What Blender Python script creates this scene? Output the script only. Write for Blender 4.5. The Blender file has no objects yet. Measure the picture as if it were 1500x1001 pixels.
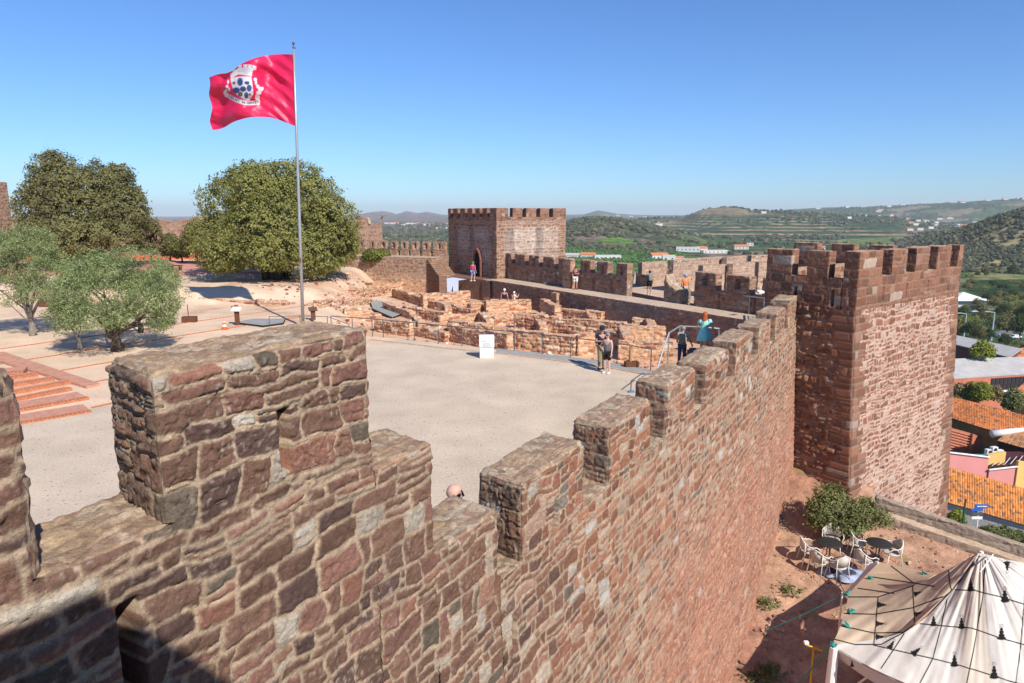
import bpy, bmesh, math, random, time
import numpy as np
from mathutils import Vector, Matrix
T0 = time.time()
SC = bpy.context.scene
COL = SC.collection
R = math.radians
CZ = 6.3                                   # eye height above the plaza (z = 0)
PITCH = math.atan(188.0 / 1000.0)
SUN_AZ, SUN_EL = 146.0, 41.0
HAZE_D = 1.0e-4

# ------------------------------------------------------------------ layout helpers (survey of the place)
def ray(u, v):
    a, w = u - 750.0, v - 500.5
    c, s = math.cos(PITCH), math.sin(PITCH)
    return np.array([a, 1000 * c - w * s, -1000 * s - w * c])
def P(u, v, z=0.0):
    r = ray(u, v); k = (z - CZ) / r[2]
    return np.array([r[0] * k, r[1] * k, z])
def PY(u, v, Y):
    r = ray(u, v); k = Y / r[1]
    return np.array([r[0] * k, Y, CZ + r[2] * k])
def on_line(u, p, d, v=420):               # distance along a horizontal line where pixel column u meets it
    r = ray(u, v); m = r[0] / r[1]
    return (m * p[1] - p[0]) / (d[0] - m * d[1])
def azd(a): return np.array([math.sin(R(a)), math.cos(R(a)), 0.0])

# ------------------------------------------------------------------ noise
def _h(ix, iy, iz, seed):
    n = (ix.astype(np.int64) * 374761393 + iy.astype(np.int64) * 668265263 + iz.astype(np.int64) * 2147483647 + seed * 1274126177) & 0xFFFFFFFF
    n = ((n ^ (n >> 13)) * 1274126177) & 0xFFFFFFFF
    n = ((n ^ (n >> 16)) * 2246822519) & 0xFFFFFFFF
    return ((n ^ (n >> 15)) & 0xFFFFFF) / float(0xFFFFFF)
def hsh(a, b, seed): return _h(np.asarray(a), np.asarray(b), np.zeros_like(np.asarray(a)), seed)
def noise(x, y, z, seed=0):                # value noise, -1..1
    x, y, z = np.broadcast_arrays(np.asarray(x, float), np.asarray(y, float), np.asarray(z, float))
    ix, iy, iz = np.floor(x), np.floor(y), np.floor(z)
    fx, fy, fz = x - ix, y - iy, z - iz
    fx, fy, fz = [f * f * (3 - 2 * f) for f in (fx, fy, fz)]
    ix, iy, iz = ix.astype(np.int64), iy.astype(np.int64), iz.astype(np.int64)
    def c(a, b, d): return _h(ix + a, iy + b, iz + d, seed)
    v = ((c(0,0,0)*(1-fx)+c(1,0,0)*fx)*(1-fy)+(c(0,1,0)*(1-fx)+c(1,1,0)*fx)*fy)*(1-fz) + \
        ((c(0,0,1)*(1-fx)+c(1,0,1)*fx)*(1-fy)+(c(0,1,1)*(1-fx)+c(1,1,1)*fx)*fy)*fz
    return v * 2 - 1
def fbm(x, y, z, seed=0, o=3):
    s, a, t = 0, 1.0, 0
    for i in range(o):
        s = s + a * noise(np.asarray(x) * 2**i, np.asarray(y) * 2**i, np.asarray(z) * 2**i, seed + 17 * i); t += a; a *= .5
    return s / t
def sst(a, b, x):
    t = np.clip((x - a) / (b - a), 0, 1); return t * t * (3 - 2 * t)
def lin(r, g, b):
    def f(c):
        c /= 255.0
        return c / 12.92 if c <= .04045 else ((c + .055) / 1.055) ** 2.4
    return np.array([f(r), f(g), f(b)])

# ------------------------------------------------------------------ objects
def tag(o, label=None, cat=None, group=None, kind=None):
    if label: o['label'] = label
    if cat: o['category'] = cat
    if group: o['group'] = group
    if kind: o['kind'] = kind
    return o
def empty(name, loc=(0, 0, 0), rz=0.0, label=None, cat=None, group=None):
    o = bpy.data.objects.new(name, None); COL.objects.link(o)
    o.location = [float(c) for c in loc]; o.rotation_euler = (0, 0, rz); o.empty_display_size = .2
    return tag(o, label, cat, group)
def kids(o): return [c for c in bpy.data.objects if c.parent == o]
def copy_tree(o, parent=None, pairs=None):
    if pairs is None:
        pairs = {}
        for c in bpy.data.objects:
            if c.parent: pairs.setdefault(c.parent, []).append(c)
    c = o.copy(); COL.objects.link(c); c.parent = parent
    for ch in pairs.get(o, []): copy_tree(ch, c, pairs)
    return c
def link(name, me, m=None, parent=None, smooth=False):
    o = bpy.data.objects.new(name, me); COL.objects.link(o)
    if m is not None:
        for mm in (m if isinstance(m, (list, tuple)) else [m]): me.materials.append(mm)
    if parent is not None: o.parent = parent
    if smooth: me.polygons.foreach_set('use_smooth', np.ones(len(me.polygons), bool))
    return o
def np_mesh(name, V, F, smooth=True, col=None, mi=None):
    """V (n,3); F (m,4) or (m,3) ints"""
    me = bpy.data.meshes.new(name)
    V = np.asarray(V, np.float32); F = np.asarray(F, np.int32)
    k = F.shape[1]
    me.vertices.add(len(V)); me.vertices.foreach_set('co', V.ravel())
    me.loops.add(F.size); me.loops.foreach_set('vertex_index', F.ravel())
    me.polygons.add(len(F))
    me.polygons.foreach_set('loop_start', np.arange(0, F.size, k, dtype=np.int32))
    me.polygons.foreach_set('loop_total', np.full(len(F), k, np.int32))
    if mi is not None: me.polygons.foreach_set('material_index', np.asarray(mi, np.int32))
    me.polygons.foreach_set('use_smooth', np.full(len(F), smooth, bool))
    if col is not None:
        a = me.color_attributes.new('Col', 'FLOAT_COLOR', 'POINT')
        c = np.ones((len(V), 4), np.float32); c[:, :col.shape[1]] = col
        a.data.foreach_set('color', c.ravel())
    me.update(calc_edges=True); me.validate()
    return me
def gridF(nx, ny, base=0, flip=False):
    i, j = np.meshgrid(np.arange(nx - 1), np.arange(ny - 1), indexing='ij')
    a = base + (i * ny + j).ravel()
    F = np.stack([a, a + ny, a + ny + 1, a + 1], 1)
    return F[:, ::-1] if flip else F

class MB:                                   # small mesh builder for made things
    def __init__(s): s.v = []; s.f = []; s.m = []; s.mi = 0
    def add(s, V, F):
        b = len(s.v); s.v += [tuple(float(c) for c in p) for p in V]
        for f in F: s.f.append([b + i for i in f]); s.m.append(s.mi)
        return s
    def box(s, c, d, rz=0, rx=0, ry=0, bev=0.0):
        M = Matrix.Rotation(rz, 3, 'Z') @ Matrix.Rotation(ry, 3, 'Y') @ Matrix.Rotation(rx, 3, 'X')
        h = [x / 2 for x in d]; b = min(bev, .45 * min(d))
        if b <= 0:
            V = [M @ Vector((x * h[0], y * h[1], z * h[2])) + Vector(c) for z in (-1, 1) for y in (-1, 1) for x in (-1, 1)]
            return s.add(V, [(0,2,3,1),(4,5,7,6),(0,1,5,4),(2,6,7,3),(0,4,6,2),(1,3,7,5)])
        bm = bmesh.new(); bmesh.ops.create_cube(bm, size=1)
        for v in bm.verts: v.co = Vector((v.co.x * d[0], v.co.y * d[1], v.co.z * d[2]))
        bmesh.ops.bevel(bm, geom=list(bm.edges), offset=b, segments=2, profile=.5, affect='EDGES')
        for v in bm.verts: v.co = M @ v.co + Vector(c)
        bm.verts.index_update(); s.add([v.co for v in bm.verts], [[v.index for v in f.verts] for f in bm.faces]); bm.free(); return s
    def tube(s, pts, r, n=8, cap=True):
        pts = [Vector([float(c) for c in p]) for p in pts]; rs = r if isinstance(r, (list, tuple)) else [r] * len(pts)
        V = []; F = []; up = None
        for i, p in enumerate(pts):
            t = (pts[min(i + 1, len(pts) - 1)] - pts[max(i - 1, 0)]).normalized()
            if up is None: up = Vector((0, 0, 1)) if abs(t.z) < .9 else Vector((1, 0, 0))
            a = t.cross(up).normalized(); bq = a.cross(t).normalized(); up = bq
            for k in range(n):
                th = 2 * math.pi * k / n; V.append(p + (a * math.cos(th) + bq * math.sin(th)) * rs[i])
        for i in range(len(pts) - 1):
            for k in range(n):
                F.append((i*n+k, i*n+(k+1)%n, (i+1)*n+(k+1)%n, (i+1)*n+k))
        if cap: F.append(list(range(n))[::-1]); F.append([(len(pts)-1)*n + k for k in range(n)])
        return s.add(V, F)
    def lathe(s, prof, c=(0, 0, 0), n=16):
        V = []; F = []
        for (r, z) in prof:
            for k in range(n):
                th = 2 * math.pi * k / n; V.append((c[0] + r * math.cos(th), c[1] + r * math.sin(th), c[2] + z))
        for i in range(len(prof) - 1):
            for k in range(n): F.append((i*n+k, i*n+(k+1)%n, (i+1)*n+(k+1)%n, (i+1)*n+k))
        F.append(list(range(n))[::-1]); F.append([(len(prof)-1)*n + k for k in range(n)])
        return s.add(V, F)
    def prism(s, poly, z0, z1):             # poly: xy ccw
        n = len(poly); V = [(p[0], p[1], z0) for p in poly] + [(p[0], p[1], z1) for p in poly]
        return s.add(V, [list(range(n))[::-1], list(range(n, 2 * n))] + [(i, (i+1) % n, n + (i+1) % n, n + i) for i in range(n)])
    def build(s, name, m=None, parent=None, smooth=False):
        me = bpy.data.meshes.new(name); me.from_pydata(s.v, [], s.f)
        for i, p in enumerate(me.polygons): p.material_index = s.m[i]
        me.update()
        o = link(name, me, m, parent, smooth); return o

# ------------------------------------------------------------------ materials
def new_mat(name):
    m = bpy.data.materials.new(name); m.use_nodes = True
    nt = m.node_tree; return m, nt, nt.nodes['Principled BSDF']
def N(nt, t, **kw):
    n = nt.nodes.new(t)
    for k, v in kw.items(): setattr(n, k, v)
    return n
def mat(name, col, rough=.8, metal=0, var=.12, scale=8, bump=0.0, bscale=60, spec=.3):
    m, nt, b = new_mat(name); L = nt.links.new
    b.inputs['Roughness'].default_value = rough; b.inputs['Metallic'].default_value = metal
    b.inputs['Specular IOR Level'].default_value = spec
    tc = N(nt, 'ShaderNodeTexCoord'); nz = N(nt, 'ShaderNodeTexNoise'); nz.inputs['Scale'].default_value = scale; nz.inputs['Detail'].default_value = 5
    L(tc.outputs['Object'], nz.inputs['Vector'])
    mr = N(nt, 'ShaderNodeMapRange'); mr.inputs['From Min'].default_value = .3; mr.inputs['From Max'].default_value = .7
    mr.inputs['To Min'].default_value = 1 - var; mr.inputs['To Max'].default_value = 1 + var; L(nz.outputs['Fac'], mr.inputs['Value'])
    vm = N(nt, 'ShaderNodeVectorMath', operation='SCALE'); vm.inputs[0].default_value = tuple(float(c) for c in col[:3]); L(mr.outputs['Result'], vm.inputs['Scale'])
    L(vm.outputs['Vector'], b.inputs['Base Color'])
    if bump:
        n2 = N(nt, 'ShaderNodeTexNoise'); n2.inputs['Scale'].default_value = bscale; n2.inputs['Detail'].default_value = 4; L(tc.outputs['Object'], n2.inputs['Vector'])
        bp = N(nt, 'ShaderNodeBump'); bp.inputs['Strength'].default_value = bump; bp.inputs['Distance'].default_value = .01
        L(n2.outputs['Fac'], bp.inputs['Height']); L(bp.outputs['Normal'], b.inputs['Normal'])
    return m
def attr_mat(name, rough=.92, var=.22, scale=14, bump=.6, bscale=45, bdist=.02, fine=120):
    """uses the mesh's own colour attribute, broken up by two sizes of noise"""
    m, nt, b = new_mat(name); L = nt.links.new
    b.inputs['Roughness'].default_value = rough; b.inputs['Specular IOR Level'].default_value = .2
    at = N(nt, 'ShaderNodeAttribute', attribute_name='Col'); tc = N(nt, 'ShaderNodeTexCoord')
    nz = N(nt, 'ShaderNodeTexNoise'); nz.inputs['Scale'].default_value = scale; nz.inputs['Detail'].default_value = 8; nz.inputs['Roughness'].default_value = .7
    L(tc.outputs['Object'], nz.inputs['Vector'])
    mr = N(nt, 'ShaderNodeMapRange'); mr.inputs['From Min'].default_value = .3; mr.inputs['From Max'].default_value = .7
    mr.inputs['To Min'].default_value = 1 - var; mr.inputs['To Max'].default_value = 1 + var; L(nz.outputs['Fac'], mr.inputs['Value'])
    vm = N(nt, 'ShaderNodeVectorMath', operation='SCALE'); L(at.outputs['Color'], vm.inputs[0]); L(mr.outputs['Result'], vm.inputs['Scale'])
    nf = N(nt, 'ShaderNodeTexNoise'); nf.inputs['Scale'].default_value = fine; nf.inputs['Detail'].default_value = 5; nf.inputs['Roughness'].default_value = .8; L(tc.outputs['Object'], nf.inputs['Vector'])
    mf = N(nt, 'ShaderNodeMapRange'); mf.inputs['From Min'].default_value = .3; mf.inputs['From Max'].default_value = .7; mf.inputs['To Min'].default_value = .72; mf.inputs['To Max'].default_value = 1.30; L(nf.outputs['Fac'], mf.inputs['Value'])
    vf = N(nt, 'ShaderNodeVectorMath', operation='SCALE'); L(vm.outputs['Vector'], vf.inputs[0]); L(mf.outputs['Result'], vf.inputs['Scale'])
    wf = N(nt, 'ShaderNodeMapRange'); wf.inputs['From Min'].default_value = .66; wf.inputs['From Max'].default_value = .74; wf.inputs['To Max'].default_value = .5; L(nf.outputs['Fac'], wf.inputs['Value'])
    mw = N(nt, 'ShaderNodeMix', data_type='RGBA'); mw.inputs['B'].default_value = (.5, .44, .36, 1); L(wf.outputs['Result'], mw.inputs['Factor']); L(vf.outputs['Vector'], mw.inputs['A'])
    L(mw.outputs['Result'], b.inputs['Base Color'])
    n2 = N(nt, 'ShaderNodeTexNoise'); n2.inputs['Scale'].default_value = bscale; n2.inputs['Detail'].default_value = 6; n2.inputs['Roughness'].default_value = .65
    L(tc.outputs['Object'], n2.inputs['Vector'])
    bp = N(nt, 'ShaderNodeBump'); bp.inputs['Strength'].default_value = bump; bp.inputs['Distance'].default_value = bdist
    L(n2.outputs['Fac'], bp.inputs['Height']); L(bp.outputs['Normal'], b.inputs['Normal'])
    return m
M_STONE = attr_mat('red_sandstone_masonry', var=.2, scale=22, bump=.75, bscale=42, bdist=.022, fine=60)
M_STONE_FAR = attr_mat('red_sandstone_masonry_coarse', var=.15, scale=6, bump=.6, bscale=10, bdist=.06, fine=9)
# ------------------------------------------------------------------ rubble masonry
class Layout:
    """courses of irregular stones on an (s, z) plane"""
    def __init__(s, seed, ch=.17, cv=.35, sw=.32, joint=.018, warp=.05, relief=.018, split=.3, zlo=-14, zhi=12):
        rng = np.random.RandomState(seed)
        z = [zlo]
        while z[-1] < zhi: z.append(z[-1] + ch * (1 + cv * rng.uniform(-1, 1)))
        s.rows = np.array(z); s.seed = seed; s.sw = sw; s.joint = joint; s.warp = warp; s.relief = relief; s.split = split; s.ch = ch
        s.off = rng.uniform(0, 50, len(z)); s.wr = sw * rng.uniform(.7, 1.35, len(z))
    def ev(s, S, Z):
        sd = s.seed; w = s.warp
        k = 1 / (s.sw * 1.6)
        Zw = Z + w * noise(S * k, Z * k, 3.1, sd) + w * .45 * noise(S * k * 3, Z * k * 3, 7.7, sd + 1)
        Sw = S + w * .8 * noise(S * k * 1.3, Z * k * 1.3, 13.1, sd + 2) + w * .4 * noise(S * k * 4, Z * k * 4, 1.7, sd + 3)
        r = np.clip(np.searchsorted(s.rows, Zw) - 1, 0, len(s.rows) - 2)
        zb, zt = s.rows[r], s.rows[r + 1]
        wr = s.wr[r]; t = (Sw + s.off[r]) / wr
        zc = (Zw - (zb + zt) / 2) / (zt - zb)
        def bd(i): return i + .38 * (2 * hsh(i, r, sd + 5) - 1) + .22 * (2 * hsh(i, r, sd + 6) - 1) * zc * (zt - zb) / wr
        i0 = np.floor(t).astype(np.int64)
        i = np.where(t < bd(i0), i0 - 1, np.where(t >= bd(i0 + 1), i0 + 1, i0))
        l, rr = bd(i), bd(i + 1)
        dl, dr = (t - l) * wr, (rr - t) * wr
        hs = hsh(i, r, sd + 7)
        sp = hs < s.split
        zm = zb + (zt - zb) * (.38 + .24 * hsh(i, r, sd + 8))
        up = sp & (Zw > zm)
        b2 = np.where(up, zm, zb); t2 = np.where(sp & ~up, zm, zt)
        db, dt = Zw - b2, t2 - Zw
        ins = s.ch * .07
        db = db - ins * hsh(i, r, sd + 9); dt = dt - ins * hsh(i, r * 3 + up, sd + 10)
        ds = np.minimum(dl, dr) - ins * .6 * hsh(i, r, sd + 11); dz = np.minimum(db, dt)
        rad = np.minimum(s.ch * (.05 + .22 * hsh(i, r, sd + 12)), (t2 - b2) * .45)
        e = rad - np.hypot(np.maximum(rad - ds, 0), np.maximum(rad - dz, 0))
        e = np.where((ds > rad) & (dz > rad), np.minimum(ds, dz), e)
        e = np.where((ds > rad) & (dz <= rad), dz, np.where((dz > rad) & (ds <= rad), ds, e))
        rid = r * 2 + up
        h = [hsh(i, rid, sd + 20 + q) for q in range(5)]
        tx = (t - (l + rr) / 2) * wr; tz = Zw - (b2 + t2) / 2
        return e, h, tx, tz

def palette(pal, h):
    """pal: list of (weight, rgb)"""
    w = np.cumsum([p[0] for p in pal]); w = w / w[-1]
    idx = np.searchsorted(w, np.clip(h, 0, .99999))
    return np.array([p[1] for p in pal])[np.clip(idx, 0, len(pal) - 1)]

def C(*a): return np.array(a)
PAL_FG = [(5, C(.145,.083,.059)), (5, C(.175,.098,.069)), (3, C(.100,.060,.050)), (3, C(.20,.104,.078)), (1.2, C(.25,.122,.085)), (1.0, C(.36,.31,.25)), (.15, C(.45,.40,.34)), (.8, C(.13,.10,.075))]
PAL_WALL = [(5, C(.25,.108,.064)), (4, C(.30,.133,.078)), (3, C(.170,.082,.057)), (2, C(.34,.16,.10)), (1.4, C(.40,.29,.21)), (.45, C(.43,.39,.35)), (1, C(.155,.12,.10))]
PAL_TOW = [(5, C(.22,.100,.062)), (4, C(.26,.125,.078)), (2, C(.17,.082,.054)), (1.5, C(.30,.16,.11)), (.6, C(.36,.27,.21))]
PAL_RUIN = [(4, C(.44,.21,.125)), (4, C(.52,.29,.17)), (3, C(.30,.11,.065)), (3, C(.58,.38,.24)), (1.2, C(.64,.50,.37)), (1.6, C(.20,.09,.06))]
MORT_FG = C(.375,.28,.195); MORT_W = C(.44,.30,.20); MORT_T = C(.40,.25,.19); MORT_R = C(.54,.345,.215)
TOPC = [(3, C(.40,.29,.185)), (2, C(.31,.215,.14)), (2, C(.46,.36,.25)), (1, C(.22,.15,.105))]

def he(X, Y, Z, amp):
    return -amp * (1.1 + .9 * noise(X * 5, Y * 5, Z * 5, 91) + .5 * noise(X * 17, Y * 17, Z * 17, 92))

def stone_block(name, org, sd, L, T, z0, z1, res, lay, pal=PAL_WALL, mort=MORT_W, faces='fbABt', parent=None, m=None,
                s_off=0.0, round_=.05, amp=.018, rough=.012, zone=None, top_mask=None, end_lo=None, batter=None,
                cuts=None, top_pal=TOPC, res_z=None, rnd='ABt', z0f=None, z1f=None, top_rough=None, mats=None, out=None, resB=None, skew=0.0):
    """A block of masonry. org = outer foot corner (x,y) at s=0, sd = unit run direction; outer normal is sd turned
    right (clockwise); depth goes to the left. faces: f outer, b inner, A end at s=0, B end at s=L, t top."""
    sd = np.array([sd[0], sd[1], 0.0]); nf = np.array([sd[1], -sd[0], 0.0]); up = np.array([0, 0, 1.0])
    org = np.array([org[0], org[1], 0.0]); Vs = []; Fs = []; Cs = []; base = 0
    rz = res_z or res
    cz = cuts or []
    for fc in faces:
        if fc in 'fb':
            a = np.linspace(0, L, max(2, int(L / res) + 1)); n = nf if fc == 'f' else -nf
        elif fc in 'AB':
            a = np.linspace(0, T, max(2, int(T / res) + 1)); n = -sd if fc == 'A' else sd
        else:
            a = np.linspace(0, L, max(2, int(L / res) + 1)); n = up
        if fc == 't': b = np.linspace(0, 1, max(2, int(T / res) + 1))
        else: b = np.linspace(0, 1, max(2, int((z1 - z0) / rz) + 1))
        A, B = np.meshgrid(a, b, indexing='ij'); nx, ny = A.shape; A = A.ravel(); B = B.ravel()
        if fc in 'fb': S, D = A, np.full_like(A, 0 if fc == 'f' else T)
        elif fc == 'A': S, D = np.zeros_like(A), A
        elif fc == 'B': S, D = np.full_like(A, L), A
        else: S, D = A, B * T
        zt = z1 if z1f is None else z1f(S); zl = z0 if z0f is None else z0f(S)
        Z = (zl + (zt - zl) * B) if fc != 't' else zt + 0 * A
        X0 = org[0] + sd[0] * S - nf[0] * D; Y0 = org[1] + sd[1] * S - nf[1] * D
        X0 = X0 + sd[0] * D * skew; Y0 = Y0 + sd[1] * D * skew
        bo = 0.0 * S
        if batter is not None:
            bo = batter(Z) * (1 - D / T if T > 0 else 1)
            X0 = X0 + nf[0] * bo; Y0 = Y0 + nf[1] * bo
        # pattern coordinates wrap round the corners
        if fc == 'f': q, qz = S + s_off, Z
        elif fc == 'b': q, qz = S + s_off + 77.3, Z
        elif fc == 'A': q, qz = s_off - D, Z
        elif fc == 'B': q, qz = S + s_off + D, Z
        else: q, qz = S + s_off + 31.7, D + 5.03
        e, h, tx, tz = lay.ev(q, qz)
        jn = lay.joint * (1 + .7 * noise(X0 * 4, Y0 * 4, Z * 4, 31))
        mm = sst(jn * .35, jn * .35 + max(.006, res * .7), e)
        rl = lay.relief
        dome = np.clip(e / (lay.ch * .09), 0, 1) ** .8
        nz = fbm(X0 * 9, Y0 * 9, Z * 9, 41, 3) * rough + noise(X0 * 34, Y0 * 34, Z * 34, 47) * rough * .35
        rg1 = 1 - np.abs(fbm(X0 * 5.5, Y0 * 5.5, Z * 7.5, 43, 4)) * 2.2
        nz = nz + mm * rough * 1.1 * (np.abs(fbm(X0 * 13, Y0 * 13, Z * 13, 44, 3)) * 2 - .6) - rough * .9 * sst(.86, .98, rg1)
        crk = np.exp(-((e - jn * .4) / max(.006, res * .55)) ** 2) * sst(-.25, .35, noise(X0 * 6, Y0 * 6, Z * 6, 45))
        hh = mm * (rl * (.1 + .9 * h[0]) * dome + (tx * (h[1] - .5) + tz * (h[2] - .5)) * .16 * min(1, .25 + rl / .018)) - (1 - mm) * rl * (.45 + .6 * noise(X0 * 3, Y0 * 3, Z * 3, 55)) - crk * max(rl, .014) * 1.0 + nz
        colr = palette(pal, h[3]) * (.82 + .36 * h[4])[:, None]
        colr = colr * (1 + .22 * fbm(X0 * 6, Y0 * 6, Z * 6, 61, 3))[:, None]
        # speckle: lichen and chips
        spk = sst(.4, .7, noise(X0 * 46, Y0 * 46, Z * 46, 62)) * sst(-.2, .5, noise(X0 * 2.2, Y0 * 2.2, Z * 2.2, 63))
        colr = colr * (1 - .45 * spk)[:, None] + C(.42,.37,.30) * (.45 * spk)[:, None]
        mc = mort * (1 + .25 * fbm(X0 * 7, Y0 * 7, Z * 7, 65, 2))[:, None]
        if fc == 't':
            tr = top_rough if top_rough is not None else 1.0
            k = fbm(X0 * 3, Y0 * 3, Z * 3, 71, 4)
            tcol = palette(top_pal, .5 + .49 * np.clip(fbm(X0 * 4.5, Y0 * 4.5, Z, 72, 3) * 1.6, -1, 1)) * (1 + .25 * noise(X0 * 30, Y0 * 30, Z, 73))[:, None]
            yl = sst(.35, .6, fbm(X0 * 5, Y0 * 5, Z, 74, 3))
            tcol = tcol * (1 - .35 * yl)[:, None] + C(.42,.33,.12) * (.35 * yl)[:, None]
            f = .65
            colr = colr * (1 - f) * 1.3 + tcol * f; mc = tcol
            hh = hh * .5 + (k * .03 + noise(X0 * 14, Y0 * 14, Z * 14, 75) * .009) * tr
        if zone is not None:
            colr, mc, mm, hh = zone(fc, X0, Y0, Z, S, D, colr, mc, mm, hh, h, e)
        for (sa, sb, za, zb, dep) in cz:      # openings cut into the outer face (recessed)
            if fc != 'f': continue
            g = sst(sa - res * .6, sa, S) * (1 - sst(sb, sb + res * .6, S)) * sst(za - rz * .6, za, Z) * (1 - sst(zb, zb + rz * .6, Z))
            hh = hh * (1 - g) - dep * g
        col = colr * mm[:, None] + mc * (1 - mm)[:, None]
        Pp = np.stack([X0, Y0, Z], 1)
        hE = he(X0, Y0, Z, amp)
        ew = []                                # (weight, neighbour normal)
        RD = round_
        def W(d): return 1 - sst(0, RD, d)
        tm = 1.0 if top_mask is None else top_mask(S)
        if fc in 'fb':
            if 'A' in rnd: ew.append((W(S) * (1 if end_lo is None else sst(end_lo[0] - .04, end_lo[0], Z)), -sd))
            if 'B' in rnd: ew.append((W(L - S) * (1 if end_lo is None else sst(end_lo[1] - .04, end_lo[1], Z)), sd))
            if 't' in rnd: ew.append((W(zt - Z) * tm, up))
        elif fc in 'AB':
            lo = 1 if end_lo is None else sst(end_lo[0 if fc == 'A' else 1] - .04, end_lo[0 if fc == 'A' else 1], Z)
            ew.append((W(D) * lo, nf)); ew.append((W(T - D) * lo, -nf))
            if 't' in rnd: ew.append((W(zt - Z) * tm, up))
        else:
            ew.append((W(D) * tm, nf)); ew.append((W(T - D) * tm, -nf))
            if 'A' in rnd: ew.append((W(S), -sd))
            if 'B' in rnd: ew.append((W(L - S), sd))
        tot = 0
        disp = 0
        for w_, nn in ew:
            tot = np.maximum(tot, w_); disp = disp + nn[None, :] * (hE * w_)[:, None]
        hf = hh * (1 - tot) + hE * tot
        Pp = Pp + n[None, :] * hf[:, None] + disp
        flip = fc in ('b', 'A')
        Vs.append(Pp); Cs.append(col); Fs.append(gridF(nx, ny, base, flip)); base += len(Pp)
    V = np.concatenate(Vs); F = np.concatenate(Fs); Cc = np.clip(np.concatenate(Cs), .01, .9)
    if out is not None:
        out[0].append(V); out[1].append(F + sum(len(v) for v in out[0][:-1])); out[2].append(Cc); return None
    me = np_mesh(name, V, F, True, Cc)
    return link(name, me, m or M_STONE, parent)
def stone_join(name, out, m, parent=None):
    return link(name, np_mesh(name, np.concatenate(out[0]), np.concatenate(out[1]), True, np.concatenate(out[2])), m, parent)
# ================================================================== THE CURTAIN WALL beside the camera
W_SD = azd(30.1); W_NF = azd(120.1)
W_O = np.array([.11, 6.5, 0])
L_FG = Layout(3, ch=.165, cv=.5, sw=.265, joint=.012, warp=.05, relief=.009, split=.24)
L_FG2 = Layout(4, ch=.145, cv=.45, sw=.235, joint=.011, warp=.045, relief=.008, split=.2)
L_ASH = Layout(11, ch=.27, cv=.25, sw=.55, joint=.008, warp=.02, relief=.008, split=.12)
L_RUB = Layout(12, ch=.18, cv=.45, sw=.27, joint=.024, warp=.07, relief=.035, split=.3)
L_TOW = Layout(13, ch=.16, cv=.35, sw=.27, joint=.018, warp=.05, relief=.016, split=.3)
L_FAR = Layout(14, ch=.19, cv=.35, sw=.34, joint=.026, warp=.05, relief=.03, split=.25)

def wall_batter(z): return .055 * np.clip(2.6 - z, 0, 20) 
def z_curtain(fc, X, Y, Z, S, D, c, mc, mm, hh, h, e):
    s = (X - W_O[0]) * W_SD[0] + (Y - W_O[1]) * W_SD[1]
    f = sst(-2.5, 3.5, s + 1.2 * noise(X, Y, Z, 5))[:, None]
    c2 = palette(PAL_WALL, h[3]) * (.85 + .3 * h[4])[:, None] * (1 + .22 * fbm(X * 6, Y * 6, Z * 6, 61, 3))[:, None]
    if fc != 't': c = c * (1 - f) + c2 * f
    if fc == 'f':
        # yellow-brown wash of mortar lower down near the camera, red eroded skirt far down
        red = sst(1.7, -1.0, Z + .7 * fbm(X * .8, Y * .8, Z * .8, 6, 3)) * sst(2, 6, s)
        rr = C(.37,.165,.105) * (1 + .35 * fbm(X * 2.2, Y * 2.2, Z * 2.2, 9, 4))[:, None]
        k = (red * .55)[:, None]
        c = c * (1 - k) + rr * k; mc = mc * (1 - k) + rr * 1.12 * k
        fl = sst(.45, .62, fbm(X * 5, Y * 5, Z * 2.4, 14, 3)) * red
        c = c * (1 - .6 * fl)[:, None] + C(.52,.33,.27) * (.6 * fl)[:, None]
        pit = sst(.5, .62, noise(X * 7, Y * 7, Z * 5, 15)) * red; hh = hh - .035 * pit
        pale = sst(.42, .7, fbm(X * 1.1, Y * 1.1, Z * 2.0, 8, 3)) * sst(-1, 3, s)
        c = c * (1 - .5 * pale)[:, None] + C(.42,.34,.26) * (.5 * pale)[:, None]
        hh = hh * (1 + .4 * red) + red * .03 * fbm(X * 4, Y * 4, Z * 4, 10, 3)
        hh = hh + .02 * fbm(X * .9, Y * .9, Z * .9, 12, 2)
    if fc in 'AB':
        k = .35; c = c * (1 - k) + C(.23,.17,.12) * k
    return c, mc, mm, hh
wall = empty('curtain_wall', (0, 0, 0), 0, 'long battlemented red sandstone wall running from bottom left corner to the big square tower', 'castle wall')
def cblock(name, s0, s1, z0, z1, res, faces, **kw):
    o = W_O + W_SD * s0
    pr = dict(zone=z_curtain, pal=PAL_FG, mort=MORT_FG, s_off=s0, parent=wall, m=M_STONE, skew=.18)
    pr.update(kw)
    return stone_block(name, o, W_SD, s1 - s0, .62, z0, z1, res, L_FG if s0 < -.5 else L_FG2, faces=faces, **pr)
none = lambda S: 0.0 * S
def bump_top(a, sd=0): return lambda S: a
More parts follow.
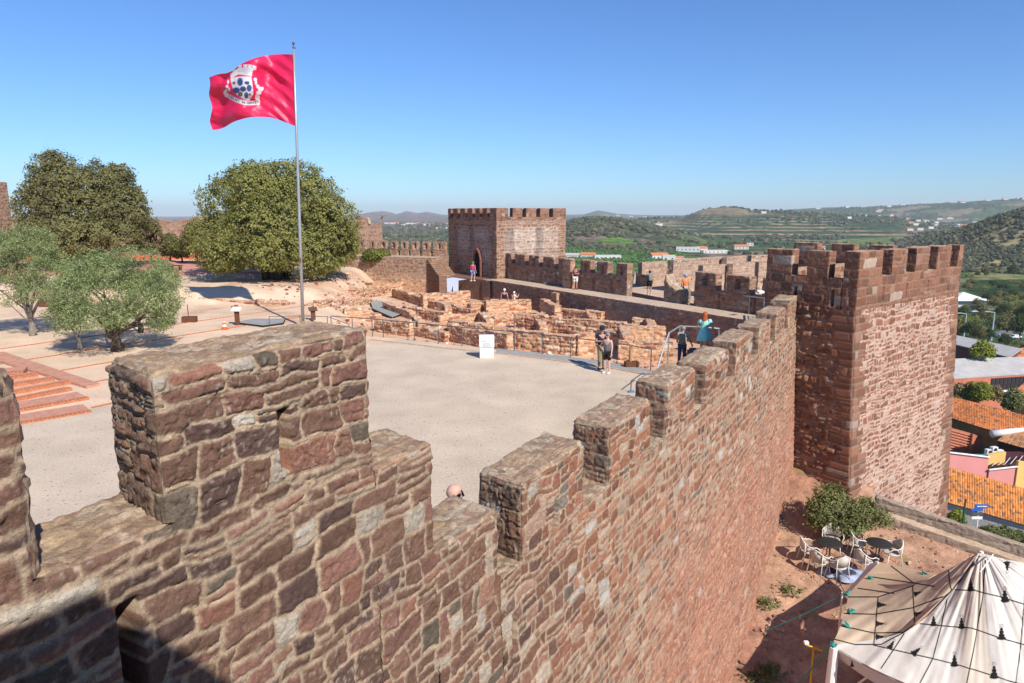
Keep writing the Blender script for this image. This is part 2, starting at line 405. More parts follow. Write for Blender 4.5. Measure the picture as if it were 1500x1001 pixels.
# bodies (sills), stepping down away from the camera
SLOTS = [-.2, 2.0, 4.4, 6.8, 9.45, 12.1, 14.6, 17.1]
def tmask(gaps):                            # rounded rims only where no merlon stands
    def f(S):
        m = 0 * S
        for a, b in gaps: m = np.maximum(m, sst(a - .03, a + .03, S) * (1 - sst(b - .03, b + .03, S)))
        return m
    return f
F_ = 1 if not globals().get('QUICK') else 3
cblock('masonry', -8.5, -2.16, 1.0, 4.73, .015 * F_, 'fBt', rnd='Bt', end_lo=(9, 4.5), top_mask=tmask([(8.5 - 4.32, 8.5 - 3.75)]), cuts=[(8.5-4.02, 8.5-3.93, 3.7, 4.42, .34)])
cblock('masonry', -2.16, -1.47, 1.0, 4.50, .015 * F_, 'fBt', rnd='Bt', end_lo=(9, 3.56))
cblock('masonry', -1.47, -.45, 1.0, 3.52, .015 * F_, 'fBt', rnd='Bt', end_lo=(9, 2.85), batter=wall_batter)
cblock('masonry', -.45, 2.6, 1.0, 2.75, .018 * F_, 'ft', rnd='', top_mask=tmask([(.0, .45), (2.0, 2.82)]), batter=wall_batter, cuts=[(.22, .27, 1.9, 2.28, .25), (2.43, 2.48, 1.88, 2.26, .25)])
MER = [(-8.45, -4.32, 5.66), (-3.75, -2.16, 5.53), (0, 1.55, 3.60), (2.37, 3.98, 3.55), (4.81, 6.42, 3.57), (7.16, 9.06, 3.46), (9.8, 11.66, 3.46), (12.5, 14.2, 3.40), (15.0, 16.7, 3.45), (17.4, 19.0, 3.58)]
gaps = [(a[1] - 2.6, b[0] - 2.6) for a, b in zip(MER[3:], MER[4:])] + [(16.4, 16.8)]
cblock('masonry', 2.6, 19.5, -6.0, 2.68, .036 * F_, 'ft', rnd='', top_mask=tmask(gaps), batter=wall_batter, res_z=.03 * F_,
       cuts=[(x - 2.63, x - 2.57, 1.88, 2.26, .25) for x in SLOTS[2:]])
cblock('masonry', -8.5, -.45, -6.0, 1.0, .12, 'f', rnd='', batter=wall_batter)
cblock('masonry', -.45, 2.6, -6.0, 1.0, .035, 'f', rnd='', batter=wall_batter)
for i, (a, b, t) in enumerate(MER):
    z0 = 4.73 if i < 2 else (2.75 if i < 3 else 2.68)
    res = [.014, .0085, .012, .015, .02, .025, .028, .03, .035, .035][i] * F_
    mid = (b - a) / 2
    tr = [1, 1, 1, 1, 1, 1, 1, 1, 1, 1][i]
    o = W_O + W_SD * a
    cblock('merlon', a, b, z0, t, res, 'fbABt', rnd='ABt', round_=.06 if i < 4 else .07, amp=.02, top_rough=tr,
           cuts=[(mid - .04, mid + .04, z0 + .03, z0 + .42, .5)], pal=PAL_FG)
# inner side of the wall and the wall walk behind it
mb = MB()
def wp(s, d, z): p = W_O + W_SD * s - W_NF * d; return (p[0], p[1], z)
for (a, b, zt) in [(-8.5, -2.2, 4.66), (-2.2, -1.5, 4.4), (-1.5, -.5, 3.4), (-.5, 19.4, 2.6)]:
    V = [wp(a, .42, -5.9), wp(b, .42, -5.9), wp(b, .61, -5.9), wp(a, .61, -5.9), wp(a, .42, zt), wp(b, .42, zt), wp(b, .61, zt), wp(a, .61, zt)]
    mb.add(V, [(0,3,2,1),(4,5,6,7),(0,1,5,4),(1,2,6,5),(2,3,7,6),(3,0,4,7)])
M_PLAINSTONE = mat('inner_wall_stone', lin(150,112,92) * .6, .9, 0, .3, 3, .6, 12)
mb.build('inner_wall_core', M_PLAINSTONE, wall)
mb = MB()
a, b = -8.0, 6.5
V = [wp(a, .63, -.6), wp(b, .63, -.6), wp(b, 1.85, -.6), wp(a, 1.85, -.6), wp(a, .63, 1.40), wp(b, .63, 1.40), wp(b, 1.85, 1.40), wp(a, 1.85, 1.40)]
mb.add(V, [(0,3,2,1),(4,5,6,7),(0,1,5,4),(1,2,6,5),(2,3,7,6),(3,0,4,7)])
mb.build('wall_walk', M_PLAINSTONE, wall)

# the tower the photographer stands on: its battlements throw the shadow in the corner
lt = empty('lookout_tower', (0, 0, 0), 0, 'red sandstone lookout tower behind the camera, known by its shadow on the near wall', 'tower')
KX = np.array([.57, -.83, 0]); hA = azd(107.4); hB = azd(210.0)
KO = KX + hA * 6
# footprint corners K, K+A, K+A+B, K+B
stone_block('masonry', (KX + hB * 5)[:2], azd(30.0), 5.0, 5.6, -6, 8.5, .12, L_TOW, pal=PAL_WALL, parent=lt, faces='fbABt', m=M_STONE_FAR, round_=.12, amp=.06) if False else None
mbt = MB(); mbt.prism([tuple(q[:2]) for q in (KX, KX + hB * 5, KX + hB * 5 + hA * 6, KX + hA * 6)][::-1], -6.5, 8.5)
mbt.build('masonry', M_STONE_FAR, lt)
_me = lt_o = [c for c in bpy.data.objects if c.parent == lt][0].data
_a = _me.color_attributes.new('Col', 'FLOAT_COLOR', 'POINT'); _a.data.foreach_set('color', np.tile([.2, .1, .07, 1.], len(_me.vertices)).astype(np.float32))

# ================================================================== THE BIG CORNER TOWER
T_SD = azd(52.0); T_NF = azd(142.0); T_C = np.array([11.0, 21.66, 0]); T_L = 8.43; T_T = 3.25
def t_batter(z): return .060 * np.clip(3.2 - z, 0, 20)
def z_tower(fc, X, Y, Z, S, D, c, mc, mm, hh, h, e):
    Lq = 8.43
    if fc in 'fA':
        q = S if fc == 'f' else -D
        # dressed quoins at the corners
        qe, qh, _, _ = L_ASH.ev(q + 3.3, Z)
        row = np.floor(Z / .27)
        w1 = .38 + .75 * (hsh(row.astype(int), row.astype(int), 77))
        w2 = .30 + .6 * (hsh(row.astype(int), row.astype(int), 78))
        g = (1 - sst(w1 - .02, w1 + .02, S)) if fc == 'f' else (1 - sst(w2 - .02, w2 + .02, D))
        if fc == 'f': g = np.maximum(g, sst(Lq - w1 - .02, Lq - w1 + .02, S))
        qm = sst(.004, .02, qe)
        qc = palette(PAL_TOW, qh[3]) * (.85 + .3 * qh[4])[:, None]
        qc = qc * qm[:, None] + C(.24,.17,.13) * (1 - qm)[:, None]
        if fc == 'f':
            # creamy mortar smeared between the stones in broad bands
            b1 = sst(3.3, 2.7, Z) * sst(1.2, 2.3, Z + .5 * noise(S * .6, Z * .6, 0, 3))
            b2 = sst(-.2, -1.2, Z + .5 * noise(S * .7, Z * .7, 3, 3))
            n = fbm(S * 1.2, Z * 1.6, 4.4, 21, 4)
            k = np.clip(.0 + 1.3 * n + .55 * b1 + .7 * b2, 0, 1)
            thr = .010 + .038 * k
            m2 = sst(thr * .6, thr, e + .008 * noise(S * 12, Z * 12, 2, 22))
            mm = np.minimum(mm, m2)
            mc = C(.49,.335,.262) * (1 + .18 * fbm(S * 3, Z * 3, 1, 24, 3))[:, None]
            wh = sst(.25, .6, fbm(S * .5, Z * 1.3, 8, 26, 3))
            mc = mc * (1 - .2 * wh)[:, None] + C(.60,.50,.43) * (.2 * wh)[:, None]
            c = palette(PAL_TOW, h[3]) * (.8 + .45 * h[4])[:, None]
            hh = hh * (.75 - .3 * k)
        else:
            mc = C(.30,.20,.155) * (1 + .3 * fbm(D * 3, Z * 3, 1, 24, 3))[:, None]
            c = palette(PAL_TOW, h[3]) * (.7 + .6 * h[4])[:, None]
            hh = hh * 1.5 + .05 * fbm(D * 2.5, Z * 2.5, 1, 28, 3)
        c = c * (1 - g)[:, None] + qc * g[:, None]; mm = np.maximum(mm, g); hh = hh * (1 - g) + (qm * .02) * g
    return c, mc, mm, hh
def z_ash(fc, X, Y, Z, S, D, c, mc, mm, hh, h, e):
    st = sst(.35, .7, fbm(X * 1.5, Y * 1.5, Z * .8, 35, 3))
    c = c * (1 - .28 * st)[:, None] + C(.34,.27,.22) * (.28 * st)[:, None]
    if fc == 'A' or fc == 'b': c = c * .92
    return c, mc, mm, hh
tow = empty('corner_tower', (0, 0, 0), 0, 'big square red sandstone tower with cream mortared face on the right', 'tower')
stone_block('masonry', T_C, T_SD, T_L, T_T, -12, 3.22, .034 * F_, L_RUB, pal=PAL_TOW, mort=MORT_T, faces='fA', parent=tow, zone=z_tower, rnd='AB', top_mask=none, batter=t_batter, round_=.04)
# parapet and merlons
PAR = dict(pal=PAL_TOW, mort=C(.27,.165,.115), zone=z_ash, round_=.03, amp=.008, rough=.007)
def parapet(parent, org, sd, L, T, z0, zs, zt, mers, res, lay, slits=(), slit_z=(0, 0), hole=None, m=M_STONE, faces='fbABt', mname='merlon', **kw):
    pr = dict(PAR); pr.update(kw)
    gp = []; last = 0
    for (a, b) in mers:
        if a > last + .05: gp.append((last, a))
        last = b
    if last < L - .05: gp.append((last, L))
    stone_block('parapet', org, sd, L, T, z0, zs, res, lay, parent=parent, m=m, faces=faces, rnd='AB', top_mask=tmask(gp), cuts=[(x - .035, x + .035, slit_z[0], slit_z[1], .35) for x in slits], **pr)
    o = np.array([org[0], org[1], 0]); d = np.array([sd[0], sd[1], 0])
    for (a, b) in mers:
        cu = []
        if hole: mid = (a + b) / 2 - a; cu = [(mid - hole[0] / 2, mid + hole[0] / 2, hole[1], hole[2], .3)]
        stone_block(mname, o + d * a, sd, b - a, T, zs, zt, res, lay, parent=parent, m=m, s_off=a + pr.get('s_off', 0) if 's_off' in pr else a, rnd='ABt', cuts=cu, **{k: v for k, v in pr.items() if k != 's_off'})
def us(us_, org, sd): return [on_line(u, org, sd) for u in us_]
q = us([1290, 1304, 1325, 1338, 1357, 1369, 1388, 1399.5], T_C, T_SD)
T_LM = [(0, q[0]), (q[1], q[2]), (q[3], q[4]), (q[5], q[6]), (q[7], T_L)]
parapet(tow, T_C, T_SD, T_L, .5, 3.22, 4.25, 5.1, T_LM, .028 * F_, L_ASH, slits=us([1295, 1329, 1360, 1389], T_C, T_SD), slit_z=(3.38, 3.85))
F_SD = azd(142.0); F_O = T_C + azd(-38) * T_T
parapet(tow, F_O, F_SD, T_T - .51, .45, 3.22, 4.2, 5.08, [(.0, .95), (1.5, 2.25)], .028 * F_, L_ASH, slits=[1.15, 2.45], slit_z=(3.3, 3.8))
# right hand parapet and the rear annexe seen over the top
R_O = T_C + T_SD * T_L + azd(-38) * .52
parapet(tow, R_O + azd(-38) * 6.4 - T_SD * .5, F_SD, 6.4, .45, 3.22, 4.2, 4.98, [(.1, 1.25), (1.9, 2.9), (3.5, 4.5), (5.1, 6.1)], .06 * F_, L_ASH)
stone_block('rear_parapet', T_C + azd(-38) * (T_T - .1) + T_SD * .5, T_SD, T_L - 1.0, .4, 3.22, 4.3, .06 * F_, L_ASH, pal=PAL_TOW, parent=tow)
mb = MB()
c0 = T_C + azd(-38) * .3 + T_SD * .3
poly = [c0, c0 + T_SD * (T_L - .4), c0 + T_SD * (T_L - .4) + azd(-38) * 6.0, c0 + T_SD * 5.6 + azd(-38) * 6.0, c0 + T_SD * 5.6 + azd(-38) * (T_T - .4), c0 + azd(-38) * (T_T - .4)]
mb.prism([(p[0], p[1]) for p in poly], -6, 3.3); mb.build('platform', M_PLAINSTONE, tow)
# ================================================================== ground inside the castle
def poly_side(pts):                          # signed distance-ish to a polyline y(x)
    pts = np.array(pts); o = np.argsort(pts[:, 0]); return pts[o, 0], pts[o, 1]
EDGE = [P(u, v)[:2] for u, v in [(300, 486), (400, 486), (480, 489), (541, 494), (600, 500), (650, 506), (700, 511), (760, 517), (840, 527), (900, 535), (962, 548)]]
ex, ey = poly_side(EDGE)
def edge_y(x): return np.interp(x, ex, ey, left=ey[0] + 4, right=ey[-1] - 2)
WK_D = azd(147.0); WK_O = P(715, 410, .6); WK_N = azd(57.0)
def inner_z(x, y):
    d = y - edge_y(x)
    onright = sst(-11.5, -7.5, x + (y - 30) * .12)       # the dig lies right of this line
    z = -1.25 * sst(.3, 2.2, d) * onright
    # rises again on the left under the big trees
    z = z + .9 * sst(47.5, 50.5, y + .8 * noise(x * .3, 0, 0, 7)) * sst(-12.5, -15.5, x) + .18 * sst(56, 60, y) * sst(-20, -24, x)
    z = z + .07 * fbm(x * .35, y * .35, 0, 101, 3) * sst(0, 3, d)
    return z
def ground_inner():
    xs = np.arange(-75, 24.01, .22); ys = np.arange(1.0, 92, .22)
    X, Y = np.meshgrid(xs, ys, indexing='ij'); nx, ny = X.shape; X = X.ravel(); Y = Y.ravel()
    Z = inner_z(X, Y)
    # sand / gravel border: brick line through two surveyed points
    a = P(135, 597); b = a + azd(33) * 20
    side = (X - a[0]) * azd(123)[0] + (Y - a[1]) * azd(123)[1]
    side = side + .04 * noise(X * 2, Y * 2, 0, 3)
    grav = sst(-.05, .1, side) * sst(.5, .2, Y - edge_y(X))
    n1 = fbm(X * .25, Y * .25, 0, 110, 4); n2 = fbm(X * 1.3, Y * 1.3, 0, 111, 4)
    sand = C(.68,.50,.35) * (1 + .10 * n1 + .07 * n2)[:, None]
    gr = C(.57,.46,.345) * (1 + .05 * n1 + .05 * n2)[:, None]
    red = C(.48,.24,.14)
    k = np.clip(sst(.0, .5, fbm(X * .6, Y * .6, 0, 113, 3)) * .5 + .45 * sst(-12, -8, X), 0, 1) * sst(.5, 3, Y - edge_y(X))
    sand = sand * (1 - k)[:, None] + red * k[:, None]
    c = sand * (1 - grav)[:, None] + gr * grav[:, None]
    me = np_mesh('courtyard_ground', np.stack([X, Y, Z], 1), gridF(nx, ny), True, c)
    # leave out what lies outside the curtain wall
    m, nt, bs = new_mat('courtyard_gravel'); L = nt.links.new
    bs.inputs['Roughness'].default_value = .95; bs.inputs['Specular IOR Level'].default_value = .1
    at = N(nt, 'ShaderNodeAttribute', attribute_name='Col'); tc = N(nt, 'ShaderNodeTexCoord')
    nz = N(nt, 'ShaderNodeTexNoise'); nz.inputs['Scale'].default_value = 16; nz.inputs['Detail'].default_value = 6; nz.inputs['Roughness'].default_value = .75
    L(tc.outputs['Object'], nz.inputs['Vector'])
    vo = N(nt, 'ShaderNodeTexVoronoi'); vo.inputs['Scale'].default_value = 4.5; L(tc.outputs['Object'], vo.inputs['Vector'])
    peb = N(nt, 'ShaderNodeMapRange'); peb.inputs['From Min'].default_value = .08; peb.inputs['From Max'].default_value = .16; peb.inputs['To Min'].default_value = .5; L(vo.outputs['Distance'], peb.inputs['Value'])
    mr = N(nt, 'ShaderNodeMapRange'); mr.inputs['From Min'].default_value = .3; mr.inputs['From Max'].default_value = .7; mr.inputs['To Min'].default_value = .74; mr.inputs['To Max'].default_value = 1.22
    L(nz.outputs['Fac'], mr.inputs['Value'])
    n3 = N(nt, 'ShaderNodeTexNoise'); n3.inputs['Scale'].default_value = .7; n3.inputs['Detail'].default_value = 5; L(tc.outputs['Object'], n3.inputs['Vector'])
    m3 = N(nt, 'ShaderNodeMapRange'); m3.inputs['From Min'].default_value = .3; m3.inputs['From Max'].default_value = .7; m3.inputs['To Min'].default_value = .88; m3.inputs['To Max'].default_value = 1.08
    L(n3.outputs['Fac'], m3.inputs['Value'])
    mu = N(nt, 'ShaderNodeMath', operation='MULTIPLY'); L(mr.outputs[0], mu.inputs[0]); L(peb.outputs[0], mu.inputs[1])
    mu2 = N(nt, 'ShaderNodeMath', operation='MULTIPLY'); L(mu.outputs[0], mu2.inputs[0]); L(m3.outputs[0], mu2.inputs[1])
    vm = N(nt, 'ShaderNodeVectorMath', operation='SCALE'); L(at.outputs['Color'], vm.inputs[0]); L(mu2.outputs[0], vm.inputs['Scale']); L(vm.outputs[0], bs.inputs['Base Color'])
    bp = N(nt, 'ShaderNodeBump'); bp.inputs['Strength'].default_value = .5; bp.inputs['Distance'].default_value = .02; L(nz.outputs['Fac'], bp.inputs['Height']); L(bp.outputs[0], bs.inputs['Normal'])
    # cut away outside the wall line
    bm = bmesh.new(); bm.from_mesh(me)
    tl = WK_O + WK_N * .4
    def outside(p):
        s_in = (p.x - W_O[0]) * W_NF[0] + (p.y - W_O[1]) * W_NF[1]
        if s_in > -.35 and p.y < 24: return True
        if (p.x - T_C[0]) * T_NF[0] + (p.y - T_C[1]) * T_NF[1] > -3.0 and p.x > 9 and p.y < 30: return True
        return (p.x - tl[0]) * WK_N[0] + (p.y - tl[1]) * WK_N[1] > 0
    dead = [f for f in bm.faces if outside(f.calc_center_median())]
    bmesh.ops.delete(bm, geom=dead, context='FACES'); bm.to_mesh(me); bm.free()
    o = link('courtyard_ground', me, m); o['kind'] = 'structure'
    return m
M_GRAVEL = ground_inner()
M_BRICK = mat('terracotta_brick', (.46,.165,.075), .85, 0, .22, 9, .4, 30)
M_PINK = mat('pink_terrace_paving', (.55,.26,.19), .9, 0, .1, 2, .2, 20)
def strip(name, pts, w, z, m, th=.03):
    mb = MB()
    for a, b in zip(pts[:-1], pts[1:]):
        a, b = np.array(a[:2]), np.array(b[:2]); d = (b - a) / np.linalg.norm(b - a); n = np.array([-d[1], d[0]]) * w / 2
        mb.prism([tuple(a - n), tuple(b - n), tuple(b + n), tuple(a + n)], z - .1, z + th)
    o = mb.build(name, m); o['kind'] = 'structure'; return o
ld = azd(33)
for (u, v, l0, l1) in [(0, 512, -6, 19), (25, 530, -6, 16), (70, 547, -1, 14), (130, 562, 0, 12), (135, 598, 0, 12)]:
    a = P(u, v); strip('brick_edging', [a + ld * l0, a + ld * l1], .11, 0.0, M_BRICK)
# broad terracotta steps
st = empty('brick_steps', P(132, 598), 0, 'flight of broad terracotta brick steps left of the pale gravel', 'steps')
stx = azd(123)
def stepslab(u0, v0, u1, v1, depth, z0, z1):
    a, b = P(u0, v0, z1), P(u1, v1, z1)
    d = (b - a) / np.linalg.norm(b - a); n = np.array([-d[1], d[0], 0])
    if n[0] > 0: n = -n
    a = a - d * 6
    mb = MB(); pl = [a, b, b + n * depth, a + n * depth]
    c = [(p[0] - st.location.x, p[1] - st.location.y) for p in pl]
    mb.prism(c, z0, z1 - .03); mb.build('tread', M_TREAD, st)
    nb = MB(); L_ = np.linalg.norm(b - a); k = int(L_ / .115)
    for i in range(k):
        p = a + d * (i + .5) * L_ / k
        nb.box((p[0] - st.location.x + n[0] * .10, p[1] - st.location.y + n[1] * .10, z1 - .04), (.225, L_ / k * .86, .09), rz=math.atan2(n[1], n[0]), bev=.01)
    nb.build('brick_nosing', M_BRICK, st)
M_TREAD = mat('worn_brick_tread', (.50,.245,.165), .9, 0, .16, 5, .3, 25)
for i, (u0, v0, u1, v1) in enumerate([(42, 618, 135, 602), (42, 598, 131, 582), (40, 581, 106, 568), (36, 571, 104, 558), (32, 561, 80, 554), (12, 553, 56, 547), (-10, 548, 34, 544)]):
    stepslab(u0, v0, u1, v1, [1.25, 1.3, .5, .55, .6, .6, 1.2][i], -.1, .05 + .035 * i)
a = P(-30, 520, .1); b = P(126, 566, .1); n = azd(33)
mb = MB(); mb.add([tuple(p) for p in [a, b, b + n * .5, a + n * .9, a + C(0,0,-.15), b + C(0,0,-.15), b + n * .5 + C(0,0,-.15), a + n * .9 + C(0,0,-.15)]], [(0,1,2,3),(4,7,6,5),(0,4,5,1),(1,5,6,2),(2,6,7,3),(3,7,4,0)])
for v in range(len(mb.v)): mb.v[v] = (mb.v[v][0] - st.location.x, mb.v[v][1] - st.location.y, mb.v[v][2])
mb.build('side_ramp', M_TREAD, st)
# red/pink terrace behind the olive trees
mb = MB(); pl = [P(-200, 402, .9), P(262, 399, 1.0), P(420, 394, 1.0), P(530, 384, 1.05), P(500, 374, 1.1), P(-200, 376, 1.1)]
pl = [P(-260, 410, .75), P(270, 404, .95), P(395, 402, .95), P(395, 385, .95), P(-260, 385, .95)]
mb.prism([(p[0], p[1]) for p in pl], .3, 1.16); o = mb.build('pink_terrace', M_PINK); o['kind'] = 'structure'
M_REDW = mat('red_rendered_wall', (.50,.13,.065), .9, 0, .15, 3, .2, 20)
def lowwall(name, u0, v0, u1, v1, zb, h, th, m, label, cat='wall', group=None):
    a, b = P(u0, v0, zb), P(u1, v1, zb); d = b - a; L_ = np.linalg.norm(d); d = d / L_
    mb = MB(); mb.box((L_ / 2, 0, h / 2), (L_, th, h), bev=.03)
    o = mb.build(name, m); o.location = a; o.rotation_euler = (0, 0, math.atan2(d[1], d[0])); return tag(o, label, cat, group)
lowwall('red_wall', -60, 386, 345, 380, 1.0, .65, .5, M_REDW, 'low bright red rendered wall behind the pink terrace')
for k, (u, v) in enumerate([(258, 396), (310, 395)]):
    p = P(u, v, 1.16); mb = MB(); mb.box((0, 0, .42), (1.15, .42, .07), bev=.01); 
    o = empty('stone_bench', p, R(-5), ['dark bench on the pink terrace, left of the two', 'dark bench on the pink terrace, nearer the big tree'][k], 'bench', 'benches on the pink terrace')
    mb.build('seat', mat('dark_bench', (.05,.03,.025), .7), o)
    for sx in (-.42, .42):
        q = MB(); q.box((sx, 0, .2), (.14, .36, .38), bev=.01); q.build('leg', bpy.data.materials['dark_bench'], o)

# ================================================================== slope outside the wall
def out_z(x, y):
    z = -4.0 + .22 * (y - 18.7)
    z = z - .06 * np.maximum(x - 12, 0)
    z = np.maximum(z, -9)
    z = np.minimum(z, -3.1)
    return z
# lower parapet wall: surveyed on the slope
def P_out(u, v):
    r = ray(u, v); k = (-4.0 - CZ - .22 * 18.7) / (r[2] - .22 * r[1])
    for _ in range(12):
        x, y = r[0] * k, r[1] * k; z = float(out_z(np.array(x), np.array(y))); k = (z - CZ) / r[2]
    return np.array([r[0] * k, r[1] * k, z])
# ================================================================== the country around the castle hill
TH_KM = 1017.5
RIDGES = [  # distance, front width, [(pixel column, skyline row)], roughness
 (8200, 4200, [(200,322),(450,316),(500,315.5),(530,313.5),(545,311),(560,309.5),(572,311),(580,314),(588,312),(595,309.5),(605,311),(612,312.5),(625,310.5),(650,315),(700,318),(800,318),(830,315),(855,314.5),(875,308.5),(886,310),(905,313.5),(930,315),(960,316),(1000,316),(1030,311),(1060,311),(1500,310)], 1.0),
 (3600, 1500, [(300,338),(480,334),(560,329),(600,332),(650,333),(720,338),(840,338),(900,340),(1000,345)], .8),
 (1200, 420, [(790,352),(815,336),(840,325),(870,320.5),(905,322.5),(940,330),(990,341),(1040,356)], .7),
 (2400, 950, [(800,333),(860,327),(900,325),(950,321),(1000,319),(1015,313),(1025,308.5),(1042,305.5),(1060,304.2),(1085,305.5),(1100,309),(1130,309.5),(1160,311),(1200,313),(1300,319),(1400,332)], .35),
 (4600, 1700, [(1050,318),(1100,312),(1150,307.5),(1200,304.5),(1250,303.5),(1300,302),(1350,299),(1400,297),(1440,294),(1500,290.5),(1600,286),(1800,285)], .5),
 (930, 210, [(1300,384),(1330,373),(1345,362),(1370,350),(1400,341),(1430,331),(1460,319),(1500,308),(1560,297),(1750,290)], .8),
]
RHO = np.array([0, 24, 30, 40, 50, 65, 100, 160, 260, 450, 900, 20000.]); RZ = np.array([-25, -25, -25, -25, -26, -28, -32.5, -36, -40, -44, -46, -46.])
def land_z(X, Y):
    D = np.hypot(X, Y); uu = np.where(Y > 1, 750 + TH_KM * X / np.maximum(Y, 1), np.where(X > 0, 3000, -2000))
    cosa = np.maximum(Y, 1) / np.maximum(D, 1)
    z = np.interp(D, RHO, RZ)
    nz = fbm(X / 420., Y / 420., 0, 201, 4)
    for i, (dd, wf, pts, rg) in enumerate(RIDGES):
        px, py = zip(*pts)
        v = np.interp(uu, px, py)
        top = CZ + (312.5 - v) / 1017.5 * dd * cosa
        base = -46.0
        fade = sst(px[0] - 120, px[0], uu) * sst(px[-1] + 160, px[-1], uu)
        t = (D - dd) / wf + .12 * nz
        prof = np.where(t < 0, sst(-1, 0, t) ** 1.15, 1 - .6 * sst(0, 2.2, t))
        h = (top - base) * prof * fade
        h = h + rg * (fbm(X / 260., Y / 260., 1, 210 + i, 4) * 7 + fbm(X / 60., Y / 60., 1, 230 + i, 3) * 1.6) * prof * fade * np.where(t < -.12, 1, .12)
        z = np.maximum(z, base + h)
    z = z + .9 * fbm(X / 90., Y / 90., 0, 205, 3) * sst(300, 600, D)
    return z
def px_xy(u, v, z=-46.0): p = P(u, v, z); return p[0], p[1]
def band(x, a, b, s): return sst(a - s, a + s, x) * (1 - sst(b - s, b + s, x))
def land_col(X, Y, Z):
    D = np.hypot(X, Y); n1 = fbm(X / 300., Y / 300., 0, 240, 4); n2 = fbm(X / 70., Y / 70., 0, 241, 4); n3 = fbm(X / 14., Y / 14., 0, 242, 3)
    # patchwork of fields: cells with one hue each
    cx = X / 190. + .25 * noise(X / 200., Y / 200., 0, 243); cy = (Y - .35 * X) / 130. + .25 * noise(X / 200., Y / 200., 5, 244)
    cell = hsh(np.floor(cx).astype(int), np.floor(cy).astype(int), 245)
    pal = [(5, C(.036,.070,.026)), (4, C(.050,.090,.030)), (2.5, C(.085,.105,.045)), (1.5, C(.17,.145,.085)), (.8, C(.27,.20,.13)), (3, C(.030,.058,.025))]
    c = palette(pal, cell) * (1 + .25 * n2 + .25 * n3)[:, None]
    rows = .5 + .5 * np.sin((X * .35 + Y) / 7.0 * 6.283)
    edge = np.minimum(np.abs(cx - np.round(cx)) * 190, np.abs(cy - np.round(cy)) * 130)
    c = c * (1 - .6 * sst(9, 4, edge))[:, None] + C(.22,.17,.11) * (.6 * sst(9, 4, edge) * sst(.3, .6, hsh(np.floor(cx).astype(int), np.floor(cy).astype(int), 246)))[:, None]
    uu = 750 + TH_KM * X / np.maximum(Y, 1)
    # brown heath on the far left hills
    k = sst(1900, 2600, D) * sst(760, 700, uu)
    heath = C(.135,.085,.068) * (1 + .5 * n2 + .3 * n1)[:, None]; heath = heath + C(.13,.085,.05) * sst(.1, .5, n3 + n2)[:, None]
    grn = sst(.05, .35, n1 + .6 * n2)
    heath = heath * (1 - .8 * grn)[:, None] + C(.05,.07,.035) * (.8 * grn)[:, None]
    c = c * (1 - k)[:, None] + heath * k[:, None]
    # scrubby hill behind the far tower
    k = band(D, 850, 1600, 80) * band(uu, 800, 985, 20)
    sc = C(.155,.12,.085) * (1 + .4 * n2 + .4 * n3)[:, None]; g = sst(-.15, .25, n2 + n3 * .6 + .3 * n1); sc = sc * (1 - g)[:, None] + C(.052,.062,.034) * g[:, None]
    c = c * (1 - k)[:, None] + sc * k[:, None]
    # terraces following the contours
    k = band(D, 1500, 2700, 120) * band(uu, 985, 1330, 25)
    f = np.abs(((Z + 46) / 6.2) % 1.0 - .5); t = sst(.33, .40, f + .03 * n2) * sst(-.45, .05, fbm(X / 240., Y / 420., 3, 250, 3))
    tc = C(.035,.062,.026) * (1 + .4 * n3)[:, None]; tc = tc * (1 - .85 * t)[:, None] + C(.36,.25,.16) * (.85 * t)[:, None]
    top = sst(-2, 6, Z) * band(uu, 1010, 1130, 12); tc = tc * (1 - .55 * top)[:, None] + C(.27,.19,.12) * (.55 * top)[:, None]
    c = c * (1 - k)[:, None] + tc * k[:, None]
    # dark scrub on the near right hill
    k = band(D, 690, 1700, 40) * sst(1290, 1345, uu) * sst(-44.5, -42, Z)
    sc = C(.075,.072,.042) * (1 + .5 * n3 + .3 * n2)[:, None]; g = sst(.25, .5, fbm(X / 45., Y / 45., 0, 251, 3)); sc = sc * (1 - .8 * g)[:, None] + C(.19,.11,.07) * (.8 * g)[:, None]
    c = c * (1 - k)[:, None] + sc * k[:, None]
    # single fields
    def patch(pts, col, s=8):
        nonlocal c
        xs, ys = zip(*[px_xy(u, v) for u, v in pts]); m = np.ones_like(X)
        cxm, cym = np.mean(xs), np.mean(ys)
        for i in range(len(xs)):
            x0, y0, x1, y1 = xs[i], ys[i], xs[(i + 1) % len(xs)], ys[(i + 1) % len(xs)]
            l = math.hypot(x1 - x0, y1 - y0); nx, ny = (y1 - y0) / l, -(x1 - x0) / l
            if (cxm - x0) * nx + (cym - y0) * ny < 0: nx, ny = -nx, -ny
            m = m * sst(-s, s, (X - x0) * nx + (Y - y0) * ny)
        cc = C(*col) * (1 + .2 * n3 + .1 * n2)[:, None]
        c = c * (1 - m)[:, None] + cc * m[:, None]
    patch([(826, 388), (1005, 386), (985, 370), (900, 366), (826, 372)], (.075, .135, .028))
    patch([(826, 420), (1020, 420), (1010, 384), (826, 386)], (.065, .125, .030))
    patch([(1020, 382), (1130, 376), (1130, 368), (1040, 371)], (.16, .12, .085))
    patch([(1225, 360), (1330, 356), (1330, 349), (1230, 352)], (.11, .15, .045))
    patch([(1230, 366), (1335, 364), (1335, 357), (1230, 361)], (.22, .17, .11))
    patch([(1416, 398), (1600, 394), (1600, 380), (1416, 385)], (.20, .165, .085), 3)
    patch([(1416, 412), (1600, 410), (1600, 395), (1425, 399)], (.17, .175, .07), 3)
    patch([(1416, 445), (1600, 445), (1600, 411), (1416, 412)], (.030, .052, .020), 3)
    return np.clip(c, .01, .8)
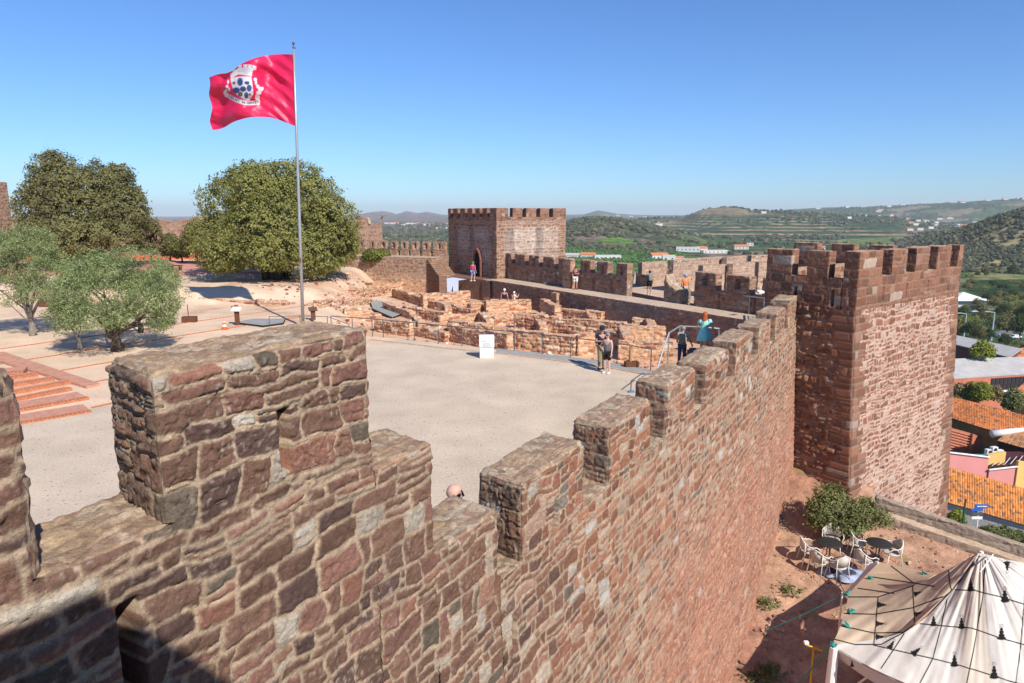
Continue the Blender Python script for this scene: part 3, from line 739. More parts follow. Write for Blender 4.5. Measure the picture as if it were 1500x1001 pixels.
def build_land():
    az = np.concatenate([np.linspace(-180, -46, 60)[:-1], np.linspace(-46, 46, 900), np.linspace(46, 180, 60)[1:]])
    rr = np.concatenate([[2, 14], np.geomspace(22, 420, 90), np.geomspace(432, 12500, 300)])
    A, D = np.meshgrid(np.radians(az), rr, indexing='ij'); nx, ny = A.shape
    X = (D * np.sin(A)).ravel(); Y = (D * np.cos(A)).ravel(); Z = land_z(X, Y)
    c = land_col(X, Y, Z)
    near = sst(420, 300, np.hypot(X, Y)); gr = C(.20,.155,.10) * (1 + .3 * fbm(X / 9., Y / 9., 0, 260, 4))[:, None]
    g2 = sst(-.1, .3, fbm(X / 16., Y / 16., 0, 261, 3))[:, None]; gr = gr * (1 - g2) + C(.07,.085,.035) * g2
    c = c * (1 - near)[:, None] + gr * near[:, None]
    me = np_mesh('countryside', np.stack([X, Y, Z], 1), gridF(nx, ny), True, c)
    m, nt, bs = new_mat('fields_and_scrub'); L = nt.links.new
    bs.inputs['Roughness'].default_value = 1; bs.inputs['Specular IOR Level'].default_value = 0
    at = N(nt, 'ShaderNodeAttribute', attribute_name='Col'); tc = N(nt, 'ShaderNodeTexCoord')
    vo = N(nt, 'ShaderNodeTexVoronoi'); vo.inputs['Scale'].default_value = .11; L(tc.outputs['Object'], vo.inputs['Vector'])
    mr = N(nt, 'ShaderNodeMapRange'); mr.inputs['From Min'].default_value = .1; mr.inputs['From Max'].default_value = .75; mr.inputs['To Min'].default_value = .55; mr.inputs['To Max'].default_value = 1.5; L(vo.outputs['Distance'], mr.inputs['Value'])
    nz = N(nt, 'ShaderNodeTexNoise'); nz.inputs['Scale'].default_value = .03; nz.inputs['Detail'].default_value = 8; L(tc.outputs['Object'], nz.inputs['Vector'])
    m2 = N(nt, 'ShaderNodeMapRange'); m2.inputs['From Min'].default_value = .3; m2.inputs['From Max'].default_value = .7; m2.inputs['To Min'].default_value = .75; m2.inputs['To Max'].default_value = 1.25; L(nz.outputs['Fac'], m2.inputs['Value'])
    mu = N(nt, 'ShaderNodeMath', operation='MULTIPLY'); L(mr.outputs[0], mu.inputs[0]); L(m2.outputs[0], mu.inputs[1])
    vm = N(nt, 'ShaderNodeVectorMath', operation='SCALE'); L(at.outputs['Color'], vm.inputs[0]); L(mu.outputs[0], vm.inputs['Scale']); L(vm.outputs[0], bs.inputs['Base Color'])
    o = link('countryside', me, m); o['kind'] = 'structure'
build_land()

# ------------------------------------------------------------------ far woods and scrub
def leaf_mat(name, col, var=.35, scale=1.2, trans=.25):
    m, nt, b = new_mat(name); L = nt.links.new
    b.inputs['Roughness'].default_value = .75; b.inputs['Specular IOR Level'].default_value = .25
    tc = N(nt, 'ShaderNodeTexCoord'); nz = N(nt, 'ShaderNodeTexNoise'); nz.inputs['Scale'].default_value = scale; nz.inputs['Detail'].default_value = 5
    L(tc.outputs['Object'], nz.inputs['Vector'])
    gi = N(nt, 'ShaderNodeNewGeometry'); ad = N(nt, 'ShaderNodeMath', operation='MULTIPLY_ADD'); ad.inputs[1].default_value = .45; L(gi.outputs['Random Per Island'], ad.inputs[0]); L(nz.outputs['Fac'], ad.inputs[2])
    mr = N(nt, 'ShaderNodeMapRange'); mr.inputs['From Min'].default_value = .4; mr.inputs['From Max'].default_value = 1.05; mr.inputs['To Min'].default_value = 1 - var; mr.inputs['To Max'].default_value = 1 + var * 1.3
    L(ad.outputs[0], mr.inputs['Value'])
    vm = N(nt, 'ShaderNodeVectorMath', operation='SCALE'); vm.inputs[0].default_value = tuple(float(x) for x in col); L(mr.outputs[0], vm.inputs['Scale'])
    L(vm.outputs[0], b.inputs['Base Color'])
    if trans:
        tr = N(nt, 'ShaderNodeBsdfTranslucent'); mx = N(nt, 'ShaderNodeMixShader'); mx.inputs[0].default_value = trans
        v2 = N(nt, 'ShaderNodeVectorMath', operation='MULTIPLY'); L(vm.outputs[0], v2.inputs[0]); v2.inputs[1].default_value = (1.3, 1.25, .5)
        L(v2.outputs[0], tr.inputs['Color']); out = nt.nodes['Material Output']; L(b.outputs[0], mx.inputs[1]); L(tr.outputs[0], mx.inputs[2]); L(mx.outputs[0], out.inputs[0])
    return m
M_SCRUB = attr_mat('scrub_foliage', 1, .3, .8, .8, 1.5, .5)
def ico(sub):
    bm = bmesh.new(); bmesh.ops.create_icosphere(bm, subdivisions=sub, radius=1); V = np.array([v.co[:] for v in bm.verts]); F = np.array([[v.index for v in f.verts] for f in bm.faces]); bm.free(); return V, F
def blobs(name, X, Y, Rr, cols, sub=1, hz=.8, zfun=land_z, seed=5, m=None):
    rng = np.random.RandomState(seed); V0, F0 = ico(sub); n = len(X); k = len(V0)
    Z = zfun(X, Y)
    jit = 1 + .38 * rng.uniform(-1, 1, (n, k, 1))
    V = V0[None] * jit * Rr[:, None, None] * np.array([1, 1, hz])
    V = V + np.stack([X, Y, Z + Rr * hz * .7], 1)[:, None, :]
    F = (F0[None] + (np.arange(n) * k)[:, None, None]).reshape(-1, 3)
    c = np.repeat(cols, k, 0) * (1 + .3 * rng.uniform(-1, 1, (n * k, 1)))
    return link(name, np_mesh(name, V.reshape(-1, 3), F, False, np.clip(c, .005, 1)), m or M_SCRUB)
rng = np.random.RandomState(8)
def scatter(n, u0, u1, d0, d1, r0, r1, dens=None, pw=1.0):
    u = rng.uniform(u0, u1, n); D = d0 * (d1 / d0) ** (rng.uniform(0, 1, n) ** pw)
    t = (u - 750) / TH_KM; Y = D / np.sqrt(1 + t * t); X = t * Y
    k = np.ones(n, bool) if dens is None else rng.uniform(0, 1, n) < dens(X, Y, u, D)
    return X[k], Y[k], rng.uniform(r0, r1, n)[k] * (.7 + .3 * (D[k] / d1))
SCR = [(3, C(.065,.072,.034)), (3, C(.080,.085,.042)), (2, C(.050,.062,.032)), (1.5, C(.11,.105,.055)), (1, C(.14,.12,.07))]
sets = []
sets.append(scatter(16000, 1325, 1640, 730, 1250, 1.5, 3.2, lambda X, Y, u, D: .15 + .7 * sst(-.25, .2, fbm(X / 45., Y / 45., 0, 251, 3) * -1)))
sets.append(scatter(2600, 812, 985, 900, 1350, 2.4, 4.6, lambda X, Y, u, D: sst(-.1, .3, fbm(X / 60., Y / 60., 0, 252, 3)) + .8 * band(D, 1130, 1260, 30) * sst(980, 940, u)))
sets.append(scatter(3500, 815, 1330, 560, 1400, 2.5, 5, lambda X, Y, u, D: sst(.1, .35, fbm(X / 110., Y / 60., 0, 253, 3)) * (1 - band(D, 560, 900, 40) * sst(1030, 1000, u))))
sets.append(scatter(6500, 860, 1500, 1400, 4300, 3, 7, lambda X, Y, u, D: sst(.0, .3, fbm(X / 200., Y / 120., 0, 254, 3))))
sets.append(scatter(2500, 520, 830, 1200, 3600, 5, 9, lambda X, Y, u, D: sst(-.1, .2, fbm(X / 260., Y / 160., 0, 255, 3))))
X, Y, Rr = [np.concatenate([s[i] for s in sets]) for i in range(3)]
o = blobs('distant_scrub', X, Y, Rr, palette(SCR, rng.uniform(0, 1, len(X)))); o['kind'] = 'stuff'; o['label'] = 'scrub and scattered trees on the far hills'; o['category'] = 'woodland'
# orchard rows in the plain
xs = []; ys = []
for (pts) in [[(828, 386), (1000, 384), (985, 371), (828, 373)]]:
    (x0, y0), (x1, y1), (x2, y2), (x3, y3) = [px_xy(*q) for q in pts]
    for yy in np.arange(min(y0, y1), max(y2, y3), 7):
        xr = np.arange(min(x0, x3), max(x1, x2), 4.5); xs.append(xr + rng.uniform(-.8, .8, len(xr))); ys.append(np.full(len(xr), yy) + rng.uniform(-.8, .8, len(xr)))
X = np.concatenate(xs); Y = np.concatenate(ys); k = rng.uniform(0, 1, len(X)) < .93; X = X[k]; Y = Y[k]
uu = 750 + TH_KM * X / Y; vv = np.hypot(X, Y)
o = blobs('orchard', X, Y, rng.uniform(1.5, 2.3, len(X)), np.tile(C(.062,.125,.026), (len(X), 1)) * rng.uniform(.75, 1.25, (len(X), 1))); o['kind'] = 'stuff'; o['label'] = 'bright green citrus orchard in rows on the plain'; o['category'] = 'orchard'

# ------------------------------------------------------------------ white villages
M_WHITE = mat('white_lime_wall', (.6,.585,.56), .9, 0, .05, 1)
M_ORANGE = mat('orange_tile_far', (.52,.19,.075), .9, 0, .15, 2)
M_GREYR = mat('grey_sheet_roof', (.42,.40,.37), .7, 0, .08, 1)
def far_house(u, v, D, w, dp, h, roof, rz, label):
    t = (u - 750) / TH_KM; Y = D / math.sqrt(1 + t * t); X = t * Y; z = float(land_z(np.array([X]), np.array([Y]))[0])
    o = empty('house', (X, Y, z - .5), rz, label, 'house', 'white houses scattered over the plain and hills')
    h = h * (.62 if D < 1200 else 1) + .5; mb = MB(); mb.box((0, 0, h / 2), (w, dp, h)); mb.build('wall', M_WHITE, o)
    r = MB(); e = .4
    if roof == 'flat': r.box((0, 0, h + .2), (w + .3, dp + .3, .4)); r.build('roof', M_WHITE, o)
    else:
        V = [(-w/2-e, -dp/2-e, h+.02), (w/2+e, -dp/2-e, h+.02), (w/2+e, dp/2+e, h+.02), (-w/2-e, dp/2+e, h+.02), (-w/2-e, 0, h+dp*.22), (w/2+e, 0, h+dp*.22)]
        r.add(V, [(0,1,5,4),(2,3,4,5),(0,4,3),(1,2,5),(0,3,2,1)]); r.build('roof', M_ORANGE if roof == 'tile' else M_GREYR, o)
    if D > 1200: return o
    for i in range(max(2, int(w / 5))):
        q = MB(); q.box((-w / 2 + (i + .5) * w / max(2, int(w / 5)), -dp / 2 - .03, h * .55), (1.4, .1, 1.5))
        q.build('window', bpy.data.materials.get('far_window') or mat('far_window', (.05,.05,.06), .3), o)
    return o
HN = ['white', 'small white', 'long white', 'low white', 'two storey white']
HOUSES = [(842, 371, 800, 34, 12, 6, 'sheet', 'long white shed with grey roof beside the far tower'), (863, 371, 795, 16, 12, 8, 'tile', 'orange roofed white house right of the long shed'),
 (891, 371, 790, 30, 12, 7, 'flat', 'flat white warehouse between the orchard and the scrub hill'), (967, 371, 800, 20, 12, 8, 'tile', 'long orange roofed house above the green orchard'),
 (982, 372, 785, 14, 12, 9, 'flat', 'white block joined to the long orange roofed house'), (997, 372, 790, 10, 8, 5, 'tile', 'small orange roofed house right of the white block'),
 (1013, 374, 760, 16, 10, 4, 'sheet', 'low grey roofed shed right of the orchard'), (1010, 360, 940, 30, 14, 9, 'flat', 'white building at the left end of the long white row'),
 (1030, 359, 960, 14, 12, 8, 'tile', 'orange roofed house in the middle of the white row'), (1049, 360, 950, 34, 12, 6, 'flat', 'low white building at the right end of the row'),
 (1079, 370, 800, 22, 12, 6, 'flat', 'white house standing alone right of the white row'), (870, 382, 690, 14, 10, 6, 'flat', 'white house at the edge of the orchard'),
 (1088, 352, 1050, 20, 12, 7, 'tile', 'pink roofed farmhouse below the terraces'), (1101, 348, 1150, 10, 10, 6, 'flat', 'small white farmhouse right of the pink roofed one'),
 (965, 343, 1350, 14, 10, 8, 'flat', 'lone white cottage on the scrub hill slope'), (1203, 349, 1100, 18, 10, 5, 'tile', 'tan roofed cottage above the tower battlements')]
for h in HOUSES: far_house(h[0], h[1], h[2], h[3], h[4], h[5], h[6], rng.uniform(-.3, .3), h[7])
VILL = [(566, 331, 3500), (574, 332, 3450), (597, 334, 3350), (603, 333.5, 3350), (610, 334, 3300), (620, 336, 3200), (632, 337, 3100), (643, 339, 3000), (590, 341, 3000), (651, 346, 2400), (642, 347, 2350), (1240, 318, 4300), (1275, 319, 3300), (1330, 326, 2600), (1345, 328, 2500), (1358, 327, 2500), (1372, 326, 2600), (1320, 305, 4300), (1338, 302, 4400), (1405, 297, 4500), (1445, 295, 4500), (1490, 293, 4500), (1495, 294, 4300), (1365, 332, 2000), (1350, 334, 1900), (1335, 335, 1850), (1405, 327, 2200), (1425, 323, 2200), (905, 318, 6500), (925, 317, 6500), (945, 318, 6400), (1470, 294, 4400)]
_r = np.random.RandomState(5)
for _ in range(34):
    u_ = _r.choice([_r.uniform(1170, 1500), _r.uniform(1300, 1420), _r.uniform(570, 655), _r.uniform(1060, 1300)]); D_ = _r.uniform(1900, 4400) if u_ > 700 else _r.uniform(2600, 3500)
    VILL.append((u_, 320, D_))
for i, (u, v, D) in enumerate(VILL):
    side = 'on the hills left of the far tower' if u < 700 else ('on the blue hills behind the terraces' if u < 1000 else 'on the ridge at the right horizon')
    s = D / 1000.
    o = far_house(u, v, D, 5 * s + 4, 5 + 1.5 * s, 2.5 + 1.1 * s, 'tile' if i % 3 == 1 else 'flat', rng.uniform(-.4, .4), 'tiny white house in a hillside village ' + side)
    o['group'] = 'tiny white houses ' + side
# haze
mb = MB(); mb.box((0, 3500, 10), (25500, 18500, 240))
m = bpy.data.materials.new('haze_air'); m.use_nodes = True; nt = m.node_tree; nt.nodes.clear()
pv = nt.nodes.new('ShaderNodeVolumePrincipled'); pv.inputs['Color'].default_value = (.88, .94, 1, 1); pv.inputs['Density'].default_value = HAZE_D; pv.inputs['Anisotropy'].default_value = 0
om = nt.nodes.new('ShaderNodeOutputMaterial'); nt.links.new(pv.outputs[0], om.inputs['Volume'])
o = mb.build('haze', m); o['kind'] = 'stuff'
# ------------------------------------------------------------------ slope sheet outside the wall
def slope():
    xs = np.arange(1.5, 19, .09); ys = np.arange(6, 27.5, .09)
    X, Y = np.meshgrid(xs, ys, indexing='ij'); nx, ny = X.shape; X = X.ravel(); Y = Y.ravel()
    Z = out_z(X, Y) + .09 * fbm(X * .9, Y * .9, 0, 301, 4) + .02 * noise(X * 6, Y * 6, 0, 302)
    # heap of earth against the wall and tower foot
    Z = Z + .35 * np.exp(-(((X - 9.6) / .9) ** 2 + ((Y - 22.0) / 1.2) ** 2))
    ledge = (X - 12.8) * .52 + (Y - 21.5) * .85
    Z = Z + .35 * sst(-1.2, -.2, ledge) * (1 + .5 * fbm(X * 3, Y * 3, 0, 303, 3))
    n = fbm(X * .8, Y * .8, 0, 304, 4); n2 = fbm(X * 4, Y * 4, 0, 305, 3)
    n4 = fbm(X * 9, Y * 9, 0, 309, 3); c = C(.34,.175,.115) * (1 + .3 * n + .3 * n2 + .35 * n4)[:, None]
    tan = sst(-.2, .35, fbm(X * .7, Y * .7, 3, 306, 3) + .3 * sst(16.5, 19, Y))
    c = c * (1 - .6 * tan)[:, None] + C(.44,.28,.18) * (.6 * tan * (1 + .4 * n2 + .3 * n4))[:, None]
    gr = sst(.38, .55, fbm(X * 1.1, Y * 1.1, 9, 307, 4)) * .5
    c = c * (1 - gr)[:, None] + C(.14,.15,.05) * gr[:, None]
    me = np_mesh('slope_ground', np.stack([X, Y, Z], 1), gridF(nx, ny), True, c)
    A_, B_ = P_out(1293, 767), P_out(1424, 813); dn = (B_ - A_)[:2]; dn = dn / np.linalg.norm(dn); nn_ = np.array([-dn[1], dn[0]]); nn_ = nn_ if nn_[1] > 0 else -nn_
    bm = bmesh.new(); bm.from_mesh(me)
    dead = [f for f in bm.faces if (f.calc_center_median().x - A_[0]) * nn_[0] + (f.calc_center_median().y - A_[1]) * nn_[1] > .55 and (f.calc_center_median().x - A_[0]) * dn[0] + (f.calc_center_median().y - A_[1]) * dn[1] > -.4]
    bmesh.ops.delete(bm, geom=dead, context='FACES'); bm.to_mesh(me); bm.free()
    o = link('slope_ground', me, attr_mat('red_earth', .95, .25, 12, .9, 18, .04)); o['kind'] = 'structure'
slope()
# ================================================================== walkway, its battlements, the far tower
WK_E = WK_O + WK_D * 29.6
walk = empty('walkway_wall', (0, 0, 0), 0, 'high retaining wall carrying the sandy walkway from the far tower towards the corner tower', 'castle wall')
def z_walk(fc, X, Y, Z, S, D, c, mc, mm, hh, h, e):
    if fc == 't':
        mc = C(.50,.37,.27) * (1 + .15 * fbm(X, Y, Z, 81, 3))[:, None]; c = mc; hh = hh * .25
    else:
        k = sst(.0, .5, fbm(X * .4, Y * .4, Z * .7, 82, 3)) * .5
        c = c * (1 - k)[:, None] + C(.20,.16,.125) * k[:, None]
        gz = band(S, 15.6, 21.5, .1) if len(np.atleast_1d(S)) else 0
        c = c * (1 - .55 * gz)[:, None] + C(.30,.26,.215) * (.55 * gz)[:, None]; mc = mc * (1 - .3 * gz)[:, None] + C(.30,.27,.23) * (.3 * gz)[:, None]
        hh = hh * (1 + .7 * gz)
    return c, mc, mm, hh
stone_block('masonry', WK_O, WK_D, 29.6, 2.2, -2.6, .6, .08, L_FAR, pal=PAL_WALL, mort=C(.28,.19,.14), faces='fBAt', parent=walk, m=M_STONE_FAR, zone=z_walk, rnd='', top_mask=lambda S: 1 + 0 * S, round_=.06, amp=.03)
# buttresses
for i, u in enumerate([811, 977]):
    s = on_line(u, WK_O, WK_D)
    if i == 0: stone_block('buttress', WK_O + WK_D * s - WK_N * .28, WK_D, .75, .4, -2.4, .45, .08, L_FAR, pal=PAL_RUIN, parent=walk, m=M_STONE_FAR, faces='fABt')
pw = empty('walkway_battlements', (0, 0, 0), 0, 'dark row of merlons with arrow slits along the outer side of the walkway', 'castle wall')
PO = WK_O + WK_N * 2.0
def mer_u(pairs, org, sd): return [(on_line(a, org, sd), on_line(b, org, sd)) for a, b in pairs]
mfar = mer_u([(735.5, 749), (754, 768.5), (774, 789), (795, 811), (817, 833), (849, 864), (873, 889.5), (901.5, 918)], PO, WK_D)
Lp = mfar[-1][1] + .02
sl = [(mfar[i][1] + mfar[i + 1][0]) / 2 for i in range(len(mfar) - 1)]
def z_dark(fc, X, Y, Z, S, D, c, mc, mm, hh, h, e):
    return c, mc, mm, hh
parapet(pw, PO, WK_D, Lp, .55, .3, 1.95, 2.85, mfar, .07, L_FAR, slits=sl, slit_z=(.75, 1.6), hole=(.18, 2.05, 2.55), m=M_STONE_FAR, pal=PAL_WALL, mort=C(.28,.19,.14), round_=.05, amp=.02, zone=z_dark)
bt = on_line(830, PO, WK_D)
stone_block('buttress', PO + WK_D * bt - WK_N * .45, WK_D, 1.0, .5, .5, 2.85, .07, L_FAR, pal=PAL_WALL, parent=pw, m=M_STONE_FAR, faces='fABt')
# nearer stretch
PN = PO
mn = mer_u([(1017, 1048), (1063.5, 1098)], PN, WK_D); mn = [(a, b) for a, b in mn]
s0 = mn[0][0] - .02; s1 = on_line(1150, PN, WK_D)
pn = empty('near_walkway_battlements', (0, 0, 0), 0, 'dark merlons with window slits beside the steel rail at the near end of the walkway', 'castle wall')
def holes(a): return a
mloc = [(a - s0, b - s0) for a, b in mn] + [(on_line(1116, PN, WK_D) - s0, s1 - s0)]
parapet(pn, PN + WK_D * s0, WK_D, s1 - s0, .62, .2, 1.7, 2.75, mloc, .055, L_FAR, slits=[(mloc[0][1] + mloc[1][0]) / 2 - .1, (mloc[1][1] + mloc[2][0]) / 2], slit_z=(.7, 1.55), hole=(.34, 1.95, 2.5), m=M_STONE_FAR, pal=PAL_WALL, mort=C(.28,.19,.14), round_=.05, amp=.02)
# rough broken stub beside the opening and the outwork beyond it
stub = empty('broken_wall_stub', (0, 0, 0), 0, 'rough broken stump of wall beside the opening in the walkway battlements', 'ruined wall')
s2 = on_line(971, PO, WK_D); s3 = on_line(1000, PO, WK_D)
stone_block('masonry', PO + WK_D * s2, WK_D, s3 - s2, .9, .3, 1.9, .07, L_RUB, pal=[(1, C(.20,.16,.13)), (1, C(.27,.215,.17)), (1, C(.15,.11,.09))], mort=C(.25,.19,.14), parent=stub, m=M_STONE_FAR, round_=.2, amp=.06, rough=.05,
            z1f=lambda S: 1.95 + .5 * noise(S * 1.7, 3, 1, 5) - .35 * S / 2)
ow = empty('outwork', (0, 0, 0), 0, 'sunlit outer bastion of low parapets beyond the gap in the walkway battlements', 'bastion')
def litwall(u0, v0, u1, v1, zt, zb, T=.5, res=.09, nm='parapet', **kw):
    a, b = P(u0, v0, zt), P(u1, v1, zt); d = (b - a)[:2]; L_ = np.linalg.norm(d); d = d / L_
    return stone_block(nm, a[:2], (d[0], d[1]), L_, T, zb, zt, res, L_FAR, pal=[(2, C(.27,.16,.12)), (2, C(.32,.20,.15)), (1, C(.38,.28,.21)), (1, C(.2,.115,.085))], mort=C(.42,.30,.22), parent=ow, m=M_STONE_FAR, faces='fABt', **kw)
litwall(938, 399, 975, 396, 1.6, -1.5, nm='parapet'); litwall(941, 384.5, 978, 382.5, 2.55, 1.6, nm='merlon')
litwall(975, 396, 1020, 399, 1.4, -1.5)
litwall(987, 381, 1060, 376, 2.85, -1.0); litwall(1065, 377, 1094, 374.5, 2.85, -1.0); litwall(1101, 374, 1150, 373, 2.85, -1.0)
litwall(1030, 389, 1069, 387, 2.7, -1.0); litwall(1074, 387, 1107, 383.5, 2.75, -1.0); litwall(1112, 384, 1150, 383, 2.7, -1.0)
mb = MB(); pl = [P(u, v, 0.45) for u, v in [(925, 428), (1150, 470), (1150, 400), (1000, 392), (930, 400)]]
mb.prism([(p[0], p[1]) for p in pl], -20, .45); mb.build('platform', mat('bastion_sand', (.50,.36,.26), .95, 0, .2, 1.5, .3, 8), ow)

# ------------------------------------------------------------------ the far tower
FT_C = np.array([-1.35, 60.3, 0]); FT_L = 9.0; FT_T = 7.6
ft = empty('far_tower', (0, 0, 0), 0, 'battlemented red tower with a dark pointed doorway at the far end of the walkway', 'tower')
def z_ft(fc, X, Y, Z, S, D, c, mc, mm, hh, h, e):
    q = S if fc == 'f' else D; Lq = FT_L if fc == 'f' else FT_T
    core = band(q, .9, Lq - .9, .15)
    b = sst(5.3, 4.9, Z) * sst(1.4, 3.2, Z + .5 * noise(q * .8, Z, 1, 5)) * core
    n = fbm(q * .7, Z * .9, 3.3 + (fc == 'f'), 83, 4)
    st = sst(.15, .5, fbm(q * .9, Z * .25, 9, 84, 3))
    k = np.clip(b * (.55 + .9 * n) + .15 * core, 0, 1)
    pale = C(.56,.46,.38) if fc != 'f' else C(.42,.36,.32)
    wsh = pale * (1 + .15 * noise(q * 6, Z * 6, 0, 85))[:, None]
    c = c * (1 - .45 * k)[:, None] + wsh * (.45 * k)[:, None]
    mc = C(.36,.24,.17) * (1 - k)[:, None] + wsh * k[:, None]
    thr = .012 + .06 * k
    mm = np.minimum(mm, sst(thr * .6, thr, e))
    dk = st * k * .55
    c = c * (1 - dk)[:, None]; mc = mc * (1 - dk)[:, None]
    return c, mc, mm, hh
FT_O = FT_C - WK_D * FT_L
L_FT = Layout(21, ch=.24, cv=.35, sw=.42, joint=.03, warp=.06, relief=.035, split=.2)
sdoor = on_line(700.5, FT_O, WK_D)
stone_block('masonry', FT_O, WK_D, FT_L, FT_T, -2, 5.72, .085, L_FT, pal=PAL_TOW, mort=C(.3,.2,.15), faces='fBAb', parent=ft, m=M_STONE_FAR, zone=z_ft, rnd='AB', top_mask=none)
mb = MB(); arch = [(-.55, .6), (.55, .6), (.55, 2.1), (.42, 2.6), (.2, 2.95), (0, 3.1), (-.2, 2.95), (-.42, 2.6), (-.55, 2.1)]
M_DARK = mat('doorway_shade', (.012,.010,.010), 1)  # near-black panel: the doorway's inner shade is painted, nothing is cut out
dp = FT_O + WK_D * sdoor - WK_N * .04
rz_ = math.atan2(WK_D[1], WK_D[0])
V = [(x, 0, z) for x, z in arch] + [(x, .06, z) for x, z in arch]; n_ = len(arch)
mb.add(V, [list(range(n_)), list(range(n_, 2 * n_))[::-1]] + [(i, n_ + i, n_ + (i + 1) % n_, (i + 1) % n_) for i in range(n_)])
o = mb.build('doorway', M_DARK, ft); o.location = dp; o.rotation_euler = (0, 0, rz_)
mb = MB()
for (x, z), (x2, z2) in zip(arch[1:], arch[2:] + arch[:1]):
    if z == .6 and z2 == .6: continue
    mb.tube([(x * 1.16, -.02, z), (x2 * 1.16, -.02, z2)], .13, 6)
o = mb.build('door_arch', mat('arch_brick', (.26,.11,.07), .9, 0, .2, 8), ft); o.location = dp; o.rotation_euler = (0, 0, rz_)
k = us([655.5, 662, 665.5, 672, 675.5, 682.5, 686, 693, 697, 703.5, 707.5, 714, 718, 727], FT_O, WK_D); k[0] = 0; k[-1] = FT_L
parapet(ft, FT_O, WK_D, FT_L, .5, 5.72, 5.95, 6.75, [(k[2 * i], k[2 * i + 1]) for i in range(7)], .085, L_ASH, m=M_STONE_FAR, round_=.04)
R_SD = azd(57.0); R_O2 = FT_C + R_SD * .51 - WK_D * 0
k = us([732, 745, 751, 765, 770.5, 785, 790.5, 803.5, 809, 826], FT_C, R_SD); k = [max(0, x - .51) for x in k]; k[-1] = FT_T - .51
parapet(ft, R_O2, R_SD, FT_T - .51, .5, 5.72, 5.95, 6.75, [(k[2 * i], k[2 * i + 1]) for i in range(5)], .085, L_ASH, m=M_STONE_FAR, round_=.04)
bk = FT_O + R_SD * (FT_T - .5)
parapet(ft, bk, WK_D, FT_L, .5, 5.72, 5.95, 6.7, [(.2, 1.6), (2.2, 3.5), (4.2, 5.4), (6, 7.2), (7.7, 8.9)], .15, L_ASH, m=M_STONE_FAR)
mb = MB(); pl = [FT_O + WK_D * .2 + R_SD * .2, FT_O + WK_D * 8.8 + R_SD * .2, FT_O + WK_D * 8.8 + R_SD * 7.4, FT_O + WK_D * .2 + R_SD * 7.4]
mb.prism([(p[0], p[1]) for p in pl][::-1], -2, 5.6); mb.build('platform', M_PLAINSTONE, ft)

# ------------------------------------------------------------------ wall left of the far tower with a stepped side
LW_A = np.array([-16.6, 69.5, 0]); LW_B = np.array([-7.35, 65.2, 0]); d = (LW_B - LW_A); LW_L = np.linalg.norm(d); LW_D = d / LW_L; LW_N = np.array([-LW_D[1], LW_D[0], 0])
lw = empty('terrace_wall', (0, 0, 0), 0, 'brown stone retaining wall with stairs, running left from the far tower behind the dig', 'castle wall')
def z_lw(fc, X, Y, Z, S, D, c, mc, mm, hh, h, e):
    if fc == 't': mc = C(.45,.33,.24) + 0 * c; c = mc; hh = hh * .2
    else:
        lo = sst(1.0, -.6, Z + .6 * noise(S * .5, Z * .5, 3, 6))
        c = c * (1 - .7 * lo)[:, None] + palette(PAL_RUIN, h[3]) * (.7 * lo)[:, None]; mc = mc * (1 - lo)[:, None] + MORT_R * lo[:, None]
    return c, mc, mm, hh
stone_block('masonry', LW_A - LW_D * 6, LW_D, LW_L + 6, 2.6, -2, 2.1, .09, L_FAR, pal=PAL_WALL, mort=C(.36,.25,.18), faces='ftB', parent=lw, m=M_STONE_FAR, zone=z_lw, rnd='', round_=.05)
sd0 = np.array([.52, -.854, 0])
for i in range(9):
    p = LW_B + LW_D * -.9 + sd0 * (.30 * i); z1 = 2.1 - .165 * (i + 1)
    q0 = p + sd0 * .32
    stone_block('stair_tread', q0[:2], azd(59)[:2], 1.75, .36, -1.7, z1, .09, L_FAR, pal=PAL_WALL, mort=C(.2,.13,.09), top_pal=[(1, C(.46,.34,.24)), (1, C(.40,.29,.2))], parent=lw, m=M_STONE_FAR, faces='fABt', round_=.03, amp=.01)  # sides and joints darkened, tread tops paled: shade and sun put into the colour
    mb = MB(); mb.prism([(q[0], q[1]) for q in poly], -1.6, z1); mb.build('stair_tread', bpy.data.materials.get('worn_stone_step') or mat('worn_stone_step', (.40,.28,.20), .9, 0, .15, 3, .3, 20), lw)
lb = empty('terrace_battlements', (0, 0, 0), 0, 'row of slitted merlons along the brown wall between big tree and far tower', 'castle wall')
bo = LW_A - LW_D * 6 + LW_N * 2.2; bl = LW_L + 7.6
edges = [527, 536, 543.5, 551, 558.5, 567, 574, 582, 589, 597, 604, 613, 620, 629, 636, 652.5]
kk = us(edges, bo, LW_D); ms = [(-0 + .0, kk[0] - .3)] if kk[0] > .5 else []
ms = ms + [(kk[2 * i], kk[2 * i + 1]) for i in range(8)]
parapet(lb, bo, LW_D, min(bl, kk[-1] + .02), .5, 1.9, 2.7, 3.55, ms, .085, L_FAR, slits=[(ms[i][1] + ms[i + 1][0]) / 2 for i in range(len(ms) - 1)], slit_z=(2.05, 2.55), hole=(.13, 2.9, 3.3), m=M_STONE_FAR, pal=PAL_WALL, mort=C(.36,.25,.18), round_=.04)
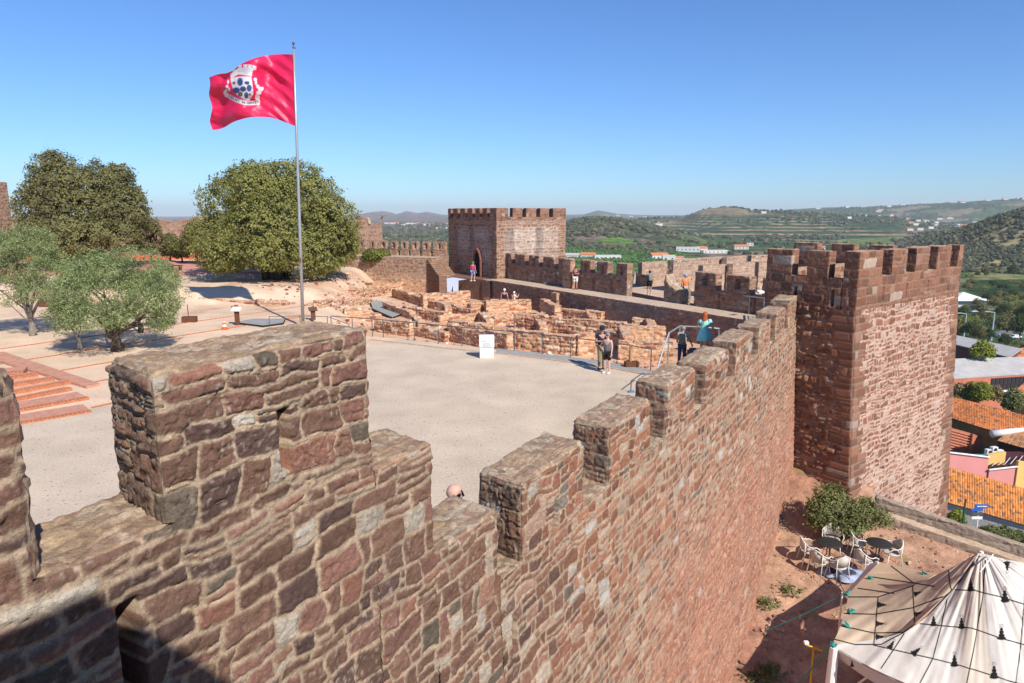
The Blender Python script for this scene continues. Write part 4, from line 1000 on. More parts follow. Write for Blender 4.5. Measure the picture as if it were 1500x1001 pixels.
# stepped face from the walkway down beside the hanging cloth
rb = empty('ramp_wall', (0, 0, 0), 0, 'sunlit orange stone ramp wall dropping from the tower door into the dig', 'ruined wall')
a = P(668, 402, .55); 
stone_block('masonry', a[:2], azd(150)[:2], 6.5, 1.3, -2.0, .5, .08, L_FAR, pal=PAL_RUIN, mort=MORT_R, parent=rb, m=M_STONE_FAR, faces='fbABt', z1f=lambda S: .5 - .32 * np.clip(S - .4, 0, 9) + .05 * noise(S * 2, 0, 0, 3), round_=.08)
stone_block('landing', (P(716, 411, .6))[:2] - WK_D[:2] * 1.2, WK_D[:2], 1.4, 2.4, -2, .6, .1, L_FAR, pal=PAL_WALL, mort=C(.3,.2,.15), parent=rb, m=M_STONE_FAR, faces='fAt')
mb = MB(); pl = [P(664, 406, .55), P(716, 411, .55), P(720, 404, .55), P(700, 400, .55), P(664, 399, .55)]
mb.prism([(q[0], q[1]) for q in pl], -2, .56); mb.build('landing_floor', M_PLAINSTONE, rb)
# far castle wall beyond the trees, with a broken tower at the picture's left edge
fw = empty('north_wall', (0, 0, 0), 0, 'distant red castle wall with jagged top seen between the two big trees', 'castle wall')
a = PY(-160, 350, 92); b = PY(560, 350, 80); dd = (b - a)[:2]; Lw = np.linalg.norm(dd); dd = dd / Lw
stone_block('masonry', a[:2], dd, Lw, .8, .0, 5.5, .16, L_FT, pal=PAL_TOW, mort=C(.38,.25,.18), parent=fw, m=M_STONE_FAR, faces='ft', rnd='t', round_=.15, z1f=lambda S: 5.6 + .35 * np.sign(np.sin(S * 2.2)) * sst(.0, .2, noise(S * .15, 1, 1, 8)) + .35 * noise(S * .5, 0, 0, 7) + .9 * band(S, 33.2, 36.2, .1))
ct = empty('edge_tower', (0, 0, 0), 0, 'tall red tower cut by the left edge of the picture', 'tower')
a = PY(-60, 340, 70); 
stone_block('masonry', a[:2], azd(92)[:2], on_line(9, a, azd(92)), 2, 0, PY(5, 266, 70)[2], .1, L_FT, pal=PAL_TOW, mort=C(.38,.25,.18), parent=ct, m=M_STONE_FAR, faces='fBt')
pav = empty('white_pavilion', (0,0,0), 0, 'white lower building beside the tower at the left edge', 'building')
a = PY(-60, 352, 66); stone_block('wall', a[:2], azd(92)[:2], on_line(12, a, azd(92)), 2, 0, PY(5, 356, 66)[2], .5, L_ASH, pal=[(1, C(.6,.5,.42))], mort=C(.6,.5,.42), parent=pav, m=M_STONE_FAR, faces='fBt', round_=.02, amp=.003, rough=.002)

# ================================================================== the dig: low ruined walls
ruins = []
L_RU = Layout(33, ch=.24, cv=.45, sw=.42, joint=.03, warp=.08, relief=.05, split=.2)
def ruin(u0, v0, u1, v1, h, T=.55, zb=None, label='', lit=True, z0=None):
    """foot pixel of the two ends on the dig floor, height"""
    def foot(u, v):
        z = -.8
        for _ in range(10): p = P(u, v, z); z = float(inner_z(np.array([p[0]]), np.array([p[1]]))[0])
        return P(u, v, z)
    a, b = foot(u0, v0), foot(u1, v1)
    dz = (b[2] - a[2]); d = (b - a)[:2]; L_ = np.linalg.norm(d); d = d / L_
    zmin = min(a[2], b[2]) - .4; i = len(ruins)
    zt = lambda S: a[2] + dz * S / L_ + h + .05 * noise(S * .9 + i * 7, 0, 0, 400 + i) + .05 * np.sign(noise(S * 1.6 + i, 0, 0, 401))
    o = stone_block('ruin_wall', a[:2], d, L_, T, zmin, a[2] + h, .055, L_RU, pal=PAL_RUIN, mort=MORT_R, m=M_STONE_FAR, faces='fbABt', round_=.045, amp=.02, rough=.022, z1f=zt, s_off=i * 5.3,
                    top_pal=[(3, C(.50,.33,.22)), (2, C(.42,.25,.16)), (2, C(.58,.43,.31))])
    tag(o, label, 'ruined wall', 'low ruined walls in the excavation'); ruins.append(o); return o
RU = [
 (742, 511, 842, 522, 1.1, 'front ruin wall directly behind the rail, right of the white box'),
 (490, 424, 512, 434, .7, 'rough ruin wall on the sandy bank left of the terrace wall'),
 (455, 433, 492, 428, .5, 'short rough ruin wall below the smaller evergreen tree'),
 (655, 500, 742, 518, 1.0, 'dark shaded ruin wall left of the white box, close behind the rail'),
 (548, 486, 600, 494, .9, 'pale ruin wall behind the left end of the rail'),
 (604, 492, 652, 502, .6, 'ruin wall behind the low pale blocks near the rail'),
 (846, 522, 872, 520, 1.2, 'pale tumbled ruin pier left of the couple'),
 (905, 528, 985, 530, 1.0, 'front ruin wall behind the brown box sign'),
 (905, 508, 912, 526, 1.1, 'dark cross wall behind the couple and the brown box sign'),
 (752, 482, 928, 500, 1.0, 'long second ruin wall behind the rail, right of the white box'),
 (655, 486, 715, 494, .7, 'second ruin wall left of the white box'),
 (560, 480, 640, 488, .55, 'broken low ruin wall behind the rail at its left end'),
 (620, 452, 690, 447, 1.1, 'ruin wall below the hanging cloth, left part'),
 (690, 462, 740, 455, .9, 'ruin wall right below the ramp wall'),
 (712, 462, 779, 458, 1.0, 'square orange ruin wall in front of the two visitors in the dig'),
 (574, 436, 628, 452, 1.0, 'dark diagonal ruin wall right of the grey plank walk'),
 (628, 452, 690, 464, .6, 'low stepped ruin wall running on from the diagonal one'),
 (560, 455, 600, 468, .6, 'ruin wall left of the middle of the dig, near the plank bend'),
 (645, 476, 725, 466, .5, 'low ruin wall across the middle of the dig'),
 (725, 478, 800, 470, .6, 'ruin wall behind the white box in the middle ground'),
 (790, 462, 812, 471, 1.2, 'short dark ruin wall between the two sunlit piers'),
 (808, 468, 880, 478, .9, 'orange ruin wall ending below the big buttress'),
 (818, 455, 870, 464, .9, 'ruin wall close under the walkway, right of the buttress'),
 (875, 472, 925, 482, .8, 'dark ended ruin wall behind the couple'),
 (920, 478, 985, 470, .6, 'ruin wall right of the couple, behind the rail'),
 (868, 500, 905, 512, .8, 'ruin wall hidden behind the standing couple'),
 (905, 506, 975, 506, 1.0, 'pale tumbled ruin wall behind the low brown sign'),
 (880, 462, 975, 466, .7, 'long low ruin wall below the grey patched walkway wall'),
 (925, 488, 985, 490, .9, 'ruin wall left of the steel stair rail'),
 (830, 492, 868, 498, .6, 'small ruin wall with sloping top near the couple'),
 (590, 462, 650, 474, .7, 'pale broken ruin wall in the centre left of the dig'),
 (735, 442, 755, 448, .9, 'small pier of ruin wall beside the brown information post'),
 (745, 452, 800, 448, .6, 'low ruin wall just in front of the walkway wall'),
 (290, 432, 400, 436, .5, 'rough rubble wall below the big round tree, left part'),
 (400, 436, 530, 440, .55, 'rough rubble wall behind the flagpole'),
 (470, 452, 545, 446, .5, 'low ruin wall right of the flagpole'),
 (275, 444, 420, 448, .4, 'long low rubble line in front of the terrace bank'),
 (520, 436, 570, 430, .8, 'ruin wall at the foot of the brown terrace wall'),
 (540, 425, 620, 424, .8, 'ruin wall tight against the foot of the terrace wall'),
 (505, 462, 560, 470, .5, 'ruin wall below the bend of the plank walk'),
 (640, 440, 652, 462, .7, 'short cross wall below the terrace stairs'),
 (700, 470, 712, 486, .7, 'short cross wall directly behind the white box'),
 (600, 472, 612, 486, .6, 'short cross wall near the left end of the rail'),
 (780, 478, 790, 494, .8, 'short cross wall in the middle of the long front ruin'),
 (855, 466, 862, 484, .9, 'short cross wall left of the couple'),
 (940, 476, 948, 500, .9, 'short cross wall behind the brown sign box'),
]
for r_ in RU: ruin(r_[0], r_[1], r_[2], r_[3], r_[4] * (1.0 if r_[1] > 450 else .8), label=r_[5])
# fallen stones between the walls: nobody could count them
def rubble():
    rg = np.random.RandomState(4); n = 3000
    u = rg.uniform(-19, 12, n); y = rg.uniform(27, 66, n)
    ok = (y > edge_y(u) + .9) & ((u - WK_O[0]) * WK_N[0] + (y - WK_O[1]) * WK_N[1] < -.4)
    ok &= (fbm(u * .35, y * .35, 0, 420, 3) > -.1) & ((inner_z(u, y) < -.4) | ((u > -19) & (y > 46)))
    u, y = u[ok], y[ok]
    rr = rg.uniform(.05, .15, len(u)) * rg.uniform(.6, 1.3, len(u))
    o = blobs('fallen_stones', u, y, rr, palette(PAL_RUIN, rg.uniform(0, 1, len(u))), 1, .6, inner_z, 6, M_STONE_FAR)
    o['kind'] = 'stuff'; o['label'] = 'loose reddish stones strewn through the excavation'; o['category'] = 'rubble'
rubble()
# ================================================================== flag
M_STEEL = mat('galvanised_steel', (.42,.43,.44), .45, .6, .08, 4)
M_DKSTEEL = mat('dark_steel_rail', (.13,.13,.135), .5, .5, .1, 6)
M_BLUE = mat('dark_blue_paint', (.03,.045,.10), .45, .2, .1, 6)
M_CORTEN = mat('rusted_brown_steel', (.13,.055,.03), .8, .1, .2, 12)
M_WHITEP = mat('white_panel', (.80,.79,.76), .6, 0, .03, 2)
M_CONC = mat('grey_concrete', (.30,.295,.28), .9, 0, .12, 2, .3, 20)
pb = P(444, 479, 0); ptop = PY(430, 66, pb[1])
fp = empty('flagpole', pb, 0, 'tall slender grey flagpole rising behind the big foreground merlon', 'flagpole')
mb = MB(); tp = ptop - pb; mb.tube([(0, 0, 0), tuple(tp * .35), tuple(tp * .7), tuple(tp * .985)], [.095, .085, .07, .055], 12); mb.build('pole', M_STEEL, fp, True)
mb = MB(); mb.lathe([(.16, 0), (.16, .03), (.12, .05), (.12, .16)], (0, 0, 0), 14); mb.build('base_collar', M_STEEL, fp)
mb = MB(); q = tp * .985; mb.tube([tuple(q), tuple(q + C(0, 0, .25))], .03, 8); mb.tube([tuple(q + C(-.08, 0, .12)), tuple(q + C(.12, 0, .06))], .03, 6); mb.lathe([(.01, 0), (.06, .03), (.08, .08), (.05, .14), (.01, .16)], tuple(q + C(0, 0, .22)), 10); mb.build('finial', M_DKSTEEL, fp)
mb = MB(); mb.tube([tuple(tp * .25), tuple(tp * .252 + C(.12, -.06, 0))], .03, 6); mb.box(tuple(tp * .25 + C(0, -.09, 0)), (.06, .08, .25)); mb.build('cleat', M_CORTEN, fp)
def curve(pts, t):
    pts = np.array(pts, float); d = np.concatenate([[0], np.cumsum(np.hypot(*np.diff(pts, axis=0).T))]); d /= d[-1]
    out = []
    for k in range(2):                       # smoothed polyline
        y = np.interp(t, d, pts[:, k]); e = .04
        y = (np.interp(np.clip(t - e, 0, 1), d, pts[:, k]) + y + np.interp(np.clip(t + e, 0, 1), d, pts[:, k])) / 3
        out.append(y)
    return np.stack(out, -1)
def fz(pts): return [(295 + x / 7.15, 60 + y / 7.15) for x, y in pts]
NS, NT = 300, 230
s = np.linspace(0, 1, NS); t = np.linspace(0, 1, NT)
topc = curve(fz([(975,132),(900,130),(800,130),(700,138),(600,155),(480,200),(400,240),(300,325),(180,335),(80,375)]), s)
botc = curve(fz([(990,905),(920,880),(850,850),(780,822),(700,805),(600,800),(500,805),(350,850),(230,925),(122,942)]), s)
hoi = curve(fz([(975,132),(982,520),(990,905)]), t); fly = curve(fz([(80,375),(95,450),(75,560),(118,700),(85,850),(122,942)]), t)
S, T = np.meshgrid(s, t, indexing='ij')
uvp = (1 - T)[..., None] * topc[:, None] + T[..., None] * botc[:, None] + (1 - S)[..., None] * hoi[None] + S[..., None] * fly[None] \
    - ((1-S)*(1-T))[..., None]*topc[0] - (S*(1-T))[..., None]*topc[-1] - ((1-S)*T)[..., None]*botc[0] - (S*T)[..., None]*botc[-1]
dep = 1.0 * .55 * np.sin(S * 6.2 + .6 + 1.2 * T) * sst(0, .5, S) + .30 * np.sin(S * 12 - T * 4.0) * sst(.05, .6, S) + .10 * np.sin(T * 13 + S * 9) * sst(.02, .3, S) + .09 * fbm(S * 6, T * 7 + S * 4, 0, 505, 3) * sst(.01, .12, S) + .8 * S \
    + .22 * sst(.78, .86, S) - .06 * np.sin((T + .9 * S) * 30) * np.exp(-((S - .2) / .16) ** 2) - .3 * S * T
Yb = pb[1] + (ptop[1] - pb[1]) * .9
V = np.zeros((NS, NT, 3))
cc_, ss_ = math.cos(PITCH), math.sin(PITCH)
a_, w_ = uvp[..., 0] - 750, uvp[..., 1] - 500.5
ry, rzv = 1000 * cc_ - w_ * ss_, -1000 * ss_ - w_ * cc_
kk_ = (Yb + dep) / ry
V[..., 0] = a_ * kk_; V[..., 1] = Yb + dep; V[..., 2] = CZ + rzv * kk_
# emblem, drawn on the cloth in its own coordinates (seen from the back, so mirrored)
ex_ = (295 + 0 - 295 + (uvp[..., 0] - 295) * 7.15); ey_ = (uvp[..., 1] - 60) * 7.15
RED = C(.88, .025, .13); WH = C(.82, .80, .80); BL = C(.03, .06, .22); BR = C(.16, .08, .05)
col = np.tile(RED, (NS, NT, 1))
def paint(m, c_):
    global col
    m = np.clip(m, 0, 1)[..., None]; col = col * (1 - m) + c_ * m
def pol(pts, soft=5):
    """convex polygon mask"""
    m = np.ones_like(ex_); pts = np.array(pts, float); c0 = pts.mean(0)
    for i in range(len(pts)):
        p, q = pts[i], pts[(i + 1) % len(pts)]; d = q - p; n = np.array([-d[1], d[0]]) / np.hypot(*d)
        if np.dot(c0 - p, n) < 0: n = -n
        m = m * sst(-soft, soft, (ex_ - p[0]) * n[0] + (ey_ - p[1]) * n[1])
    return m
def ell(cx, cy, rx, ry, soft=.12): return sst(1 + soft, 1 - soft, np.hypot((ex_ - cx) / rx, (ey_ - cy) / ry))
# mural crown
paint(pol([(300, 345), (385, 290), (400, 345), (310, 395)]), WH); paint(pol([(385, 290), (545, 285), (525, 372), (395, 350)]), WH); paint(pol([(380, 288), (470, 278), (460, 350), (385, 352)]), WH)
for cx, cy, an in [(345, 305, -.5), (405, 275, -.15), (460, 268, 0), (505, 270, .1), (555, 282, .3)]:
    for k in (-1, 0, 1): paint(ell(cx + k * 15 * math.cos(an), cy + k * 15 * math.sin(an) - 14, 6.5, 9), WH)
    paint(ell(cx, cy + 8, 21, 17), WH)
for x in range(320, 540, 26): paint(ell(x, 338 - .02 * (x - 430) - 22 * math.cos((x - 430) / 110.), 4, 7) * .35, C(.35,.3,.35))
# shield
sh = pol([(303, 395), (360, 378), (440, 370), (520, 378), (538, 470), (545, 560), (500, 628), (440, 610), (370, 565), (325, 490)], 6); paint(sh, WH)
def grapes(cx, cy, rx, ry):
    m = ell(cx, cy, rx, ry); paint(m, BL)
    d = (np.sin(ex_ * .42) * np.sin(ey_ * .42)) > .3; paint(m * d * .7, C(.22,.30,.55))
grapes(405, 430, 29, 42); grapes(366, 518, 36, 30); grapes(436, 505, 32, 28); grapes(500, 495, 26, 36); grapes(470, 572, 22, 34); grapes(478, 440, 26, 20)
for cx, cy, r in [(340, 442, 15), (408, 560, 24), (506, 562, 12)]: paint(ell(cx, cy, r, r), BR); paint(ell(cx, cy, r * .4, r * .4), C(.45,.3,.15))
paint(ell(478, 412, 18, 12), WH)
# ribbon with scrolls
rb_y = 655 - .00145 * (ex_ - 470) ** 2 + .12 * (ex_ - 470)
ribm = sst(0, 6, ex_ - 265) * sst(0, 6, 612 - ex_) * sst(26, 20, np.abs(ey_ - rb_y + 5)); paint(ribm, WH)
for cx, cy, rx, ry in [(250, 545, 20, 26), (268, 575, 26, 16), (280, 430, 11, 22), (268, 480, 15, 18), (290, 510, 12, 20), (258, 520, 12, 14), (565, 405, 18, 18), (572, 440, 13, 24), (590, 478, 18, 20), (618, 508, 26, 26), (600, 545, 28, 20), (585, 590, 24, 34), (598, 640, 18, 34), (640, 500, 12, 18)]: paint(ell(cx, cy, rx, ry), WH)
FONT = {'C': '011100100100011', 'I': '111010010010111', 'D': '110101101101110', 'A': '010101111101101', 'E': '111100110100111', 'S': '011100010001110', 'L': '100100100100111', 'V': '101101101101010', ' ': '0' * 15}
txt = 'CIDADE DE SILVES'; cw = 19.5
for i, chh in enumerate(txt):
    x0 = 590 - i * cw
    for j, b_ in enumerate(FONT[chh]):
        if b_ == '1':
            gx = x0 - (j % 3) * 4.6; gy = 655 - .00145 * (gx - 470) ** 2 + .12 * (gx - 470) - 5 - 11 + (j // 3) * 5
            paint(sst(3.2, 2.2, np.abs(ex_ - gx)) * sst(3.4, 2.4, np.abs(ey_ - gy)), C(.12,.10,.16))
nrm_off = C(0, .004, 0)
Vf = V.reshape(-1, 3); me = np_mesh('flag', Vf, gridF(NS, NT), True, col.reshape(-1, 3))
m, nt, b = new_mat('flag_cloth'); L = nt.links.new
at = N(nt, 'ShaderNodeAttribute', attribute_name='Col'); L(at.outputs['Color'], b.inputs['Base Color']); b.inputs['Roughness'].default_value = .42; b.inputs['Specular IOR Level'].default_value = .5
tr = N(nt, 'ShaderNodeBsdfTranslucent'); L(at.outputs['Color'], tr.inputs['Color']); mx = N(nt, 'ShaderNodeMixShader'); mx.inputs[0].default_value = .35
L(b.outputs[0], mx.inputs[1]); L(tr.outputs[0], mx.inputs[2]); L(mx.outputs[0], nt.nodes['Material Output'].inputs[0])
o = link('flag', me, m); so_ = o.modifiers.new('thickness', 'SOLIDIFY'); so_.thickness = .006
tag(o, 'red flag with white and blue town crest waving at the top of the flagpole', 'flag')

# ================================================================== rails, signs, boxes
def rail(name, pts, hs, label, r=.022, m=M_DKSTEEL, mid=(.55,), posts=True, cat='railing', zf=None):
    """pts: foot points"""
    o = empty(name, pts[0], 0, label, cat); o0 = np.array(pts[0])
    pts = [np.array(p) - o0 for p in pts]
    q = MB(); q.tube([p + C(0, 0, hs) for p in pts], r, 8); q.build('top_rail', m, o)
    for f in mid: q = MB(); q.tube([p + C(0, 0, hs * f) for p in pts], r * .6, 6); q.build('middle_rail', m, o)
    if posts:
        for p in pts: q = MB(); q.tube([p - C(0, 0, .1), p + C(0, 0, hs)], r, 8); q.build('post', m, o)
    return o
pu = [484, 515, 544, 560, 605.6, 641, 676, 714, 753.7, 794.8, 837, 880, 925, 957]
def on_edge(u):
    # point of the plaza edge under pixel column u
    t_ = (u - 750) / 985.0; ys = np.linspace(20, 45, 500); xs = t_ * ys; return C(xs[np.argmin(np.abs(ys - edge_y(xs)))], ys[np.argmin(np.abs(ys - edge_y(xs)))] + .25, 0)
rail('plaza_railing', [on_edge(u) for u in pu], .92, 'long dark steel railing between the gravel plaza and the excavation', mid=())
a = P(410, 480, 0); rail('dig_railing', [P(395, 478, 0), P(440, 477, 0), P(480, 478, 0), on_edge(510)], .55, 'low dark railing behind the foot of the flagpole', .018, mid=())
# concrete path behind the rail
mb = MB()
us_ = [728, 760, 800, 840, 880, 920, 960, 990]
for u0, u1 in zip(us_[:-1], us_[1:]):
    a, b = on_edge(u0), on_edge(u1); k = [.2 + 0 * .0, .2]
    mb.prism([(a[0], a[1] - .85), (b[0], b[1] - .95), (b[0], b[1] + .12), (a[0], a[1] + .12)], -1.2, .03)
o = mb.build('concrete_path', M_CONC); o['kind'] = 'structure'
mb = MB()
for u0, u1 in zip([545, 600, 650, 700, 728, 760, 800, 840, 880, 920], [600, 650, 700, 728, 760, 800, 840, 880, 920, 960]):
    a, b = on_edge(u0), on_edge(u1); mb.prism([(a[0], a[1] - 1.05), (b[0], b[1] - 1.05), (b[0], b[1] - .9), (a[0], a[1] - .9)], -.2, .035)
o = mb.build('kerb_strip', mat('sandy_kerb', (.50,.33,.22), .9, 0, .2, 5)); o['kind'] = 'structure'
# white box
b = P(713, 524, 0); o = empty('information_box', b, R(4), 'white panelled information box standing on the gravel by the railing', 'information board')
q = MB(); q.box((0, 0, .24), (.62, .34, .47), bev=.01); q.build('base', M_WHITEP, o)
q = MB(); q.box((0, 0, .75), (.66, .38, .52), bev=.015); q.build('panel', M_WHITEP, o)
q = MB(); q.box((-.12, -.195, .78), (.22, .01, .05)); q.build('printed_line', mat('faint_print', (.45,.46,.48), .6), o)
for k in range(7):
    q = MB(); q.box((.03 - .02 * (k % 3), -.195, .70 - .03 * k), (.44 - .05 * (k % 3), .008, .010)); q.build('printed_line', bpy.data.materials['faint_print'], o)
# stair rails by the walking pair
S0 = P(962, 548, 0); 
def railpath(name, pts, label, r=.03, m=M_STEEL, cat='railing'):
    o = empty(name, pts[0], 0, label, cat); o0 = np.array(pts[0]); q = MB(); q.tube([np.array(p) - o0 for p in pts], r, 8); q.build('hand_rail', m, o); return o
Yr = P(975, 548, 0)[1]
o = railpath('stair_railing', [P(961, 548, 0), PY(970, 517, Yr + .5), PY(980, 488, Yr + 1), PY(996, 478, Yr + 2.2), PY(1030, 479.5, Yr + 2.8), PY(1053, 481.5, Yr + 3.0), PY(1053, 494, Yr + 3.0)], 'grey steel stair rail beside the man in the grey shirt', .035)
for (u, v, dY) in [(980, 488, 1), (996, 478, 2.2), (1030, 479.5, 2.8)]:
    p = PY(u, v, Yr + dY); q = MB(); q.tube([p - np.array(o.location), C(p[0], p[1], 0) - np.array(o.location)], .03, 8); q.build('post', M_STEEL, o)
o = railpath('low_bracket_rail', [P(924, 575, 0), P(924, 575, 0) + C(0, 0, .42), PY(941, 547, P(941, 560, 0)[1]), PY(953, 550, P(953, 566, 0)[1]), P(956, 570, 0)], 'small dark bent rail with blue foot beside the curtain wall', .02, M_DKSTEEL)
q = MB(); q.box((.02, 0, .03), (.22, .12, .06), bev=.01); q.build('foot_plate', mat('blue_foot', (.08,.18,.38), .5), o)
# walkway rail near the tower
wkp = lambda u, v: P(u, v, .62)
o = rail('walkway_railing', [wkp(1048, 449), wkp(1073, 455), wkp(1097, 460), wkp(1118, 463)], 1.0, 'steel rail with three pale posts at the near end of the walkway', .028, M_STEEL, mid=())
o = rail('blue_stair_railing', [wkp(1120, 466), wkp(1126, 478) + C(.1, 0, .2), wkp(1128, 488) + C(.25, 0, .3)], 1.15, 'dark blue stair rail at the tower end of the walkway', .05, M_BLUE, mid=(.3, .55, .8))
q = MB(); q.box((0, 0, 0), (.42, .22, .12), rz=.5, rx=.3, bev=.02); o = q.build('lamp_box', M_WHITEP); o.location = PY(1114, 428, wkp(1120, 466)[1]); tag(o, 'small white lamp box on top of the dark blue stair rail', 'lamp')
# rusty box signs
for i, (u, v, s_, lb_) in enumerate([(925, 538, 1.0, 'rusty brown box with a thin post behind the couple on the plaza edge'), (278, 472, 1.0, 'rusty brown box with a thin post on the sand left of the flagpole'), (70, 449, .9, 'rusty brown box half hidden under the left olive trees')]):
    b = P(u, v, 0); sc = b[1] / 1000 * (21 if i != 1 else 20)
    o = empty('box_sign', b, R(6), lb_, 'sign', 'rusty box signs'); q = MB(); q.box((0, 0, sc * .22), (sc, sc * .5, sc * .42), bev=.015); q.build('box', M_CORTEN, o)
    q = MB(); q.tube([(-.05, 0, sc * .4), (-.05, 0, sc * .4 + .72)], .025 if i else .05, 8); q.build('post', M_CORTEN if i else mat('tan_post', (.42,.27,.14), .8), o)
# lecterns
def lectern(u, v, h, label, topm, rz=0, z=0):
    b = P(u, v, z); o = empty('lectern_sign', b, rz, label, 'sign'); q = MB(); q.box((0, 0, h * .45), (.26, .10, h * .9), bev=.01); q.build('post', M_CORTEN, o)
    q = MB(); q.box((0, -.03, h * .95), (.50, .36, .05), rx=R(32), bev=.01); q.build('panel', topm, o)
lectern(348, 476, .95, 'brown post sign with a white slanted panel near the orange cone', M_WHITEP)
lectern(459, 469, .7, 'dark slanted panel sign behind the flagpole, on its right', M_CORTEN, .5)
lectern(713, 458, 1.1, 'brown and grey information post inside the dig', M_CORTEN, .3, -1.2)
# traffic cone
b = P(329, 483, 0); o = empty('traffic_cone', b, 0, 'small orange and white traffic cone on the sand', 'traffic cone')
M_CO = mat('cone_orange', (.75,.12,.02), .5, 0, .05)
q = MB(); q.box((0, 0, .02), (.36, .36, .04), bev=.01); q.build('base', M_CO, o)
q = MB(); q.lathe([(.14, .04), (.115, .17)], (0, 0, 0), 16); q.lathe([(.092, .29), (.065, .41)], (0, 0, 0), 16); q.lathe([(.048, .49), (.03, .56)], (0, 0, 0), 16); q.build('cone', M_CO, o)
q = MB(); q.lathe([(.115, .17), (.092, .29)], (0, 0, 0), 16); q.lathe([(.065, .41), (.048, .49)], (0, 0, 0), 16); q.build('white_bands', M_WHITEP, o)
# plank walks
def gpix(u, v):
    z = 0.
    for _ in range(12): p = P(u, v, z); z = float(inner_z(np.array([p[0]]), np.array([p[1]]))[0])
    return P(u, v, z)
def deck(name, pts, z, th, label, m=M_CONC):
    pp = [gpix(*q) + C(0, 0, th + .05) for q in pts]; c_ = np.mean(pp, 0); o = empty(name, c_, 0, label, 'walkway')
    V = [tuple(p - c_) for p in pp] + [tuple(p - c_ - C(0, 0, th)) for p in pp]; n = len(pp); mb = MB(); mb.add(V, [list(range(n)), list(range(n, 2 * n))[::-1]] + [(i, (i + 1) % n, n + (i + 1) % n, n + i) for i in range(n)])
    mb.build('deck', m, o)
    q = MB(); e = [tuple(p - c_ - C(0, 0, th / 2)) for p in pp]; q.tube(e + [e[0]], th * .5 + .01, 6); q.build('edge_beam', M_DARKM, o)
M_DARKM = mat('dark_edge_beam', (.02,.02,.022), .6)
deck('plank_walk', [(541, 442), (558, 444), (592, 461), (575, 468), (546, 455)], -.35, .1, 'grey plank walk bending through the left of the dig')
deck('plank_walk', [(345, 475), (372, 470), (418, 470), (415, 476), (385, 480)], .06, .06, 'grey slab on the sand right of the white panelled post sign')
deck('plank_walk', [(322, 424), (400, 419), (418, 428), (395, 434), (352, 433)], .75, .05, 'dark footbridge in the shade below the big round tree')
for (u, v) in [(335, 428), (352, 430), (372, 431), (392, 431), (410, 429), (430, 428)]:
    p = gpix(u, v); q = MB(); q.tube([(0, 0, 0), (0, 0, .95)], .025, 6); o = q.build('guard_post', M_DKSTEEL); o.location = p; tag(o, 'thin guard post of the footbridge under the big round tree', 'post', 'guard posts of the shaded footbridge')
# white cloth shelter
o = empty('cloth_banner', P(663, 436, -1.0), R(0), 'pale blue cloth shelter hanging on two posts above the dig', 'banner')
b0 = np.array(o.location); Yc = b0[1]
def loc_(u, v, dy=0): return PY(u, v, Yc + dy) - b0
q = MB(); A_ = [loc_(654.5, 408), loc_(671.5, 411), loc_(671.5, 434), loc_(664, 433), loc_(663, 418), loc_(660.5, 431), loc_(655, 431)]
V = [tuple(p) for p in A_] + [tuple(p + C(0, .05, 0)) for p in A_]; n_ = len(A_); q.add(V, [list(range(n_)), list(range(n_, 2 * n_))[::-1]] + [(i, (i + 1) % n_, n_ + (i + 1) % n_, n_ + i) for i in range(n_)])
q.add([tuple(loc_(654.5, 408)), tuple(loc_(671.5, 411)), tuple(loc_(684, 409.5, 1.5)), tuple(loc_(664, 406.5, 1.5))], [(0, 1, 2, 3)])
q.build('cloth', mat('pale_blue_cloth', (.50,.55,.68), .8), o)
for u in (656, 668): q = MB(); q.tube([tuple(loc_(u, 440, .1)), tuple(loc_(u, 410, .1))], .06, 6); q.build('post', M_STEEL, o)
# ================================================================== trees
def crown_mesh(name, lobes, n, leaf, seed, flat=.8, fill=.35, aspect=.55, clump=5):
    """many small leaf faces gathered in clumps over and through a set of lobes: (x,y,z,rx,ry,rz)"""
    rg = np.random.RandomState(seed); lo = np.array(lobes, float)
    w = (lo[:, 3] * lo[:, 4] + lo[:, 4] * lo[:, 5] + lo[:, 3] * lo[:, 5]); w = w / w.sum()
    nc = n // clump
    li = rg.choice(len(lo), nc, p=w); d = rg.normal(size=(nc, 3)); d /= np.linalg.norm(d, axis=1)[:, None]
    r = np.where(rg.uniform(size=nc) < fill, rg.uniform(.35, 1, nc) ** .5, rg.uniform(.9, 1.03, nc))
    # lumpy surface
    q = d * 2.8 + li[:, None] * 3.1
    r = r * (1 + .20 * noise(q[:, 0], q[:, 1], q[:, 2], seed) + .20 * noise(q[:, 0] * 2.6, q[:, 1] * 2.6, q[:, 2] * 2.6, seed + 1))
    c = lo[li, :3] + d * lo[li, 3:] * r[:, None]
    keep = (noise(c[:, 0] * .8, c[:, 1] * .8, c[:, 2] * .8, seed + 2) > -.42); c = c[keep]; d = d[keep]
    c = np.repeat(c, clump, 0) + rg.normal(size=(len(c) * clump, 3)) * leaf * 1.15; dd = np.repeat(d, clump, 0)
    m = len(c)
    nn = dd * flat * 1.5 + rg.normal(size=(m, 3)) * .6; nn[:, 2] += .25; nn /= np.linalg.norm(nn, axis=1)[:, None]
    t = rg.normal(size=(m, 3)); t -= (t * nn).sum(1)[:, None] * nn; t /= np.linalg.norm(t, axis=1)[:, None]
    b = np.cross(nn, t); s = leaf * rg.uniform(.6, 1.35, m)[:, None]
    V = np.stack([c - t * s, c - b * s * aspect, c + t * s, c + b * s * aspect + nn * s * .2], 1).reshape(-1, 3)
    F = np.arange(m * 4).reshape(-1, 4)
    return np_mesh(name, V, F, False)
M_BARK = mat('grey_brown_bark', (.085,.06,.045), .95, 0, .3, 9, .9, 30)
M_BARKP = mat('pale_olive_bark', (.23,.195,.16), .95, 0, .3, 9, .9, 30)
